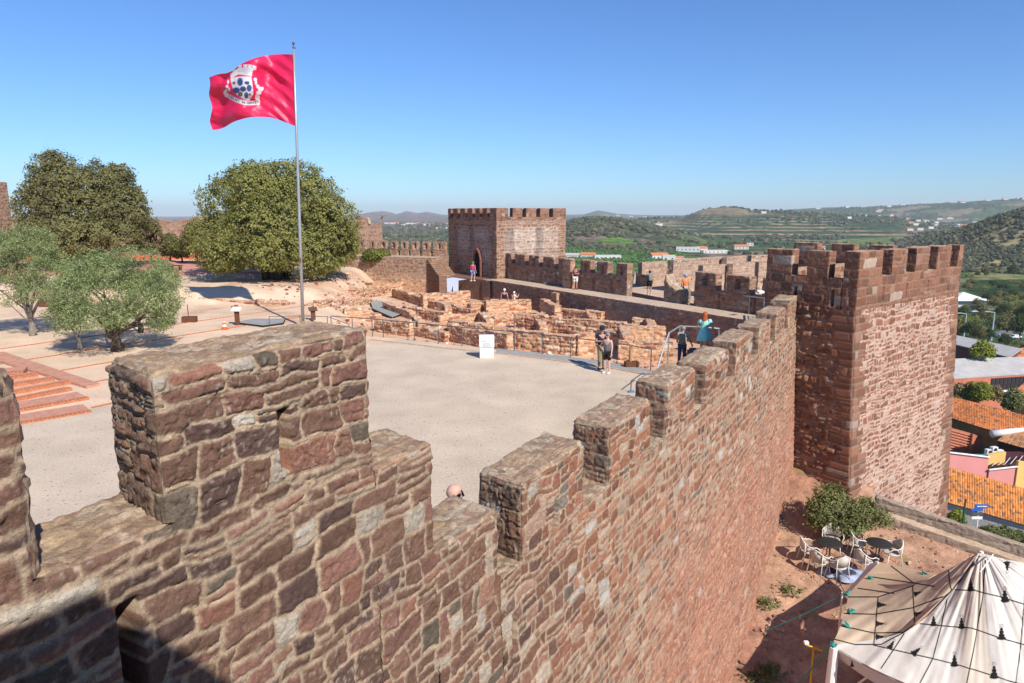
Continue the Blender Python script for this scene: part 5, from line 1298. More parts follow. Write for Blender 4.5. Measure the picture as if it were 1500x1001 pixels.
def limbs(mb, base, h, tips, r0, rg, bend=.15):
    b = np.array(base, float)
    for tp in tips:
        tp = np.array(tp, float); f = b + C(0, 0, h * rg.uniform(.65, 1)); pts = [b, f]
        mid = (f + tp) / 2 + rg.normal(size=3) * bend * np.linalg.norm(tp - f)
        rr = r0 * rg.uniform(.5, .75)
        mb.tube([b + rg.normal(size=3) * r0 * .2, b + (f - b) * .5 + rg.normal(size=3) * r0 * .4, f, (f + mid) / 2 + rg.normal(size=3) * .1, mid, tp], [r0 * .9, r0 * .75, rr, rr * .75, rr * .5, rr * .2], 7)
def tree(name, loc, lobes, trunk_h, r0, n, leaf, seed, mleaf, mbark, label, cat='tree', group=None, trunks=1, spread=.3, rz=0, lean=0, **kw):
    o = empty(name, loc, rz, label, cat, group); rg = np.random.RandomState(seed)
    lob = np.array(lobes, float)
    mb = MB()
    for k in range(trunks):
        a = rg.uniform(0, 6.28); bx = (math.cos(a) * spread * (k > 0), math.sin(a) * spread * (k > 0), -.2)
        sel = rg.permutation(len(lob))[:max(3, len(lob) // trunks)]
        limbs(mb, bx, trunk_h + .2, [lob[i, :3] + rg.normal(size=3) * lob[i, 3:] * .2 for i in sel], r0 * (1 if k == 0 else .7), rg)
    mb.build('trunk', mbark, o, True)
    me = crown_mesh('crown', lobes, n, leaf, seed, **kw); link('crown', me, mleaf, o)
    return o
M_CAROB = leaf_mat('dark_evergreen_leaves', (.215,.215,.065), .38, .55)
M_CAROB2 = leaf_mat('dusty_evergreen_leaves', (.175,.165,.066), .38, .5)
M_OLIVE = leaf_mat('olive_leaves', (.22,.265,.115), .45, 1.4)
M_YEL = leaf_mat('yellow_green_leaves', (.13,.15,.03), .5, 1.2)
M_BUSHL = leaf_mat('shrub_leaves', (.16,.175,.065), .5, 1.5)
def lobes_from(u0, v0, z0base, Y, spec):
    """spec: (du, dv of lobe centre in photo columns/rows, radius in columns, vertical radius rows, depth offset m)"""
    out = []; sc = Y / 1017.5
    for (du, dv, ru, rv, dy) in spec: out.append((du * sc, dy, -dv * sc, ru * sc, ru * sc * .95, rv * sc))
    return out
# the big round tree
b = P(405, 412, .75); Y = b[1]
sp = [(-10, -128, 62, 40, 0), (-70, -110, 42, 38, 1), (45, -120, 50, 42, .5), (-95, -65, 34, 34, .5), (85, -85, 40, 40, 0), (0, -75, 60, 50, -2), (-55, -50, 42, 32, -2.5), (60, -45, 42, 32, -2.0), (100, -55, 26, 30, 1), (10, -42, 42, 20, -3), (0, -90, 70, 60, 2.5), (-30, -150, 40, 26, 1), (-60, -30, 32, 14, -2), (78, -28, 28, 14, -1), (25, -150, 44, 26, 1)]
tree('round_evergreen_tree', b, lobes_from(0, 0, 0, Y, sp), 2.0, .42, 95000, .105, 11, M_CAROB, M_BARK, 'huge dome shaped dark evergreen tree behind the flagpole', trunks=3, spread=.9, clump=6)
# left big tree
b = P(140, 396, .95); Y = b[1]
sp = [(-10, -95, 60, 50, 0), (-52, -140, 34, 30, 1), (10, -120, 44, 36, 1.5), (-85, -85, 34, 40, 1), (-70, -45, 42, 28, 0), (45, -85, 36, 36, .5), (66, -100, 14, 18, 1), (0, -50, 60, 30, -2.5), (50, -50, 28, 22, -1), (-40, -115, 36, 36, 0), (-95, -110, 18, 20, 2), (-20, -25, 34, 14, -1), (-55, -160, 16, 12, 1), (72, -78, 12, 10, 0), (30, -138, 22, 16, 2)]
tree('spreading_evergreen_tree', b, lobes_from(0, 0, 0, Y, sp), 2.2, .45, 85000, .115, 12, M_CAROB2, M_BARK, 'big uneven dark tree at the left, rising behind the olive trees', trunks=2, spread=.7, clump=6)
b = P(478, 405, .8); Y = b[1]
sp = [(0, -60, 34, 28, 0), (22, -48, 24, 22, -.5), (-20, -45, 24, 20, -.5), (8, -80, 22, 16, 0)]
tree('evergreen_tree', b, lobes_from(0, 0, 0, Y, sp), 1.6, .13, 26000, .10, 13, M_CAROB, M_BARK, 'smaller two stemmed evergreen tree growing right beside the dome shaped one', trunks=2, spread=.5)
for k, (u, v, s, mm_, lb_) in enumerate([(222, 386, .95, M_CAROB2, 'thin grey green tree standing just right of the left big tree'), (250, 384, .58, M_CAROB2, 'small dusty tree in front of the distant red wall'), (267, 385, .55, M_YEL, 'small yellow green tree left of the dome shaped tree'), (290, 388, .95, M_CAROB2, 'dusty tree tucked against the left side of the dome shaped tree'), (545, 392, .45, M_YEL, 'yellow green bush on top of the brown terrace wall')]):
    b = P(u, v, 1.1) if k < 4 else PY(548, 378, 68.5); Y = b[1]
    sp = [(0, -42 * s, 20 * s, 22 * s, 0), (-14 * s, -30 * s, 14 * s, 14 * s, .3), (13 * s, -32 * s, 15 * s, 15 * s, -.3), (3, -58 * s, 13 * s, 12 * s, 0)]
    if k == 4: sp = [(0, -4, 16, 6, 0), (-14, -3, 10, 6, 0), (12, -4, 10, 5, 0)]
    tree('small_tree', b, lobes_from(0, 0, 0, Y, sp), .9, .09, 9000, .10, 30 + k, mm_, M_BARK, lb_, 'tree' if k < 4 else 'bush')
# olives
OL = [(172, 515, [(0, -80, 66, 42, 0), (-58, -66, 38, 36, .6), (54, -66, 46, 36, .4), (20, -108, 44, 30, 1.0), (-36, -104, 44, 30, 1.2), (-75, -95, 30, 26, 1.5), (72, -48, 26, 30, 0), (0, -45, 50, 20, -1.2), (60, -92, 26, 22, .8), (-62, -40, 26, 22, -.6), (60, -30, 22, 16, .3)], 46000, 'broad olive tree with a dark trunk behind the foreground merlon', M_BARK, .17),
      (48, 492, [(-10, -95, 50, 36, 0), (-45, -75, 34, 34, 0), (30, -78, 32, 30, .4), (-5, -125, 40, 24, .6), (-40, -110, 30, 28, .5), (20, -55, 26, 18, -.5), (-25, -55, 30, 20, -.5)], 28000, 'olive tree with a pale leaning trunk at the left edge of the picture', M_BARKP, .15),
      (118, 517, [(-12, -78, 30, 24, .3), (-2, -60, 24, 18, -.3)], 9000, 'young olive with a thin pale stem in front of the broad olive', M_BARKP, .075),
      (205, 488, [(10, -82, 34, 26, .5), (-10, -62, 26, 18, .4), (32, -66, 28, 22, .5)], 15000, 'olive tree behind the broad olive, its stem in the shade', M_BARK, .12)]
for k, (u, v, sp, n, lb_, bk_, r0) in enumerate(OL):
    b = P(u, v, .0); Y = b[1]; sp = [(a, c - 16, d * 1.05, e * 1.1, f) for a, c, d, e, f in sp]
    tree('olive_tree', b, lobes_from(0, 0, 0, Y, sp), 1.0, r0, n, .06, 50 + k, M_OLIVE, bk_, lb_, 'olive tree', 'olive trees on the sand', aspect=.28, flat=.35, fill=.75, clump=7, trunks=1)
tree('olive_tree', P(-60, 500, 0), lobes_from(0, 0, 0, 33, [(0, -90, 50, 40, 0), (-40, -80, 40, 30, 0)]), 1.2, .15, 5000, .1, 60, M_OLIVE, M_BARKP, 'olive tree beyond the left edge, known by its shadow on the sand', 'olive tree', 'olive trees on the sand', aspect=.28, flat=.35, clump=7)
# shrub at the tower foot
b = P_out(1225, 792)
Y = b[1]
sp = [(-4, -52, 30, 26, 0), (-30, -52, 22, 24, 0), (28, -48, 24, 22, -.2), (56, -46, 20, 12, -.3), (-10, -74, 26, 14, .2), (10, -34, 26, 12, -.3), (-34, -34, 16, 12, 0), (42, -62, 12, 10, 0)]
tree('shrub', b, lobes_from(0, 0, 0, Y, sp), .25, .035, 11000, .045, 71, M_BUSHL, M_BARK, 'large many stemmed green shrub at the foot of the corner tower', 'shrub', trunks=8, spread=.22, aspect=.45, clump=6, fill=.5)
# weeds
def weed(u, v, s, label, mm_=None, outside=True):
    b = P_out(u, v) if outside else P(u, v, 0); rg = np.random.RandomState(int(u * 7 + v)); mb = MB()
    for i in range(int(110 * s) + 30):
        a = rg.uniform(0, 6.28); rr = rg.uniform(.02, .3) * s; h = rg.uniform(.02, .11) * s; p = C(math.cos(a) * rr, math.sin(a) * rr, 0)
        q = p * 1.35 + C(0, 0, h); w = C(-math.sin(a), math.cos(a), 0) * .025
        mb.add([p - w, p + w, q + w * .4, q - w * .4], [(0, 1, 2, 3)])
        l = q + C(rg.normal() * .03, rg.normal() * .03, .01)
        mb.add([l - w * 1.5, l + C(.03, .01, .0), l + w * 1.5, l + C(-.03, .02, .02)], [(0, 1, 2, 3)])
    o = mb.build('weed', mm_ or M_BUSHL); o.location = b; return tag(o, label, 'weed', 'weeds on the red slope')
weed(1153, 866, 1.0, 'green weed tuft on the red earth below the wall')
weed(1124, 885, .9, 'small weed tuft close to the foot of the wall')
weed(1105, 995, 1.1, 'weed clump at the bottom edge by the wall foot')
weed(1128, 985, 1.1, 'small pale weed at the bottom edge')
weed(1180, 752, 1.0, 'low weed at the tower foot, left of the big shrub')
# ================================================================== people
M_SKIN = mat('skin', (.50,.27,.19), .55, 0, .05, 10); M_SKINP = mat('fair_skin', (.62,.37,.29), .55, 0, .05, 10)
def cloth(name, c_): return bpy.data.materials.get(name) or mat(name, c_, .9, 0, .12, 14, .3, 60)
def skin_mesh(name, verts, edges, radii, root=0, sub=1):
    bm = bmesh.new(); lay = bm.verts.layers.skin.verify(); vs = []
    for i, (v, r) in enumerate(zip(verts, radii)):
        b = bm.verts.new([float(c) for c in v]); rr = r if isinstance(r, tuple) else (r, r); b[lay].radius = rr; b[lay].use_root = (i == root); vs.append(b)
    for a, b in edges: bm.edges.new((vs[a], vs[b]))
    me = bpy.data.meshes.new(name + '_t'); bm.to_mesh(me); bm.free()
    ob = bpy.data.objects.new(name + '_t', me); COL.objects.link(ob)
    sk = ob.modifiers.new('s', 'SKIN'); sk.use_smooth_shade = True; sb = ob.modifiers.new('ss', 'SUBSURF'); sb.levels = sub + 1; sb.render_levels = sub + 1
    dg = bpy.context.evaluated_depsgraph_get(); dg.update(); ev = ob.evaluated_get(dg); out = bpy.data.meshes.new_from_object(ev)
    bpy.data.objects.remove(ob); return out
def me_arrays(me):
    V = np.zeros(len(me.vertices) * 3); me.vertices.foreach_get('co', V); return V.reshape(-1, 3), [list(p.vertices) for p in me.polygons]
def person(loc, h, face_az, label, top, bottom, shoes, hair, skin=M_SKIN, arms=None, legs=None, lean=0., sleeves='short', trousers='short', hat=None, hairlen=0, dress=None, head_turn=0, glasses=False, female=False, group=None, bag=None, bald=False):
    """local axes: x to the person's right, y forward"""
    s = h / 1.75
    o = empty('person', loc, -R(face_az), label, 'person', group)
    sw = .185 if not female else .165; hw = .095
    A = arms or {}; Lg = legs or {}
    J = {}
    J['pel'] = C(0, 0, .96); J['wai'] = C(0, lean * .12, 1.10); J['che'] = C(0, lean * .3, 1.30); J['nec'] = C(0, lean * .48, 1.49); J['hea'] = C(0, lean * .55 + .02, 1.56); J['cra'] = C(0, lean * .58 + .012, 1.655)
    for sd, sg in (('R', 1), ('L', -1)):
        sh = C(sg * sw, lean * .4, 1.42); J['sh' + sd] = sh
        el, wr = A.get(sd, (C(sg * .06, -.02, -.29), C(sg * .03, .08, -.25))); J['el' + sd] = sh + np.array(el); J['wr' + sd] = J['el' + sd] + np.array(wr)
        d = np.array(wr) / np.linalg.norm(wr); J['ha' + sd] = J['wr' + sd] + d * .085
        hp = C(sg * hw, 0, .90); J['hp' + sd] = hp
        kn, an = Lg.get(sd, (C(0, .03, -.43), C(0, -.03, -.40))); J['kn' + sd] = hp + np.array(kn); J['an' + sd] = J['kn' + sd] + np.array(an); J['to' + sd] = J['an' + sd] + C(sg * .02, .15, -.045)
    zmin = min(J['anR'][2], J['anL'][2]) - .07
    for k in J: J[k] = (J[k] - C(0, 0, zmin)) * s
    def mk(nm, names, edges, rad, m, root=0, sub=1):
        me = skin_mesh(nm, [J[n] for n in names], [(names.index(a), names.index(b)) for a, b in edges], [tuple(x * s for x in rad[n]) if isinstance(rad[n], tuple) else rad[n] * s for n in names], root, sub)
        return me
    nb = ['pel', 'wai', 'che', 'nec', 'hea', 'cra', 'shR', 'elR', 'wrR', 'haR', 'shL', 'elL', 'wrL', 'haL', 'hpR', 'knR', 'anR', 'toR', 'hpL', 'knL', 'anL', 'toL']
    eb = [('pel', 'wai'), ('wai', 'che'), ('che', 'nec'), ('nec', 'hea'), ('hea', 'cra'), ('che', 'shR'), ('shR', 'elR'), ('elR', 'wrR'), ('wrR', 'haR'), ('che', 'shL'), ('shL', 'elL'), ('elL', 'wrL'), ('wrL', 'haL'),
          ('pel', 'hpR'), ('hpR', 'knR'), ('knR', 'anR'), ('anR', 'toR'), ('pel', 'hpL'), ('hpL', 'knL'), ('knL', 'anL'), ('anL', 'toL')]
    rb_ = dict(pel=(.15, .11), wai=(.135, .10), che=(.16, .11), nec=.055, hea=.07, cra=.088, shR=.062, shL=.062, elR=.045, elL=.045, wrR=.03, wrL=.03, haR=(.04, .02), haL=(.04, .02), hpR=.088, hpL=.088, knR=.06, knL=.06, anR=.04, anL=.04, toR=(.04, .03), toL=(.04, .03))
    V, F = me_arrays(mk('b', nb, eb, rb_, skin))
    mb = MB(); mb.add(V, F)
    for sd, sg in (('R', 1), ('L', -1)):      # fingers and thumb
        w_, hnd = J['wr' + sd], J['ha' + sd]; d = (hnd - w_) / np.linalg.norm(hnd - w_); sdv = np.cross(d, C(0, 1, 0)); sdv = sdv / (np.linalg.norm(sdv) + 1e-6)
        for k, ln in enumerate([.068, .078, .072, .056]):
            p0 = hnd + sdv * (k - 1.5) * .019 * s; p1 = p0 + d * ln * .55 * s + C(0, .006, 0); p2 = p0 + d * ln * s + C(0, .022, 0) * s
            mb.tube([p0 - d * .02 * s, p1, p2], [.010 * s, .009 * s, .007 * s], 6)
        t0 = w_ + d * .03 * s + sdv * sg * .028 * s; mb.tube([t0, t0 + (sdv * sg * .03 + d * .02 + C(0, .01, 0)) * s, t0 + (sdv * sg * .035 + d * .055 + C(0, .02, 0)) * s], [.012 * s, .011 * s, .008 * s], 6)
    # face
    ht = R(head_turn); fx, fy = math.sin(ht), math.cos(ht); hc = (J['cra'] * .6 + J['hea'] * .4); f = C(fx, fy, 0); rt = C(fy, -fx, 0)
    mb.tube([hc + f * .078 * s + C(0, 0, .012 * s), hc + f * .108 * s - C(0, 0, .022 * s), hc + f * .085 * s - C(0, 0, .03 * s)], [.009 * s, .014 * s, .008 * s], 6)
    mb.tube([hc + f * .078 * s - rt * .022 * s - C(0, 0, .055 * s), hc + f * .086 * s - C(0, 0, .056 * s), hc + f * .078 * s + rt * .022 * s - C(0, 0, .055 * s)], .006 * s, 6)
    for sg in (1, -1): mb.tube([hc + rt * sg * .084 * s + C(0, 0, .025 * s), hc + rt * sg * .096 * s - f * .008 * s, hc + rt * sg * .086 * s - C(0, 0, .03 * s)], [.008 * s, .014 * s, .008 * s], 6)
    body = mb.build('body', skin, o, True)
    q = MB()
    for sg in (1, -1): q.lathe([(.001, -.008 * s), (.010 * s, 0), (.001, .008 * s)], tuple(hc + f * .082 * s + rt * sg * .032 * s + C(0, 0, .012 * s)), 8)
    q.build('eyes', M_DARKM, o)
    if glasses:
        q = MB()
        for sg in (1, -1): q.box(tuple(hc + f * .094 * s + rt * sg * .031 * s + C(0, 0, .012 * s)), (.050 * s, .012 * s, .034 * s), rz=-ht, bev=.006 * s); q.tube([hc + f * .09 * s + rt * sg * .06 * s + C(0, 0, .015 * s), hc + rt * sg * .090 * s + C(0, 0, .02 * s), hc - f * .05 * s + rt * sg * .085 * s + C(0, 0, .005 * s)], .004 * s, 5)
        q.build('sunglasses', M_DARKM, o)
    # hair
    if True:
        hs_ = J['cra']; n_ = 14; Vh = []; Fh = []
        bmh = bmesh.new(); bmesh.ops.create_icosphere(bmh, subdivisions=3, radius=1)
        for v in bmh.verts:
            p = np.array(v.co[:]); fr = p @ f
            r_ = (.094 if bald else .104) * s * (1 + .05 * noise(p[0] * 5, p[1] * 5, p[2] * 5, 9))
            if fr > .25 and p[2] < .35: r_ *= .80
            q_ = p * C(r_, r_ * 1.03, r_ * 1.08)
            if hairlen and fr < .45 and p[2] < .1:
                q_[2] -= hairlen * s * (.1 - p[2]) ; q_[:2] = q_[:2] * (1 + .5 * (.1 - p[2])) - f[:2] * .04 * s * (.1 - p[2])
            v.co = Vector(hs_ + C(0, 0, -.01 * s) + q_)
        meh = bpy.data.meshes.new('hair'); bmh.to_mesh(meh); bmh.free(); link('scalp' if bald else 'hair', meh, skin if bald else hair, o, True)
    if hat is not None:
        q = MB(); c_ = tuple(J['cra'] + C(0, 0, .015 * s)); q.lathe([(.108 * s, -.01), (.112 * s, .02 * s), (.105 * s, .06 * s), (.07 * s, .10 * s), (.02 * s, .115 * s)], c_, 16)
        q.box(tuple(J['cra'] + f * .14 * s + C(0, 0, .015 * s)), (.15 * s, .12 * s, .012 * s), rz=-ht, rx=-.15, bev=.005); q.build('cap', hat, o, True)
    # clothes
    if dress is None:
        nt_ = ['wai', 'pel', 'che', 'shR', 'shL'] ; et = [('wai', 'pel'), ('wai', 'che'), ('che', 'shR'), ('che', 'shL')]; J['nk'] = (J['nec'] * .75 + J['che'] * .25); nt_.append('nk'); et.append(('che', 'nk'))
        rr = dict(pel=(.172, .128), wai=(.162, .122), che=(.178, .13), shR=.078, shL=.078, nk=.075)
        for sd in 'RL':
            if sleeves != 'none': J['sl' + sd] = J['sh' + sd] + (J['el' + sd] - J['sh' + sd]) * .62; nt_.append('sl' + sd); et.append(('sh' + sd, 'sl' + sd)); rr['sl' + sd] = .068
        link('shirt', mk('shirt', nt_, et, rr, top), top, o, True)
    else:
        q = MB(); prof = [(.12, 1.45), (.165, 1.36), (.155, 1.22), (.15, 1.12), (.21, .98), (.27, .78), (.31, .62), (.29, .60)]; Vd = []; n_ = 22
        for i, (r_, z_) in enumerate(prof):
            for k in range(n_):
                th = 2 * math.pi * k / n_; rr_ = r_ * (1 + (.09 * math.cos(th * 5) if i > 4 else 0)) * s; Vd.append((rr_ * math.cos(th), rr_ * .78 * math.sin(th) + lean * .3 * s * min(1, max(0, z_ - .9) * 2), (z_ - zmin) * s))
        Fd = [(i * n_ + k, i * n_ + (k + 1) % n_, (i + 1) * n_ + (k + 1) % n_, (i + 1) * n_ + k) for i in range(len(prof) - 1) for k in range(n_)]
        q.add(Vd, Fd)
        for sd in 'RL': q.tube([J['sh' + sd] * .85 + J['che'] * .15, J['sh' + sd], J['sh' + sd] + (J['el' + sd] - J['sh' + sd]) * .55], [.085 * s, .085 * s, .085 * s], 10)
        q.build('dress', dress, o, True)
    fr_ = {'short': .92, 'shorts_low': 1.0}.get(trousers, 1.0)
    nt_ = ['pel', 'hpR', 'hpL']; et = [('pel', 'hpR'), ('pel', 'hpL')]; rr = dict(pel=(.165, .125), hpR=.108, hpL=.108)
    for sd in 'RL':
        if trousers == 'short': J['ts' + sd] = J['hp' + sd] + (J['kn' + sd] - J['hp' + sd]) * .85; nt_ += ['ts' + sd]; et += [('hp' + sd, 'ts' + sd)]; rr['ts' + sd] = .092
        else: J['tl' + sd] = J['an' + sd] + C(0, 0, .02); nt_ += ['kn' + sd, 'tl' + sd]; et += [('hp' + sd, 'kn' + sd), ('kn' + sd, 'tl' + sd)]; rr['kn' + sd] = .078; rr['tl' + sd] = .058
    if bottom is not None: link('trousers' if trousers != 'short' else 'shorts', mk('t', nt_, et, rr, bottom), bottom, o, True)
    for sd, sg in (('R', 1), ('L', -1)):
        q = MB(); p = J['an' + sd]; q.box(tuple(p + C(sg * .01, .06, -.035) * s), (.10 * s, .27 * s, .085 * s), bev=.03 * s); q.build('shoe', shoes, o, True)
    if bag is not None:
        q = MB(); q.box(tuple(J['che'] + C(0, -.20 * s, -.06 * s)), (.30 * s, .17 * s, .44 * s), bev=.05 * s); q.build('rucksack', bag, o, True)
    return o
SH = cloth('pale_shoes', (.6,.58,.55)); SHD = cloth('dark_shoes', (.05,.05,.05))
NAVY = cloth('navy_cloth', (.015,.02,.055)); BLK = cloth('black_cloth', (.02,.02,.022)); KHA = cloth('khaki_cloth', (.22,.19,.11)); GREY = cloth('grey_cloth', (.36,.37,.40)); TURQ = cloth('turquoise_cloth', (.32,.74,.66))
ORG = cloth('orange_cloth', (.80,.20,.04)); TEAL = cloth('teal_blue_cloth', (.03,.14,.23)); MAR = cloth('maroon_cloth', (.14,.02,.06)); WHT = cloth('white_cloth', (.72,.72,.72)); PNK = cloth('pink_cloth', (.62,.06,.17)); BLU = cloth('light_blue_cloth', (.28,.36,.58)); REDC = cloth('coral_cloth', (.65,.12,.12)); GRN = cloth('green_cloth', (.02,.22,.09)); JEAN = cloth('dark_jeans', (.05,.07,.12)); BRO = cloth('tan_bag', (.40,.14,.05)); PAT = cloth('patterned_cloth', (.16,.16,.17)); CAMO = cloth('camouflage_cloth', (.24,.22,.14)); BEIGE = cloth('beige_cloth', (.42,.37,.31))
HG = mat('grey_hair', (.24,.23,.225), .8, 0, .3, 30); HR = mat('red_hair', (.42,.095,.025), .6, 0, .35, 26, .5, 60); HB = mat('brown_hair', (.06,.035,.02), .7, 0, .3, 30); HW = mat('white_hair', (.65,.64,.62), .8, 0, .2, 30)
bent = {'R': (C(.05, -.03, -.28), C(-.12, .20, .03)), 'L': (C(-.05, -.03, -.28), C(.12, .20, .05))}
hip = {'R': (C(.16, -.05, -.24), C(-.13, .12, -.14)), 'L': (C(-.05, 0, -.29), C(0, .06, -.25))}
walk_ = {'R': (C(0, .12, -.41), C(0, -.10, -.39)), 'L': (C(0, -.05, -.43), C(0, -.16, -.37))}
def gz(x, y): return float(inner_z(np.array([x]), np.array([y]))[0])
def at_(u, v, z): return P(u, v, z)
person(P(880.5, 541, 0), 1.80, 160, 'man in navy shirt and dark cap looking down at his hands beside the woman', NAVY, KHA, SHD, HB, arms=bent, trousers='long', hat=NAVY, head_turn=15)
person(P(889, 547, 0), 1.66, 215, 'woman in patterned sleeveless top and black shorts with a hand on her hip', PAT, BLK, SH, HG, M_SKINP, arms=hip, sleeves='none', glasses=True, female=True)
person(P(998, 536, 0), 1.70, 20, 'grey haired man in grey shirt with camouflage rucksack at the stair rail', GREY, JEAN, SHD, HG, arms={'R': (C(.12, .02, -.27), C(.06, .14, -.20)), 'L': (C(-.06, .05, -.28), C(0, .18, -.12))}, legs=walk_, trousers='long', lean=.25, bag=CAMO)
stp = P(1029, 541, 0); person((stp[0], stp[1], .58), 1.80, 20, 'woman with long red hair and flared turquoise dress, seen from behind', None, None, SHD, HR, M_SKINP, arms={'R': (C(.13, .0, -.26), C(.10, .08, -.22)), 'L': (C(-.09, .02, -.27), C(-.02, .10, -.22))}, hairlen=.42, dress=TURQ, female=True, head_turn=40)
person(P(1003, 440, .6), 1.75, 350, 'man in bright orange shirt and blue cap walking on the walkway', ORG, GREY, SH, HG, legs=walk_, hat=BLU)
person(P(951, 432, .6), 1.74, 355, 'man in blue shirt with a rucksack raising an arm on the walkway', TEAL, BLK, SH, HB, arms={'L': (C(-.17, .08, -.02), C(-.02, .12, .26)), 'R': (C(.06, 0, -.28), C(0, .1, -.24))}, bag=CAMO)
person(P(843, 424, .6), 1.76, 200, 'person in maroon shirt and white shorts on the middle of the walkway', MAR, WHT, SHD, HB, arms=bent)
person(P(693, 412, .6), 1.68, 30, 'person in pink shirt, green cap and light blue shorts at the tower door', PNK, BLU, SH, HG, legs=walk_, hat=GRN)
p1 = P(739, 456, -1.2); p2 = P(753, 456, -1.2)
person((p1[0], p1[1], gz(p1[0], p1[1])), 1.80, 10, 'white haired man in navy vest and coral shorts standing in the dig', NAVY, REDC, SHD, HW, sleeves='none', bag=None)
person((p2[0], p2[1], gz(p2[0], p2[1])), 1.62, 60, 'woman in white top and beige trousers taking a picture in the dig', WHT, BEIGE, SH, HW, M_SKINP, arms={'R': (C(.12, .12, -.2), C(-.06, .16, .2)), 'L': (C(-.12, .12, -.2), C(.06, .16, .2))}, trousers='long', female=True, legs=walk_, bag=BRO)
hp_ = PY(664, 706, 7.6)
person((hp_[0], hp_[1], 1.40), hp_[2] - 1.40 - .03, 75, 'bald man with dark sunglasses, only his head above the near wall', WHT, JEAN, SHD, HG, M_SKINP, glasses=True, bald=True, trousers='long')

st2 = empty('stone_stair', (stp[0], stp[1], 0), -R(20), 'short flight of stone steps under the woman in turquoise', 'steps')
for k in range(4):
    q = MB(); q.box((.1, -.75 + .34 * k + (.6 if k == 3 else 0), .07 * (k + 1)), (1.6, .34 if k < 3 else 1.5, .145 * (k + 1)), bev=.01); q.build('step', M_PLAINSTONE, st2)
# ================================================================== low wall, fence and town below
LA, LB = P_out(1293, 767), P_out(1424, 813); LD = (LB - LA); LD[2] = 0; LL = np.linalg.norm(LD); LD = LD / LL; LN = np.array([-LD[1], LD[0], 0])
if LN[1] < 0: LN = -LN
lz = lambda s: LA[2] + (LB[2] - LA[2]) * s / LL
tw = empty('terrace_parapet', (0, 0, 0), 0, 'low stepped stone and concrete wall along the slope between the tower foot and the tent', 'wall')
PALC = [(2, C(.30,.22,.16)), (2, C(.34,.26,.20)), (1, C(.24,.17,.125))]
LW_ = 10.0
stone_block('ledge', LA[:2], LD[:2], LW_, .42, -6.5, lz(0) + .32, .035, L_ASH, pal=PALC, mort=C(.36,.27,.2), parent=tw, faces='fAt', z1f=lambda S: lz(S) + .30, round_=.03, amp=.01, rough=.008, top_pal=[(1, C(.50,.37,.25)), (1, C(.44,.32,.22))])
stone_block('kerb_wall', (LA + LN * .42)[:2] - LD[:2] * .3, LD[:2], LW_, .26, -7.5, 0, .035, L_ASH, pal=[(1, C(.27,.215,.17)), (1, C(.31,.25,.20))], mort=C(.30,.24,.19), parent=tw, faces='fbAt', z0f=lambda S: -9 + 0 * S, z1f=lambda S: lz(S) + .70, round_=.03, amp=.01, rough=.012, top_pal=[(1, C(.35,.29,.22)), (1, C(.27,.21,.16))])
M_GRNP = mat('green_painted_post', (.01,.085,.055), .5, 0, .1)
fe = empty('mesh_fence', (0, 0, 0), 0, 'green posted wire fence standing on the low wall at the right', 'fence')
fpos = []
for s in (2.15, 4.55, 6.95, 9.3):
    p = LA + LN * .58 + LD * s; z0 = lz(s) + .68; fpos.append((p, z0)); q = MB(); q.tube([(p[0], p[1], z0), (p[0], p[1], z0 + .8)], .03, 8); q.build('post', M_GRNP, fe)
q = MB()
for (p, z0), (p2, z2) in zip(fpos[:-1], fpos[1:]):
    for k in range(1, 9): q.tube([(p[0], p[1], z0 + k * .09), (p2[0], p2[1], z2 + k * .09)], .0022, 4, False)
    for k in range(1, 26): a = p + (p2 - p) * k / 26; q.tube([(a[0], a[1], z0 + (z2 - z0) * k / 26 + .02), (a[0], a[1], z0 + (z2 - z0) * k / 26 + .76)], .0022, 4, False)
q.build('wire_mesh', M_GRNP, fe)
def wedge(u, v, Y):                       # point under a pixel at depth Y
    return PY(u, v, Y)
def roof_pts(eL, eR, rR, rL, Y0, slope=.33):
    a = PY(*eL, Y0); b = P(*eR, a[2]); d = (b - a); d[2] = 0; d /= np.linalg.norm(d); n = np.array([-d[1], d[0], 0])
    if n[1] < 0: n = -n
    def hit(u, v):
        r = ray(u, v); # CZ + k r2 = a2 + slope * ((k r - a) . n)
        k = (a[2] - CZ - slope * (a @ n)) / (r[2] - slope * (r @ n)) if True else 0
        return np.array([r[0] * k, r[1] * k, CZ + r[2] * k])
    return a, b, hit(*rR), hit(*rL)
M_TILE = attr_mat('clay_roof_tiles', .85, .25, 1.5, .4, 9, .03)
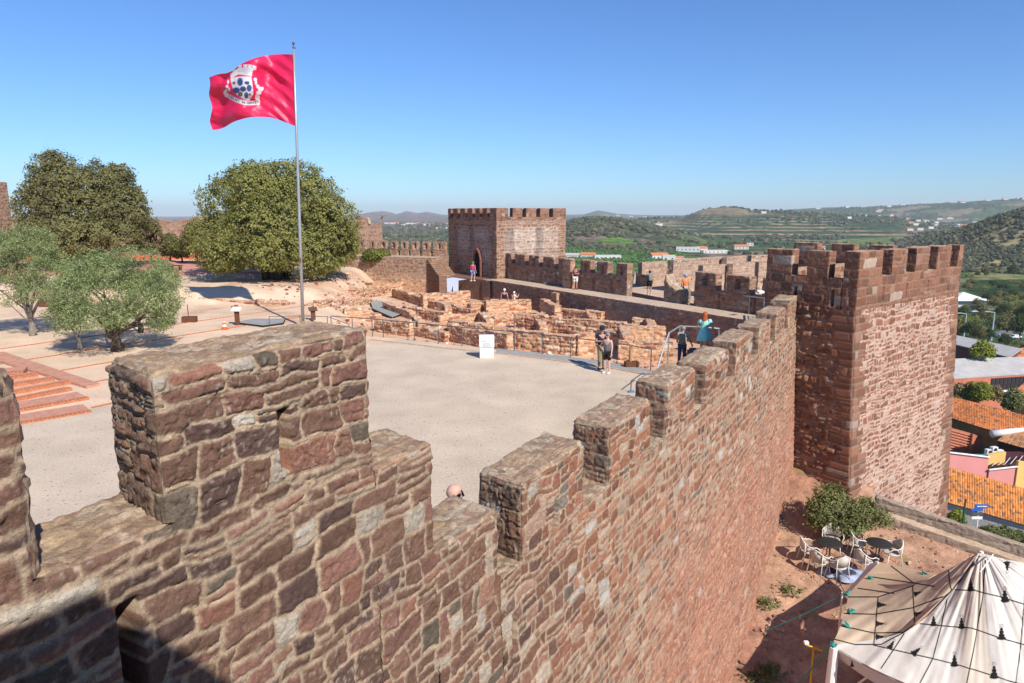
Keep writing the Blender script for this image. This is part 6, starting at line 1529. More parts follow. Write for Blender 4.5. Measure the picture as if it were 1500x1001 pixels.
def tile_roof(name, a, b, c, d, parent, pitch=.24, base=C(.56,.215,.07), seed=0, row=.42):
    W = np.linalg.norm(b - a); H = np.linalg.norm(d - a); nu = int(W / pitch) * 6 + 1; nv = max(4, int(H / row) * 4 + 1)
    s, t = np.meshgrid(np.linspace(0, 1, nu), np.linspace(0, 1, nv), indexing='ij')
    Pp = ((1 - s) * (1 - t))[..., None] * a + (s * (1 - t))[..., None] * b + (s * t)[..., None] * c + ((1 - s) * t)[..., None] * d
    n = np.cross(b - a, d - a); n /= np.linalg.norm(n); n = n if n[2] > 0 else -n
    ph = s * W / pitch; rw = t * H / row
    hgt = .055 * (np.abs(np.cos(ph * math.pi)) ** .7) + .028 * (1 - (rw % 1.0)) + .012 * noise(np.floor(ph), np.floor(rw), seed, 6)
    Pp = Pp + n * hgt[..., None]
    cid = hsh(np.floor(ph + .5).astype(int), np.floor(rw).astype(int), 600 + seed)
    big = fbm(s * W / 2.5, t * H / 2.5, seed, 601, 3)
    col = base * (.72 + .55 * cid + .25 * big)[..., None]
    old = (cid > .9)[..., None]; col = np.where(old, C(.22,.13,.08), col)
    dirt = sst(.2, .5, fbm(s * W / .9, t * H / .9, seed + 3, 602, 3))[..., None]; col = col * (1 - .35 * dirt) + C(.18,.12,.08) * .35 * dirt
    me = np_mesh(name, Pp.reshape(-1, 3), gridF(nu, nv), True, col.reshape(-1, 3)); o = link(name, me, M_TILE, parent)
    return o
def slab(mb, pts, th):
    pts = [np.array(p, float) for p in pts]; V = [tuple(p) for p in pts] + [tuple(p - C(0, 0, th)) for p in pts]; n = len(pts)
    mb.add(V, [list(range(n)), list(range(n, 2 * n))[::-1]] + [(i, (i + 1) % n, n + (i + 1) % n, n + i) for i in range(n)])
def ring(pts, ins=0.0):
    c = np.mean([p[:2] for p in pts], 0); return [(p[0] + (c[0] - p[0]) * ins, p[1] + (c[1] - p[1]) * ins) for p in pts]
def block(name, pts, z0, z1, m, parent, ins=0.0):
    """prism whose top may slope: z1 number or list"""
    r = ring(pts, ins); n = len(r); zz = z1 if isinstance(z1, (list, tuple)) else [z1] * n
    mb = MB(); V = [(p[0], p[1], z0) for p in r] + [(p[0], p[1], z) for p, z in zip(r, zz)]
    mb.add(V, [list(range(n))[::-1], list(range(n, 2 * n))] + [(i, (i + 1) % n, n + (i + 1) % n, n + i) for i in range(n)])
    return mb.build(name, m, parent)
M_PLW = mat('blue_white_plaster', (.42,.43,.46), .9, 0, .1, .5, .2, 6); M_PINKW = mat('pink_plaster', (.66,.27,.25), .9, 0, .05, .6); M_YELW = mat('yellow_plaster', (.72,.48,.16), .9, 0, .06, .6); M_OLW = mat('olive_brown_plaster', (.20,.13,.045), .9, 0, .2, .8)
M_TERW = mat('terracotta_wall', (.50,.17,.10), .9, 0, .15, 1); M_SHEET = mat('fibre_cement_sheet', (.42,.40,.375), .85, 0, .12, .6, .2, 3); M_MAROON = mat('maroon_plaster', (.075,.02,.022), .9, 0, .1, 1); M_WROOF = mat('white_painted_roof', (.74,.72,.68), .7, 0, .05, 1)
M_WIN = mat('dark_glass', (.03,.035,.045), .2); M_DKWALL = mat('dark_red_wall', (.14,.05,.04), .9, 0, .1, 1)
def lathgrid(parent, a, b, z0, z1, n, m1=M_WHITEP):
    for i in range(n):
        p0 = a + (b - a) * (i + .12) / n; p1 = a + (b - a) * (i + .88) / n; q = MB(); e = (b - a) / np.linalg.norm(b - a); nn = np.array([e[1], -e[0], 0]) * .08
        q.add([(p0[0]+nn[0], p0[1]+nn[1], z0), (p1[0]+nn[0], p1[1]+nn[1], z0), (p1[0]+nn[0], p1[1]+nn[1], z1), (p0[0]+nn[0], p0[1]+nn[1], z1), (p0[0], p0[1], z0), (p1[0], p1[1], z0), (p1[0], p1[1], z1), (p0[0], p0[1], z1)], [(0,1,2,3),(0,4,5,1),(1,5,6,2),(2,6,7,3),(3,7,4,0)])
        q.build('window', M_WIN, parent)
ED = C(0, 0, 0)
# 1 nearest tiled house
h1 = empty('tiled_house', (0, 0, 0), 0, 'house with bright orange corrugated tile roof nearest below the low wall', 'house')
a, b, c, d = roof_pts((1370, 731.5), (1600, 799), (1600, 745), (1370, 679), 70)
tile_roof('roof', a, b, c, d, h1, .225, C(.66,.245,.065), 1)
block('wall', [a, b, c, d], -36, [a[2] - .1, b[2] - .1, c[2] - .1, d[2] - .1], M_PLW, h1, .02)
# white roof corner at the right edge
hw = empty('white_roof_shed', (0, 0, 0), 0, 'white painted lean-to roof cut by the right edge, beside the orange tiles', 'shed')
wa = [PY(1477, 756, 69.4), PY(1530, 772, 69), PY(1560, 735, 71), PY(1500, 738.5, 70.6)]
mb = MB(); slab(mb, [p + C(0, 0, .35) for p in wa], .3); mb.build('roof', M_WROOF, hw)
# 2 pink house
h2 = empty('pink_house', (0, 0, 0), 0, 'pink plastered house with stepped top wall behind the bright tile roof', 'house')
def pxwall(name, u0, v0, u1, v1, Y0, Y1, depth, zb, m, parent):
    a, b = PY(u0, v0, Y0), PY(u1, v1, Y1); e = (b - a)[:2]; e = e / np.linalg.norm(e); n = np.array([-e[1], e[0], 0]) * depth
    if n[1] < 0: n = -n
    return block(name, [a, b, b + n, a + n], zb, [a[2], b[2], b[2], a[2]], m, parent), a, b, n
pxwall('wall', 1370, 661, 1449, 670.5, 81, 81, .35, -38, M_PINKW, h2)
_, a, b, n = pxwall('wall', 1449.2, 689, 1492, 684, 80.8, 80.8, .35, -38, M_PINKW, h2)
block('terrace_roof', [a + n * .3, b + n * .3 + (b - a) * 1.5, PY(1560, 676, 89), PY(1451, 672, 89)], -38, a[2] - .5, M_MAROON, h2)
for k in range(5):
    q = MB(); q.tube([PY(1453 + 9 * k, 683 - k, 82) , PY(1462 + 9 * k, 672 - k, 87)], .07, 4); q.build('pergola_beam', M_SHEET, h2)
block('rear_roof', [PY(1370, 668, 81.5), PY(1448, 676, 81.5), PY(1448, 664, 86), PY(1370, 656, 86)], -38, PY(1410, 668, 81)[2] - 1.6, mat('teal_roof', (.10,.26,.25), .8), h2)
mb = MB(); a_, b_ = PY(1370, 660.6, 80.9), PY(1449, 670, 80.9); mb.tube([a_, b_], .12, 6); a_, b_ = PY(1449, 688.6, 80.7), PY(1492, 683.6, 80.7); mb.tube([a_, b_], .12, 6); mb.build('white_coping', M_WROOF, h2)
h3 = empty('yellow_house', (0, 0, 0), 0, 'yellow plastered wall at the right edge next to the pink house', 'house')
pxwall('wall', 1492.3, 676, 1560, 684, 80.6, 80.6, .4, -38, M_YELW, h3)
pxwall('parapet', 1447.5, 667, 1474, 662.5, 84, 84, .5, -34, M_YELW, h3)
# 3 terracotta walls
h4 = empty('terracotta_house', (0, 0, 0), 0, 'terracotta walled yard house between the pink wall and the long tiled hall', 'house')
_, a, b, n = pxwall('striped_wall', 1370, 621, 1424.5, 636, 97, 97, .4, -42, M_TERW, h4)
for k in range(9):
    q = MB(); f = .25 + .42 * k; q.tube([a - n * .5 - C(0, 0, f), b - n * .5 - C(0, 0, f)], .05, 4); q.build('wall_band', mat('pale_terracotta', (.60,.27,.18), .9) if not bpy.data.materials.get('pale_terracotta') else bpy.data.materials['pale_terracotta'], h4)
pxwall('wall', 1425.2, 636, 1450, 645, 96.5, 96.5, .4, -42, M_TERW, h4)
block('yard_roof', [PY(1392, 658, 90), PY(1447, 668, 89), PY(1450, 656, 95), PY(1392, 646, 95)], -42, PY(1420, 660, 90)[2] - 2.2, M_OLW, h4)
# 4 long tiled hall
h5 = empty('tiled_hall', (0, 0, 0), 0, 'long hall with two stepped orange tile roofs and a brown wall below the eaves', 'building')
a, b, c, d = roof_pts((1370, 605.5), (1600, 678), (1600, 634), (1370, 575), 104)
tile_roof('roof', a, b, c, d, h5, .26, C(.60,.20,.06), 2)
block('wall', [a, b, c, d], -44, [a[2] - .15, b[2] - .15, c[2] - .2, d[2] - .2], M_OLW, h5, .02)
up_ = C(0, 0, 1.3)
for (u0, v0, u1, v1, u2, v2, u3, v3, lb_) in [(1370, 584, 1447, 606.5, 1459, 599, 1370, 575, ''), (1456, 608.5, 1600, 646, 1600, 630, 1467, 602, '')]:
    a, b, c, d = roof_pts((u0, v0), (u1, v1), (u2, v2), (u3, v3), 108.5, .3)
    tile_roof('upper_roof', a, b, c, d, h5, .26, C(.62,.22,.07), 3); block('clerestory', [a, b, c, d], -44, [a[2] - .12, b[2] - .12, c[2] - .12, d[2] - .12], M_DKWALL, h5, .03)
# 5 right hand brown tiled roof with white awning
h6 = empty('brown_tiled_house', (0, 0, 0), 0, 'house with mottled brown tile roof and maroon wall at the right edge', 'house')
a, b, c, d = roof_pts((1461, 646), (1600, 686), (1600, 642), (1476, 634), 92)
tile_roof('roof', a, b, c, d, h6, .25, C(.46,.22,.10), 4); block('wall', [a, b, c, d], -44, [a[2] - .15, b[2] - .15, c[2] - .2, d[2] - .2], M_MAROON, h6, .03)
o = empty('white_awning', PY(1456, 640, 93), 0, 'long white rolled awning above the brown tile roof', 'awning'); o0 = np.array(o.location)
q = MB(); pts = [PY(1453, 636, 93) - o0, PY(1475, 633, 93) - o0, PY(1500, 630, 93) - o0, PY(1540, 626, 93) - o0]; q.tube(pts, [.55, .45, .35, .3], 10); q.build('canvas', M_WROOF, o, True)
# roof top machines
for k, (u, v) in enumerate([(1448, 661), (1456, 657.5), (1457, 663), (1464, 662)]):
    p = PY(u, v, 86); o = empty('air_conditioner', p, .2, ['leftmost white cooling unit on the roof terrace', 'rear white cooling unit on the roof terrace', 'middle front white cooling unit on the roof terrace', 'rightmost white cooling unit on the roof terrace'][k], 'air conditioner', 'white cooling units behind the pink house')
    q = MB(); q.box((0, 0, -.1), (.85, .5, .75), bev=.03); q.build('casing', M_WROOF, o); q = MB()
    q.tube([(0, -.27, -.1), (0, -.25, -.1)], .28, 16); q.build('fan_grille', M_WIN, o)
q = MB(); p = PY(1462, 668, 88); q.box((0, 0, -1.2), (1.0, .3, .12)); 
# 6 warehouses
h7 = empty('warehouse', (0, 0, 0), 0, 'pale grey roofed warehouse with a strip of tall windows on its right side', 'warehouse')
a, b, c, d = roof_pts((1380, 555.5), (1600, 541), (1600, 520), (1380, 526), 140, .28)
mb = MB(); slab(mb, [a, b, c, d], .2); mb.build('roof', M_SHEET, h7); mb = MB(); 
c2, d2 = PY(1484, 530, 152), PY(1380, 534, 152)
block('wall', [a, b, c, d], -48, [a[2] - .2, b[2] - .2, c[2] - .3, d[2] - .3], M_TERW, h7, .02)
wa_ = a + (b - a) * .33; lathgrid(h7, a + (b - a) * .315 + (a - d) / np.linalg.norm(a - d) * -.9 * 0, a + (b - a) * .9, a[2] - 3.4, a[2] - .6, 22)
mb = MB(); e0, e1 = a + (b - a) * .31, a + (b - a) * .95; mb.tube([e0 - C(0, .3, 3.6), e1 - C(0, .3, 3.6)], .3, 4); mb.build('sill', M_WROOF, h7)
h8 = empty('warehouse', (0, 0, 0), 0, 'grey roofed warehouse farther back, sloping down to the right behind the yellow tree', 'warehouse')
a, b, c, d = roof_pts((1380, 500), (1479, 523.5), (1498, 511), (1380, 487), 178, .22)
mb = MB(); slab(mb, [a, b, c, d], .2); mb.build('roof', M_SHEET, h8); block('wall', [a, b, c, d], -50, [a[2] - .2, b[2] - .2, c[2] - .3, d[2] - .3], M_DKWALL, h8, .02)
h9 = empty('tiled_house', (0, 0, 0), 0, 'small orange roofed house between the two warehouses at the right edge', 'house')
a, b, c, d = roof_pts((1479, 524), (1600, 536), (1600, 506), (1496, 510), 160, .33); tile_roof('roof', a, b, c, d, h9, .4, C(.56,.20,.08), 5); block('wall', [a, b, c, d], -48, [a[2] - .2, b[2] - .2, c[2] - .3, d[2] - .3], M_YELW, h9, .04)
h10 = empty('porch_house', (0, 0, 0), 0, 'small orange roofed porch house among trees at the right edge', 'house')
a, b, c, d = roof_pts((1482, 576), (1600, 592), (1600, 560), (1500, 562), 120, .3); tile_roof('roof', a, b, c, d, h10, .3, C(.52,.20,.09), 6); block('wall', [a, b, c, d], -46, [a[2] - .2, b[2] - .2, c[2] - .3, d[2] - .3], M_DKWALL, h10, .05)
h11 = empty('white_villa', (0, 0, 0), 0, 'white tent roofed villa among the orchards right of the tower', 'house')
p = PY(1413, 437, 330); mb = MB(); mb.box((p[0], p[1], p[2] - 3), (13, 10, 6)); mb.build('wall', M_WHITE, h11); mb = MB(); V = [(p[0]-9,p[1]-7,p[2]-.5),(p[0]+9,p[1]-7,p[2]-.5),(p[0]+9,p[1]+7,p[2]-.5),(p[0]-9,p[1]+7,p[2]-.5),(p[0]-1,p[1],p[2]+3.0)]; mb.add(V, [(0,1,4),(1,2,4),(2,3,4),(3,0,4),(0,3,2,1)]); mb.build('roof', M_WROOF, h11)
h12 = empty('tan_villa', (0, 0, 0), 0, 'tan domed villa on the wooded hillside right of the tower', 'house')
p = PY(1429, 371, 790); mb = MB(); mb.box((p[0], p[1], p[2] - 2), (26, 14, 8)); mb.build('wall', mat('tan_wall', (.50,.36,.24), .9), h12); mb = MB(); mb.box((p[0], p[1], p[2] + 2.4), (27, 15, 1)); mb.build('roof', bpy.data.materials['tan_wall'], h12)
# street, road
mb = MB(); mb.prism([tuple(P(u, v, -38.6)[:2]) for u, v in [(1430, 512), (1600, 520), (1600, 486), (1450, 484)]], -41, -38.6); o = mb.build('road', mat('asphalt_road', (.16,.155,.15), .9, 0, .1, .2)); o['kind'] = 'structure'
mb = MB(); mb.prism([tuple(P(u, v, -21.5)[:2]) for u, v in [(1380, 800), (1700, 900), (1700, 830), (1380, 745)]], -26, -21.5); o = mb.build('street', mat('town_street', (.24,.22,.21), .9, 0, .1, .5)); o['kind'] = 'structure'
# street lamp
def lamp(u, v0, v1, Y, label):
    a, b = PY(u, v0, Y), PY(u, v1, Y); o = empty('street_lamp', a, 0, label, 'street lamp'); h = b[2] - a[2]; q = MB(); q.tube([(0, 0, -3), (0, 0, h)], [.28, .16], 8); q.build('pole', mat('pale_lamp_pole', (.35,.45,.47), .5) if not bpy.data.materials.get('pale_lamp_pole') else bpy.data.materials['pale_lamp_pole'], o); q = MB(); q.tube([(0, 0, h), (-2.2, 0, h + .3)], .12, 6); q.box((-2.4, 0, h + .25), (1.2, .5, .25), bev=.05); q.build('lamp_arm', bpy.data.materials['pale_lamp_pole'], o)
lamp(1453.5, 485, 458, 205, 'pale street lamp by the road behind the warehouses')
lamp(1413, 482, 460, 215, 'second street lamp close to the tower edge behind the warehouses')
# cars
M_GLASS = M_WIN
def car(u, v, z, rz, c_, label):
    p = P(u, v, z); o = empty('parked_car', p, rz, label, 'car', 'cars on the far road'); q = MB(); q.box((0, 0, .6), (4.2, 1.8, .65), bev=.2); q.box((-.15, 0, 1.15), (2.3, 1.55, .6), bev=.25); q.build('body', mat('car_paint', c_, .3) if False else bpy.data.materials.get('car_' + label[:5].strip()) or mat('car_' + label[:5].strip(), c_, .3), o)
    q = MB(); q.box((-.15, 0, 1.17), (2.36, 1.42, .38), bev=.1); q.build('windows', M_GLASS, o)
    for x in (-1.3, 1.3):
        for y in (-.85, .85): q = MB(); q.tube([(x, y - .1, .33), (x, y + .1, .33)], .33, 12); q.build('wheel', M_DARKM, o)
car(1456, 493, -38.5, .3, (.7,.7,.7), 'white car parked by the road behind the warehouses')
car(1487, 496, -38.5, .2, (.6,.62,.66), 'silver car at the right on the road behind the warehouses')
# direction signs
o = empty('direction_sign', PY(1433, 772, 40), 0, 'blue and white arrow direction signs on a white post below the fence', 'road sign'); o0 = np.array(o.location)
q = MB(); q.tube([(0, 0, -2.5), tuple(PY(1434, 738, 40) - o0)], .045, 8); q.build('post', M_WHITEP, o)
M_SB = mat('sign_blue', (.03,.12,.42), .5)
for k, (u, v, w_, h_, mm_) in enumerate([(1439, 742, .92, .26, M_SB), (1431, 747, .75, .17, M_SB), (1431, 753, .75, .17, M_DKSTEEL), (1431, 759, .7, .17, M_WHITEP)]):
    p = PY(u, v, 39.9) - o0; q = MB(); hw_ = w_ / 2
    pl = [(-hw_, -h_ / 2), (hw_ * .72, -h_ / 2), (hw_, 0), (hw_ * .72, h_ / 2), (-hw_, h_ / 2)]
    if k: pl = [(-x, z) for x, z in pl][::-1]
    V = [(p[0] + x, p[1], p[2] + z) for x, z in pl] + [(p[0] + x, p[1] + .04, p[2] + z) for x, z in pl]; q.add(V, [list(range(5)), list(range(5, 10))[::-1]] + [(i, (i + 1) % 5, 5 + (i + 1) % 5, 5 + i) for i in range(5)]); q.build('sign_plate', mm_, o)
    if k == 0:
        q = MB(); q.box((p[0] - .02, p[1] - .012, p[2]), (w_ * .66, .012, .05)); q.build('white_marking', M_WHITEP, o)
# trees and shrubs in town
def shrubpx(u, v, Y, ru, rv, m, label, n=2500, leaf=.25, seed=0, name='tree', trunk=True):
    b = PY(u, v, Y); sc = Y / 1017.5; sp = [(0, -rv * .9, ru * .75, rv * .75, 0), (-ru * .45, -rv * .7, ru * .5, rv * .5, .3), (ru * .45, -rv * .75, ru * .5, rv * .55, -.3), (0, -rv * 1.35, ru * .5, rv * .45, 0)]
    return tree(name, b, lobes_from(0, 0, 0, Y, sp), rv * .3 * sc, .08 + .02 * ru * sc, n, leaf, 700 + seed, m, M_BARK, label, 'tree' if name == 'tree' else 'bush', clump=5)
M_DGR = leaf_mat('deep_green_leaves', (.055,.085,.022), .5, .3); M_YG = leaf_mat('lime_green_leaves', (.22,.25,.035), .4, .5); M_DRY = leaf_mat('dry_grass_leaves', (.28,.22,.11), .4, .5)
shrubpx(1438, 524, 150, 15, 13, M_YG, 'yellow green tree between the two grey warehouse roofs', 5000, .28, 1)
shrubpx(1436, 586, 118, 12, 15, M_YG, 'bright yellow green shrub in front of the warehouse', 4500, .22, 2)
shrubpx(1420, 590, 120, 13, 16, M_YEL, 'tall loose green shrub left of the bright yellow green one', 4500, .22, 3)
shrubpx(1405, 580, 121, 10, 10, M_DRY, 'dry tan bushes close beside the tower edge', 2500, .2, 4, 'shrub')
shrubpx(1456, 586, 119, 10, 12, M_DRY, 'tan dry bush right of the bright yellow green shrub', 2500, .2, 5, 'shrub')
shrubpx(1482, 602, 112, 12, 19, M_BUSHL, 'upright green tree in front of the porch house', 5000, .22, 6)
shrubpx(1399, 596, 117, 8, 8, M_YEL, 'low green shrub touching the tower edge above the tiled hall', 2000, .2, 7, 'shrub')
shrubpx(1400, 768, 52, 9, 12, M_YG, 'climbing lime green creeper on the wall below the fence', 2600, .1, 8, 'shrub')
shrubpx(1410, 776, 51, 8, 6, M_YEL, 'low green shrub right of the climbing creeper', 1600, .1, 9, 'shrub')
for k, (u, v) in enumerate([(1452, 792), (1470, 793), (1489, 798), (1508, 803)]):
    shrubpx(u, v, 24.5, 14, 13, M_DRY if False else M_BUSHL, ['leftmost part of the dusty hedge behind the green wire fence', 'second bush of the dusty hedge behind the wire fence', 'third bush of the dusty hedge behind the wire fence', 'rightmost bush of the dusty hedge behind the wire fence'][k], 2600, .045, 10 + k, 'shrub')
protos = {}
TR = [(1420, 492, 200, 12, 12), (1404, 490, 205, 12, 12), (1435, 496, 200, 12, 12), (1449, 495, 198, 7, 8), (1410, 478, 225, 12, 12), (1475, 484, 225, 16, 15), (1494, 490, 215, 16, 17), (1462, 478, 240, 11, 11), (1488, 472, 245, 14, 13), (1503, 470, 240, 14, 14), (1428, 474, 240, 10, 9), (1444, 470, 245, 10, 9), (1409, 464, 255, 10, 9), (1420, 456, 275, 9, 8), (1436, 458, 270, 9, 8), (1470, 462, 265, 11, 10), (1497, 456, 270, 12, 10), (1455, 448, 300, 10, 8), (1446, 440, 320, 8, 6), (1478, 444, 305, 12, 9), (1464, 436, 340, 8, 6), (1484, 434, 335, 8, 6), (1501, 440, 310, 10, 8), (1431, 447, 300, 7, 6), (1484, 402, 480, 7, 8), (1457, 401, 480, 5, 6), (1445, 404, 470, 4, 8), (1432, 404, 470, 4, 4), (1420, 408, 460, 6, 5), (1380, 402, 470, 5, 5), (1472, 505, 190, 9, 9), (1497, 512, 180, 10, 10), (1500, 424, 380, 9, 7), (1470, 424, 385, 9, 5), (1440, 425, 380, 9, 5), (1418, 423, 380, 9, 5), (1455, 418, 400, 8, 4), (1485, 416, 410, 8, 4), (1425, 415, 420, 8, 4)]
mats_ = [M_DGR, M_CAROB, M_CAROB2]; pr = []
for k in range(3):
    sp = [(0, -.9, .75, .7, 0), (-.45, -.7, .5, .5, .25), (.45, -.75, .5, .55, -.25), (0, -1.25, .5, .45, 0), (.1, -.6, .6, .35, .5)]
    rr_ = [(a_, dy, -dv, ru, ru, rv) for a_, dv, ru, rv, dy in sp]
    o = tree('roadside_tree', (0, 0, 0), rr_, .35, .05, 3600, .085, 800 + k, mats_[k], M_BARK, 'x', 'tree', 'trees around the road and orchards right of the tower', clump=5); pr.append(o)
words = ['dark', 'olive toned', 'dusty green']; used_ = [0, 0, 0]
for i, (u, v, Y, ru, rv) in enumerate(TR):
    k = i % 3; o = pr[k] if used_[k] == 0 else copy_tree(pr[k]); used_[k] = 1
    o.location = PY(u, v, Y); s = ru * Y / 1017.5; o.scale = (s, s, rv * Y / 1017.5); o.rotation_euler = (0, 0, i * 1.7)
    where = 'beside the warehouse roofs' if v > 488 else ('around the street lamps and road' if v > 468 else ('in the orchards near the white villa' if v > 412 else 'standing in the dry field right of the tower'))
    o['label'] = '%s round tree %s' % (words[k], where); o['group'] = '%s round trees %s' % (words[k], where)
# ground cover between
rg = np.random.RandomState(77); n = 2600; u = rg.uniform(1380, 1640, n); D = 210 * (480 / 210.) ** rg.uniform(0, 1, n); t = (u - 750) / TH_KM; Y = D / np.sqrt(1 + t * t)
X = t * Y; k = (D < 385)
k &= ~((np.abs(X - 132) < 12) & (np.abs(Y - 190) < 10)); X, Y = X[k], Y[k]
o = blobs('roadside_thicket', X, Y, rg.uniform(1.2, 2.6, len(X)), palette([(3, C(.045,.075,.022)), (2, C(.06,.085,.03)), (1, C(.035,.055,.02))], rg.uniform(0, 1, len(X)))); o['kind'] = 'stuff'; o['label'] = 'dense green orchard and thicket right of the tower'; o['category'] = 'woodland'
rg = np.random.RandomState(78); n = 900; u = rg.uniform(1392, 1560, n); Y = rg.uniform(112, 136, n); X = (u - 750) / TH_KM * Y
o = blobs('yard_scrub', X, Y, rg.uniform(.5, 1.3, len(X)), palette([(2, C(.16,.15,.05)), (2, C(.25,.19,.11)), (1, C(.08,.10,.03))], rg.uniform(0, 1, len(X)))); o['kind'] = 'stuff'; o['label'] = 'dry scrub in the yard before the warehouse'; o['category'] = 'scrub'
# ================================================================== café furniture
M_RAT = mat('white_chair_frame', (.72,.70,.66), .5, 0, .05, 10); M_WEAVE = mat('cream_woven_seat', (.55,.51,.44), .7, 0, .15, 60, .5, 90); M_TAB = mat('dark_metal_table', (.035,.033,.032), .55, .2, .4, 30, .3, 80)
def chair_mesh():
    o = empty('bistro_chair', (0, 0, 0), 0)
    q = MB(); q.lathe([(.215, .43), (.225, .44), (.225, .46), (.20, .468)], (0, 0, 0), 20); q.build('seat', M_WEAVE, o, True)
    q = MB(); n = 18; V = []
    for i in range(n + 1):                                          # curved back panel
        th = math.pi * (-.02 + 1.04 * i / n); fall = .10 * abs(math.cos(th)) ** 2
        for z in (.50 + 0 * fall, .86 - fall * 2.0): V.append((.265 * math.cos(th) * (1.06 if z > .6 else 1), -.235 * math.sin(th) * (1.1 if z > .6 else .92) - .0, z))
    lo = n // 5; F = [(2 * i, 2 * i + 1, 2 * i + 3, 2 * i + 2) for i in range(lo, n - lo)]; q.add(V, F); b_ = q.build('backrest', M_WEAVE, o, True); b_.modifiers.new('t', 'SOLIDIFY').thickness = .012
    q = MB(); pts = []
    for i in range(n + 1):
        th = math.pi * (-.10 + 1.20 * i / n); fall = .20 * max(0, math.cos(th) if i < n / 2 else -math.cos(th)) ** 1.5; pts.append((.285 * math.cos(th), -.26 * math.sin(th) + (.0), .87 - fall))
    pts = [(.22, .20, .44), (.30, .20, .62)] + [(pts[0][0] + .01, .10, pts[0][2] - .01)] + pts[1:-1] + [(pts[-1][0] - .01, .10, pts[-1][2] - .01), (-.30, .20, .62), (-.22, .20, .44)]
    q.tube(pts, .014, 7); q.build('arm_frame', M_RAT, o, True)
    for sx in (-1, 1):
        q = MB(); q.tube([(sx * .20, .16, .44), (sx * .25, .24, 0)], .013, 7); q.build('leg', M_RAT, o, True)
        q = MB(); q.tube([(sx * .20, -.20, .86 * .9), (sx * .19, -.18, .44), (sx * .23, -.27, 0)], .013, 7); q.build('leg', M_RAT, o, True)
    return o
t1 = P_out(1212, 828); t2 = P_out(1284, 829)
def table(p, label):
    o = empty('cafe_table', p, 0, label, 'table', 'dark round café tables'); q = MB(); q.lathe([(.35, .715), (.36, .72), (.36, .735), (.345, .742)], (0, 0, 0), 32); q.build('tabletop', M_TAB, o, True)
    for k in range(3): a = 2.1 * k + .4; q = MB(); q.tube([(math.cos(a) * .06, math.sin(a) * .06, .71), (math.cos(a) * .05, math.sin(a) * .05, .35), (math.cos(a) * .26, math.sin(a) * .26, 0)], .015, 7); q.build('leg', M_TAB, o, True)
    return o
table(t1, 'dark round café table on the left, among five white chairs'); table(t2, 'dark round café table on the right, nearer the tent')
ch0 = chair_mesh()
CH = [(1183, 827, t1, 'white café chair at far left, beside the wall foot'), (1217, 810, t1, 'white café chair behind the left table, nearest the shrub'), (1198, 843, t1, 'white café chair front left of the left table'), (1226, 850, t1, 'white café chair in front of the left table by the blue bundle'),
      (1255, 816, t2, 'tall backed looking white café chair between the two tables'), (1264, 843, t2, 'white café chair in front of the right table'), (1304, 830, t2, 'white café chair on the right of the right table')]
for i, (u, v, tt, lb_) in enumerate(CH):
    o = ch0 if i == 0 else copy_tree(ch0); p = P_out(u, v); d = tt - p; o.location = p; o.rotation_euler = (0, 0, math.atan2(d[1], d[0]) - math.pi / 2 + [0, .2, -.1, .2, .5, -.2, 0][i]); tag(o, lb_, 'chair', 'white café chairs')
# bundle of cloth
def bundle():
    u, v = np.meshgrid(np.linspace(0, 2 * math.pi, 60), np.linspace(0, 1, 24), indexing='ij'); r = v * .55 * (1 + .18 * np.sin(u * 3) + .1 * np.sin(u * 7 + 1)); X = r * np.cos(u) * 1.25; Y = r * np.sin(u) * .7; Z = .20 * (1 - v ** 2) * (1 + .5 * fbm(X * 5, Y * 5, 0, 900, 3)) + .05 * fbm(X * 14, Y * 14, 0, 901, 2) * (1 - v) + .01
    c = C(.30,.34,.46) * (1 + .25 * noise(X * 9, Y * 9, 0, 902))[..., None]; dk = sst(.2, .4, noise(X * 6, Y * 6, 2, 903))[..., None]; c = c * (1 - dk) + C(.04,.045,.07) * dk
    me = np_mesh('cloth_bundle', np.stack([X, Y, Z], -1).reshape(-1, 3), gridF(60, 24), True, c.reshape(-1, 3)); o = link('cloth_bundle', me, attr_mat('crumpled_cloth', .9, .1, 20, .2, 60, .005)); o.location = P_out(1236, 842); tag(o, 'crumpled blue grey cloth bundle on the ground between the café chairs', 'cloth')
bundle()
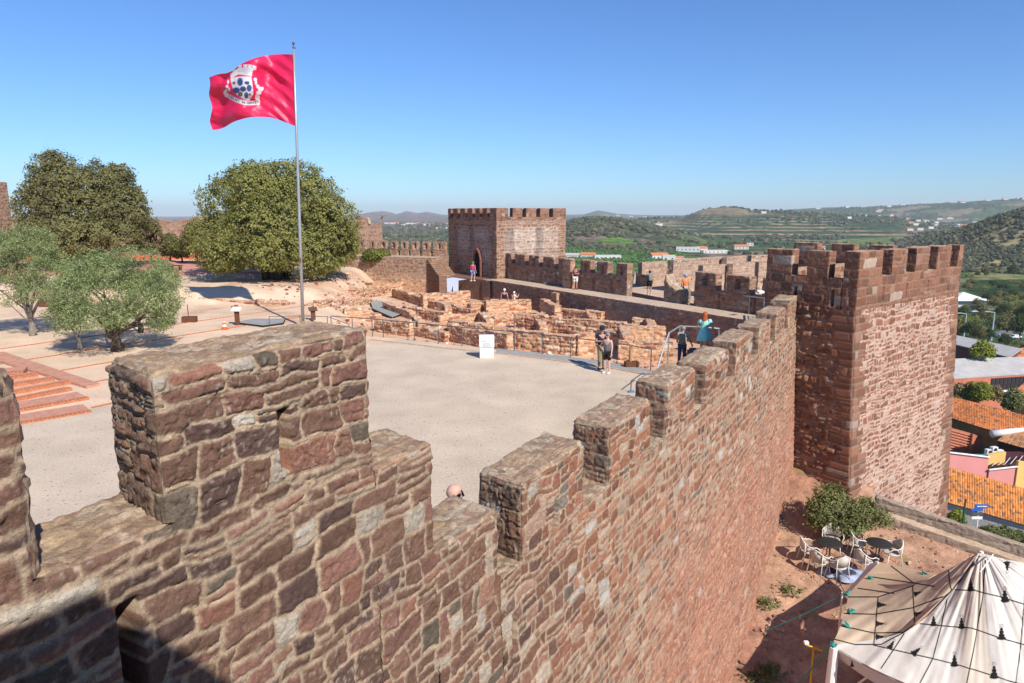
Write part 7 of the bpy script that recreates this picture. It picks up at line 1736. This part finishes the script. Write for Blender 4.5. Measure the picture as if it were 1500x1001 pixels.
# ================================================================== tents
def bez(net, S, T):
    """smooth Catmull style surface through a small net (rows x cols of (u,v,z))"""
    net = np.array(net, float); nr, nc = net.shape[:2]
    def basis(x, n):
        x = np.clip(x, 0, 1) * (n - 1); i = np.minimum(np.floor(x).astype(int), n - 2); f = x - i
        idx = [np.clip(i - 1, 0, n - 1), i, i + 1, np.clip(i + 2, 0, n - 1)]
        w = [(-f + 2 * f**2 - f**3) / 2, (2 - 5 * f**2 + 3 * f**3) / 2, (f + 4 * f**2 - 3 * f**3) / 2, (-f**2 + f**3) / 2]
        return idx, w
    ri, rw = basis(T, nr); ci, cw = basis(S, nc); out = 0
    for a in range(4):
        for b in range(4): out = out + net[ri[a], ci[b]] * (rw[a] * cw[b])[..., None]
    return out
M_TENT = None
def tent_mat():
    m, nt, b = new_mat('tent_canvas'); L = nt.links.new; at = N(nt, 'ShaderNodeAttribute', attribute_name='Col'); L(at.outputs['Color'], b.inputs['Base Color']); b.inputs['Roughness'].default_value = .85; b.inputs['Specular IOR Level'].default_value = .1
    tr = N(nt, 'ShaderNodeBsdfTranslucent'); L(at.outputs['Color'], tr.inputs['Color']); mx = N(nt, 'ShaderNodeMixShader'); mx.inputs[0].default_value = .12; L(b.outputs[0], mx.inputs[1]); L(tr.outputs[0], mx.inputs[2]); L(mx.outputs[0], nt.nodes['Material Output'].inputs[0])
    tc = N(nt, 'ShaderNodeTexCoord'); n2 = N(nt, 'ShaderNodeTexNoise'); n2.inputs['Scale'].default_value = 9; n2.inputs['Detail'].default_value = 4; L(tc.outputs['Object'], n2.inputs['Vector']); bp = N(nt, 'ShaderNodeBump'); bp.inputs['Strength'].default_value = .35; bp.inputs['Distance'].default_value = .02; L(n2.outputs['Fac'], bp.inputs['Height']); L(bp.outputs[0], b.inputs['Normal'])
    return m
M_TENT = tent_mat()
zq = lambda pts: [(1200 + x / 4.743, 790 + y / 4.743) for x, y in pts]
ROPES = [zq(r) for r in [[(1155,150),(1140,380),(1095,640),(1025,1000),(1000,1100)], [(890,420),(850,600),(790,830),(700,1000),(660,1080)], [(1440,300),(1423,440),(1400,730),(1365,1000),(1340,1150)], [(590,660),(510,780),(430,900)],
  [(945,355),(1080,358),(1140,375),(1270,405),(1423,455),(1700,520)], [(700,590),(860,605),(1060,620),(1120,640),(1260,690),(1423,735),(1700,810)], [(380,740),(620,795),(780,830),(960,875),(1060,905),(1220,955),(1360,1000),(1600,1060)],
  [(200,405),(410,405),(660,325)], [(170,520),(390,525),(650,480),(890,390)], [(150,605),(380,655),(590,650)], [(410,405),(380,735)], [(650,330),(665,580)], [(900,220),(915,350)], [(1115,120),(930,350),(760,530),(590,650),(430,735),(250,735),(110,700)], [(360,265),(600,300),(800,330)], [(500,190),(660,310)], [(270,345),(480,375),(520,380)]]]
MOT = [(u, v, s, a) for (u, v), s, a in zip(zq([(1290,430),(1055,355),(990,615),(795,598),(1265,690),(1215,960),(940,878),(1305,165),(490,760),(655,800),(415,460),(400,590),(400,682),(668,385),(672,525),(230,880)]), [1, .85, .9, .8, 1, 1.05, .95, .75, .75, .8, .7, .7, .7, .6, .6, .5], [0, 0, 0, 0, 0, 0, 0, 180, 30, 50, 90, 90, 90, 70, 70, 0])]
def cloth_col(U, Vv, base):
    c = base
    dm = np.full(U.shape, 99.)
    for r_ in ROPES:
        for (x0, y0), (x1, y1) in zip(r_[:-1], r_[1:]):
            dx, dy = x1 - x0, y1 - y0; t = np.clip(((U - x0) * dx + (Vv - y0) * dy) / (dx * dx + dy * dy), 0, 1); dm = np.minimum(dm, np.hypot(U - x0 - t * dx, Vv - y0 - t * dy))
    k = sst(1.15, .6, dm)[..., None]
    for (u, v, s, a) in MOT:
        ca, sa = math.cos(R(a)), math.sin(R(a)); x = ((U - u) * ca + (Vv - v) * sa) / s; y = (-(U - u) * sa + (Vv - v) * ca) / s     # y up is negative
        m = np.maximum.reduce([sst(1.2, .9, np.hypot(x / 6.5, (y - 0) / 2.6)), sst(1.15, .9, np.hypot(x / 4.6, (y + 4) / 3.0)), sst(1.15, .9, np.hypot(x / 3.4, (y + 9) / 2.8)), sst(1.15, .9, np.hypot(x / 2.2, (y + 13.3) / 2.2))])
        rr = np.hypot(x, y + 18.2); th = np.arctan2(y + 18.2, x); m = np.maximum(m, .75 * sst(.8, .3, np.abs(rr - 2.1 - .8 * np.cos(th * 5))))
        k = np.maximum(k, m[..., None])
    return c * (1 - k) + C(.022,.02,.02) * k
def canopy(name, net, ns, nt, base, wr, label, seed, parent=None, fan=None):
    s, t = np.meshgrid(np.linspace(0, 1, ns), np.linspace(0, 1, nt), indexing='ij'); Q = bez(net, s, t); U, Vv, Z = Q[..., 0], Q[..., 1], Q[..., 2]
    # folds radiate from the peak
    fu, fv = fan; an = np.arctan2(Vv - fv, U - fu); rr = np.hypot(U - fu, Vv - fv)
    Z = Z + wr * (noise(an * 9, rr / 160., 0, seed) * .6 + noise(an * 22, rr / 120., 3, seed + 1) * .4) * sst(4, 60, rr) + wr * .6 * fbm(U / 45., Vv / 45., 0, seed + 2, 3)
    cc, ss = math.cos(PITCH), math.sin(PITCH); a_, w_ = U - 750, Vv - 500.5; rz_ = -1000 * ss - w_ * cc; k = (Z - CZ) / rz_; X = a_ * k; Y = (1000 * cc - w_ * ss) * k
    fold = sst(.25, .6, noise(an * 14, rr / 130., 7, seed + 4))
    b3 = base * (1 + .05 * fbm(U / 20., Vv / 20., 0, seed + 3, 3))[..., None]
    pan = sst(.1, .3, noise(U / 55., Vv / 400., 3, seed + 6))[..., None] * .5; b3 = b3 * (1 - pan) + C(.62,.50,.36) * pan if name == 'main_canopy' else b3
    col = cloth_col(U, Vv, b3)
    me = np_mesh(name, np.stack([X, Y, Z], -1).reshape(-1, 3), gridF(ns, nt), True, col.reshape(-1, 3)); o = link(name, me, M_TENT, parent); mo = o.modifiers.new('t', 'SOLIDIFY'); mo.thickness = .012
    return o
big = empty('tent', P_out(1330, 950), 0, 'large white tent with black grid bands and small tree motifs at bottom right', 'tent'); bigo = np.array(big.location)
def child_at(o, p): o.parent = p; o.location = -np.array(p.location); return o
net = [[(1433,811,-1.0),(1440,811.5,-1.0),(1470,819,-1.0),(1560,838,-1.1)], [(1388,870,-1.78),(1415,882,-1.72),(1480,890,-1.60),(1600,915,-1.8)], [(1325,926,-2.42),(1388,940,-2.3),(1475,965,-2.25),(1620,1000,-2.4)], [(1218,946,-2.85),(1300,990,-2.85),(1455,1050,-2.9),(1640,1100,-3.0)]]
child_at(canopy('main_canopy', net, 420, 340, C(.70,.65,.58), .035, '', 910, fan=(1438, 800)), big)
net = [[(1218,946.5,-2.86),(1300,990.5,-2.86),(1455,1050.5,-2.91),(1640,1100,-3.0)], [(1222,954,-3.02),(1300,1003,-3.1),(1455,1066,-3.2),(1640,1120,-3.2)], [(1224,960,-3.15),(1300,1010,-3.2),(1455,1072,-3.3),(1640,1126,-3.3)]]
child_at(canopy('valance', net, 200, 12, C(.70,.68,.66), .03, '', 915, fan=(1438, 500)), big)
mb = MB()
for (u, v, zt) in [(1438, 808, -.95)]:
    p = P(u, v, zt) - bigo; g = -4.8 - bigo[2]; mb.tube([(p[0], p[1], g), tuple(p)], .04, 8)
mb.build('centre_pole', M_WHITEP, big)
p = P(1222, 948, -2.85) - bigo; q = MB(); q.tube([(p[0], p[1], -5 - bigo[2]), (p[0], p[1], p[2] * .4 + (-5 - bigo[2]) * .6), tuple(p)], [.13, .12, .09], 10); q.build('wrapped_post', M_WHITEP, big)
p = P(1290, 978, -2.9) - bigo; q = MB(); q.tube([(p[0], p[1], -5 - bigo[2]), tuple(p)], .03, 8); q.build('support_pole', M_BLUE, big)
q = MB(); q.tube([tuple(P(1455, 812, -.9) - bigo), tuple(P(1436, 838, -1.1) - bigo)], .012, 6); q.tube([tuple(P(1290, 978, -2.8) - bigo), tuple(P(1255, 1003, -3.9) - bigo)], .02, 6); q.build('guy_pole', M_WHITEP, big)
bt = empty('side_tent', P_out(1290, 900), 0, 'beige side awning of the tent with black bands and teal ties', 'tent')
net = [[(1243,871,-2.78),(1300,868,-2.42),(1352,853,-1.95),(1433,811,-1.01)], [(1238,895,-2.8),(1290,900,-2.55),(1345,885,-2.15),(1405,848,-1.48)], [(1228,925,-2.85),(1285,925,-2.72),(1330,915,-2.42),(1392,866,-1.75)], [(1219,945,-2.87),(1275,946,-2.84),(1326,926,-2.45),(1389,870,-1.80)]]
child_at(canopy('canopy', net, 260, 200, C(.60,.47,.34), .035, '', 920, fan=(1434, 806)), bt)
net = [[(1288,824,-2.95),(1330,833,-2.75),(1372,842,-2.5)], [(1262,850,-2.95),(1315,850,-2.7),(1362,848,-2.3)], [(1243,871.5,-2.80),(1300,868.5,-2.45),(1352,853.5,-1.98)]]
child_at(canopy('lower_canopy', net, 200, 110, C(.64,.47,.31), .025, '', 925, fan=(1400, 840)), bt)
net = [[(1275,826,-3.15),(1288,824,-2.96)], [(1255,850,-3.2),(1264,849,-2.96)], [(1236,871,-3.15),(1243,871,-2.79)]]
child_at(canopy('white_flap', net, 20, 60, C(.62,.60,.64), .02, '', 930, fan=(1400, 700)), bt)
M_TEALR = mat('teal_rope', (.02,.28,.24), .7); bto = np.array(bt.location)
for (u, v, z) in [(1275, 846, -2.85), (1247, 896, -2.75), (1238, 917, -2.78), (1354, 839, -2.5), (1240, 872, -2.72), (1219, 946, -2.8)]:
    q = MB(); p = P(u, v, z) - bto; rg = np.random.RandomState(int(u)); q.tube([p + rg.normal(size=3) * .05 for _ in range(9)], .022, 6); q.build('rope_knot', M_TEALR, bt)
q = MB(); p = P(1234, 868, -2.75) - bto; q.tube([(p[0], p[1], -4.9 - bto[2]), tuple(p)], .022, 8); q.build('support_pole', M_WHITEP, bt)
q = MB(); p = P(1286, 823, -2.9) - bto; q.tube([(p[0], p[1], -4.6 - bto[2]), tuple(p)], .022, 8); q.build('support_pole', M_WHITEP, bt)
for k, (a, b, lb_) in enumerate([(P(1238, 869, -2.75), P_out(1122, 924), 'teal guy rope from the side awning to the ground near the wall'), (P(1217, 946, -2.8), P_out(1160, 1010), 'teal guy rope from the tent corner down to the bottom edge'), (P(1240, 869, -2.78), P_out(1232, 857), 'short teal rope from the awning toward the café chairs')]):
    o = empty('guy_rope', b, 0, lb_, 'rope', None); q = MB(); mid = (a + b) / 2 - C(0, 0, .05); q.tube([C(0, 0, 0), mid - b, a - b], .011, 6); q.build('rope', M_TEALR, o); q = MB(); q.tube([C(0, 0, -.05), C(-.03, 0, .14)], .014, 6); q.build('peg', M_DKSTEEL, o)
o = empty('yellow_post', P_out(1193, 1010), 0, 'thin yellow post with a cross arm and small white cap in the tent shade', 'post'); o0 = np.array(o.location); M_YP = mat('yellow_paint', (.62,.40,.03), .6)
a = P(1192, 948, -3.3) - o0; q = MB(); q.tube([(a[0], a[1], -.2), tuple(a)], .022, 8); q.build('post', M_YP, o); q = MB(); q.tube([tuple(P(1179, 944, -3.25) - o0), tuple(P(1205, 954, -3.3) - o0)], .024, 6); q.build('cross_arm', M_YP, o); q = MB(); q.box(tuple(P(1181, 941.5, -3.2) - o0), (.10, .08, .06), bev=.01); q.build('cap', M_WHITEP, o)
# stones and litter on the slope
rg = np.random.RandomState(31); n = 900; X = rg.uniform(5.2, 16, n); Y = rg.uniform(13, 22.5, n); k = ((X - 12.8) * .53 + (Y - 21.9) * .848) < -.2
o = blobs('slope_stones', X[k], Y[k], rg.uniform(.012, .06, k.sum()), palette([(2, C(.34,.17,.11)), (2, C(.46,.33,.22)), (1, C(.25,.13,.09))], rg.uniform(0, 1, k.sum())), 1, .7, out_z, 9, M_STONE_FAR); o['kind'] = 'stuff'; o['label'] = 'small loose stones on the red slope'; o['category'] = 'stones'
# ================================================================== camera, light, sky
cam_d = bpy.data.cameras.new('camera'); cam = bpy.data.objects.new('camera', cam_d); COL.objects.link(cam)
cam.location = (0, 0, CZ); cam.rotation_euler = (math.pi / 2 - PITCH, 0, 0)
cam_d.lens = 24.0; cam_d.sensor_width = 36.0; cam_d.clip_start = .1; cam_d.clip_end = 60000
SC.camera = cam
w = bpy.data.worlds.new('World'); SC.world = w; w.use_nodes = True
nt = w.node_tree; bg = nt.nodes['Background']
sky = nt.nodes.new('ShaderNodeTexSky'); sky.sky_type = 'NISHITA'; sky.sun_disc = False
sky.sun_elevation = R(SUN_EL); sky.sun_rotation = R(SUN_AZ); sky.altitude = 100; sky.air_density = 1.0; sky.dust_density = .15; sky.ozone_density = 1.2; 
tn = nt.nodes.new('ShaderNodeVectorMath'); tn.operation = 'MULTIPLY'; tn.inputs[1].default_value = (.48, .75, 1.17)
nt.links.new(sky.outputs[0], tn.inputs[0]); nt.links.new(tn.outputs[0], bg.inputs[0]); bg.inputs[1].default_value = .104
sd_ = bpy.data.lights.new('sun', 'SUN'); sd_.energy = 5.0; sd_.angle = R(.53); sd_.color = (1, .94, .85)
so = bpy.data.objects.new('sun', sd_); COL.objects.link(so)
d = Vector((math.sin(R(SUN_AZ)) * math.cos(R(SUN_EL)), math.cos(R(SUN_AZ)) * math.cos(R(SUN_EL)), math.sin(R(SUN_EL))))
so.rotation_euler = d.to_track_quat('Z', 'Y').to_euler(); so.location = (0, 0, 60)
SC.view_settings.view_transform = 'Standard'; SC.view_settings.look = 'None'; SC.view_settings.exposure = 0.30; SC.view_settings.gamma = 1.0
SC.render.engine = 'CYCLES'
try:
    SC.cycles.use_denoising = True; SC.cycles.max_bounces = 6; SC.cycles.diffuse_bounces = 3; SC.cycles.glossy_bounces = 2; SC.cycles.transparent_max_bounces = 8; SC.cycles.volume_bounces = 0
except Exception: pass
print('script time', round(time.time() - T0, 1))
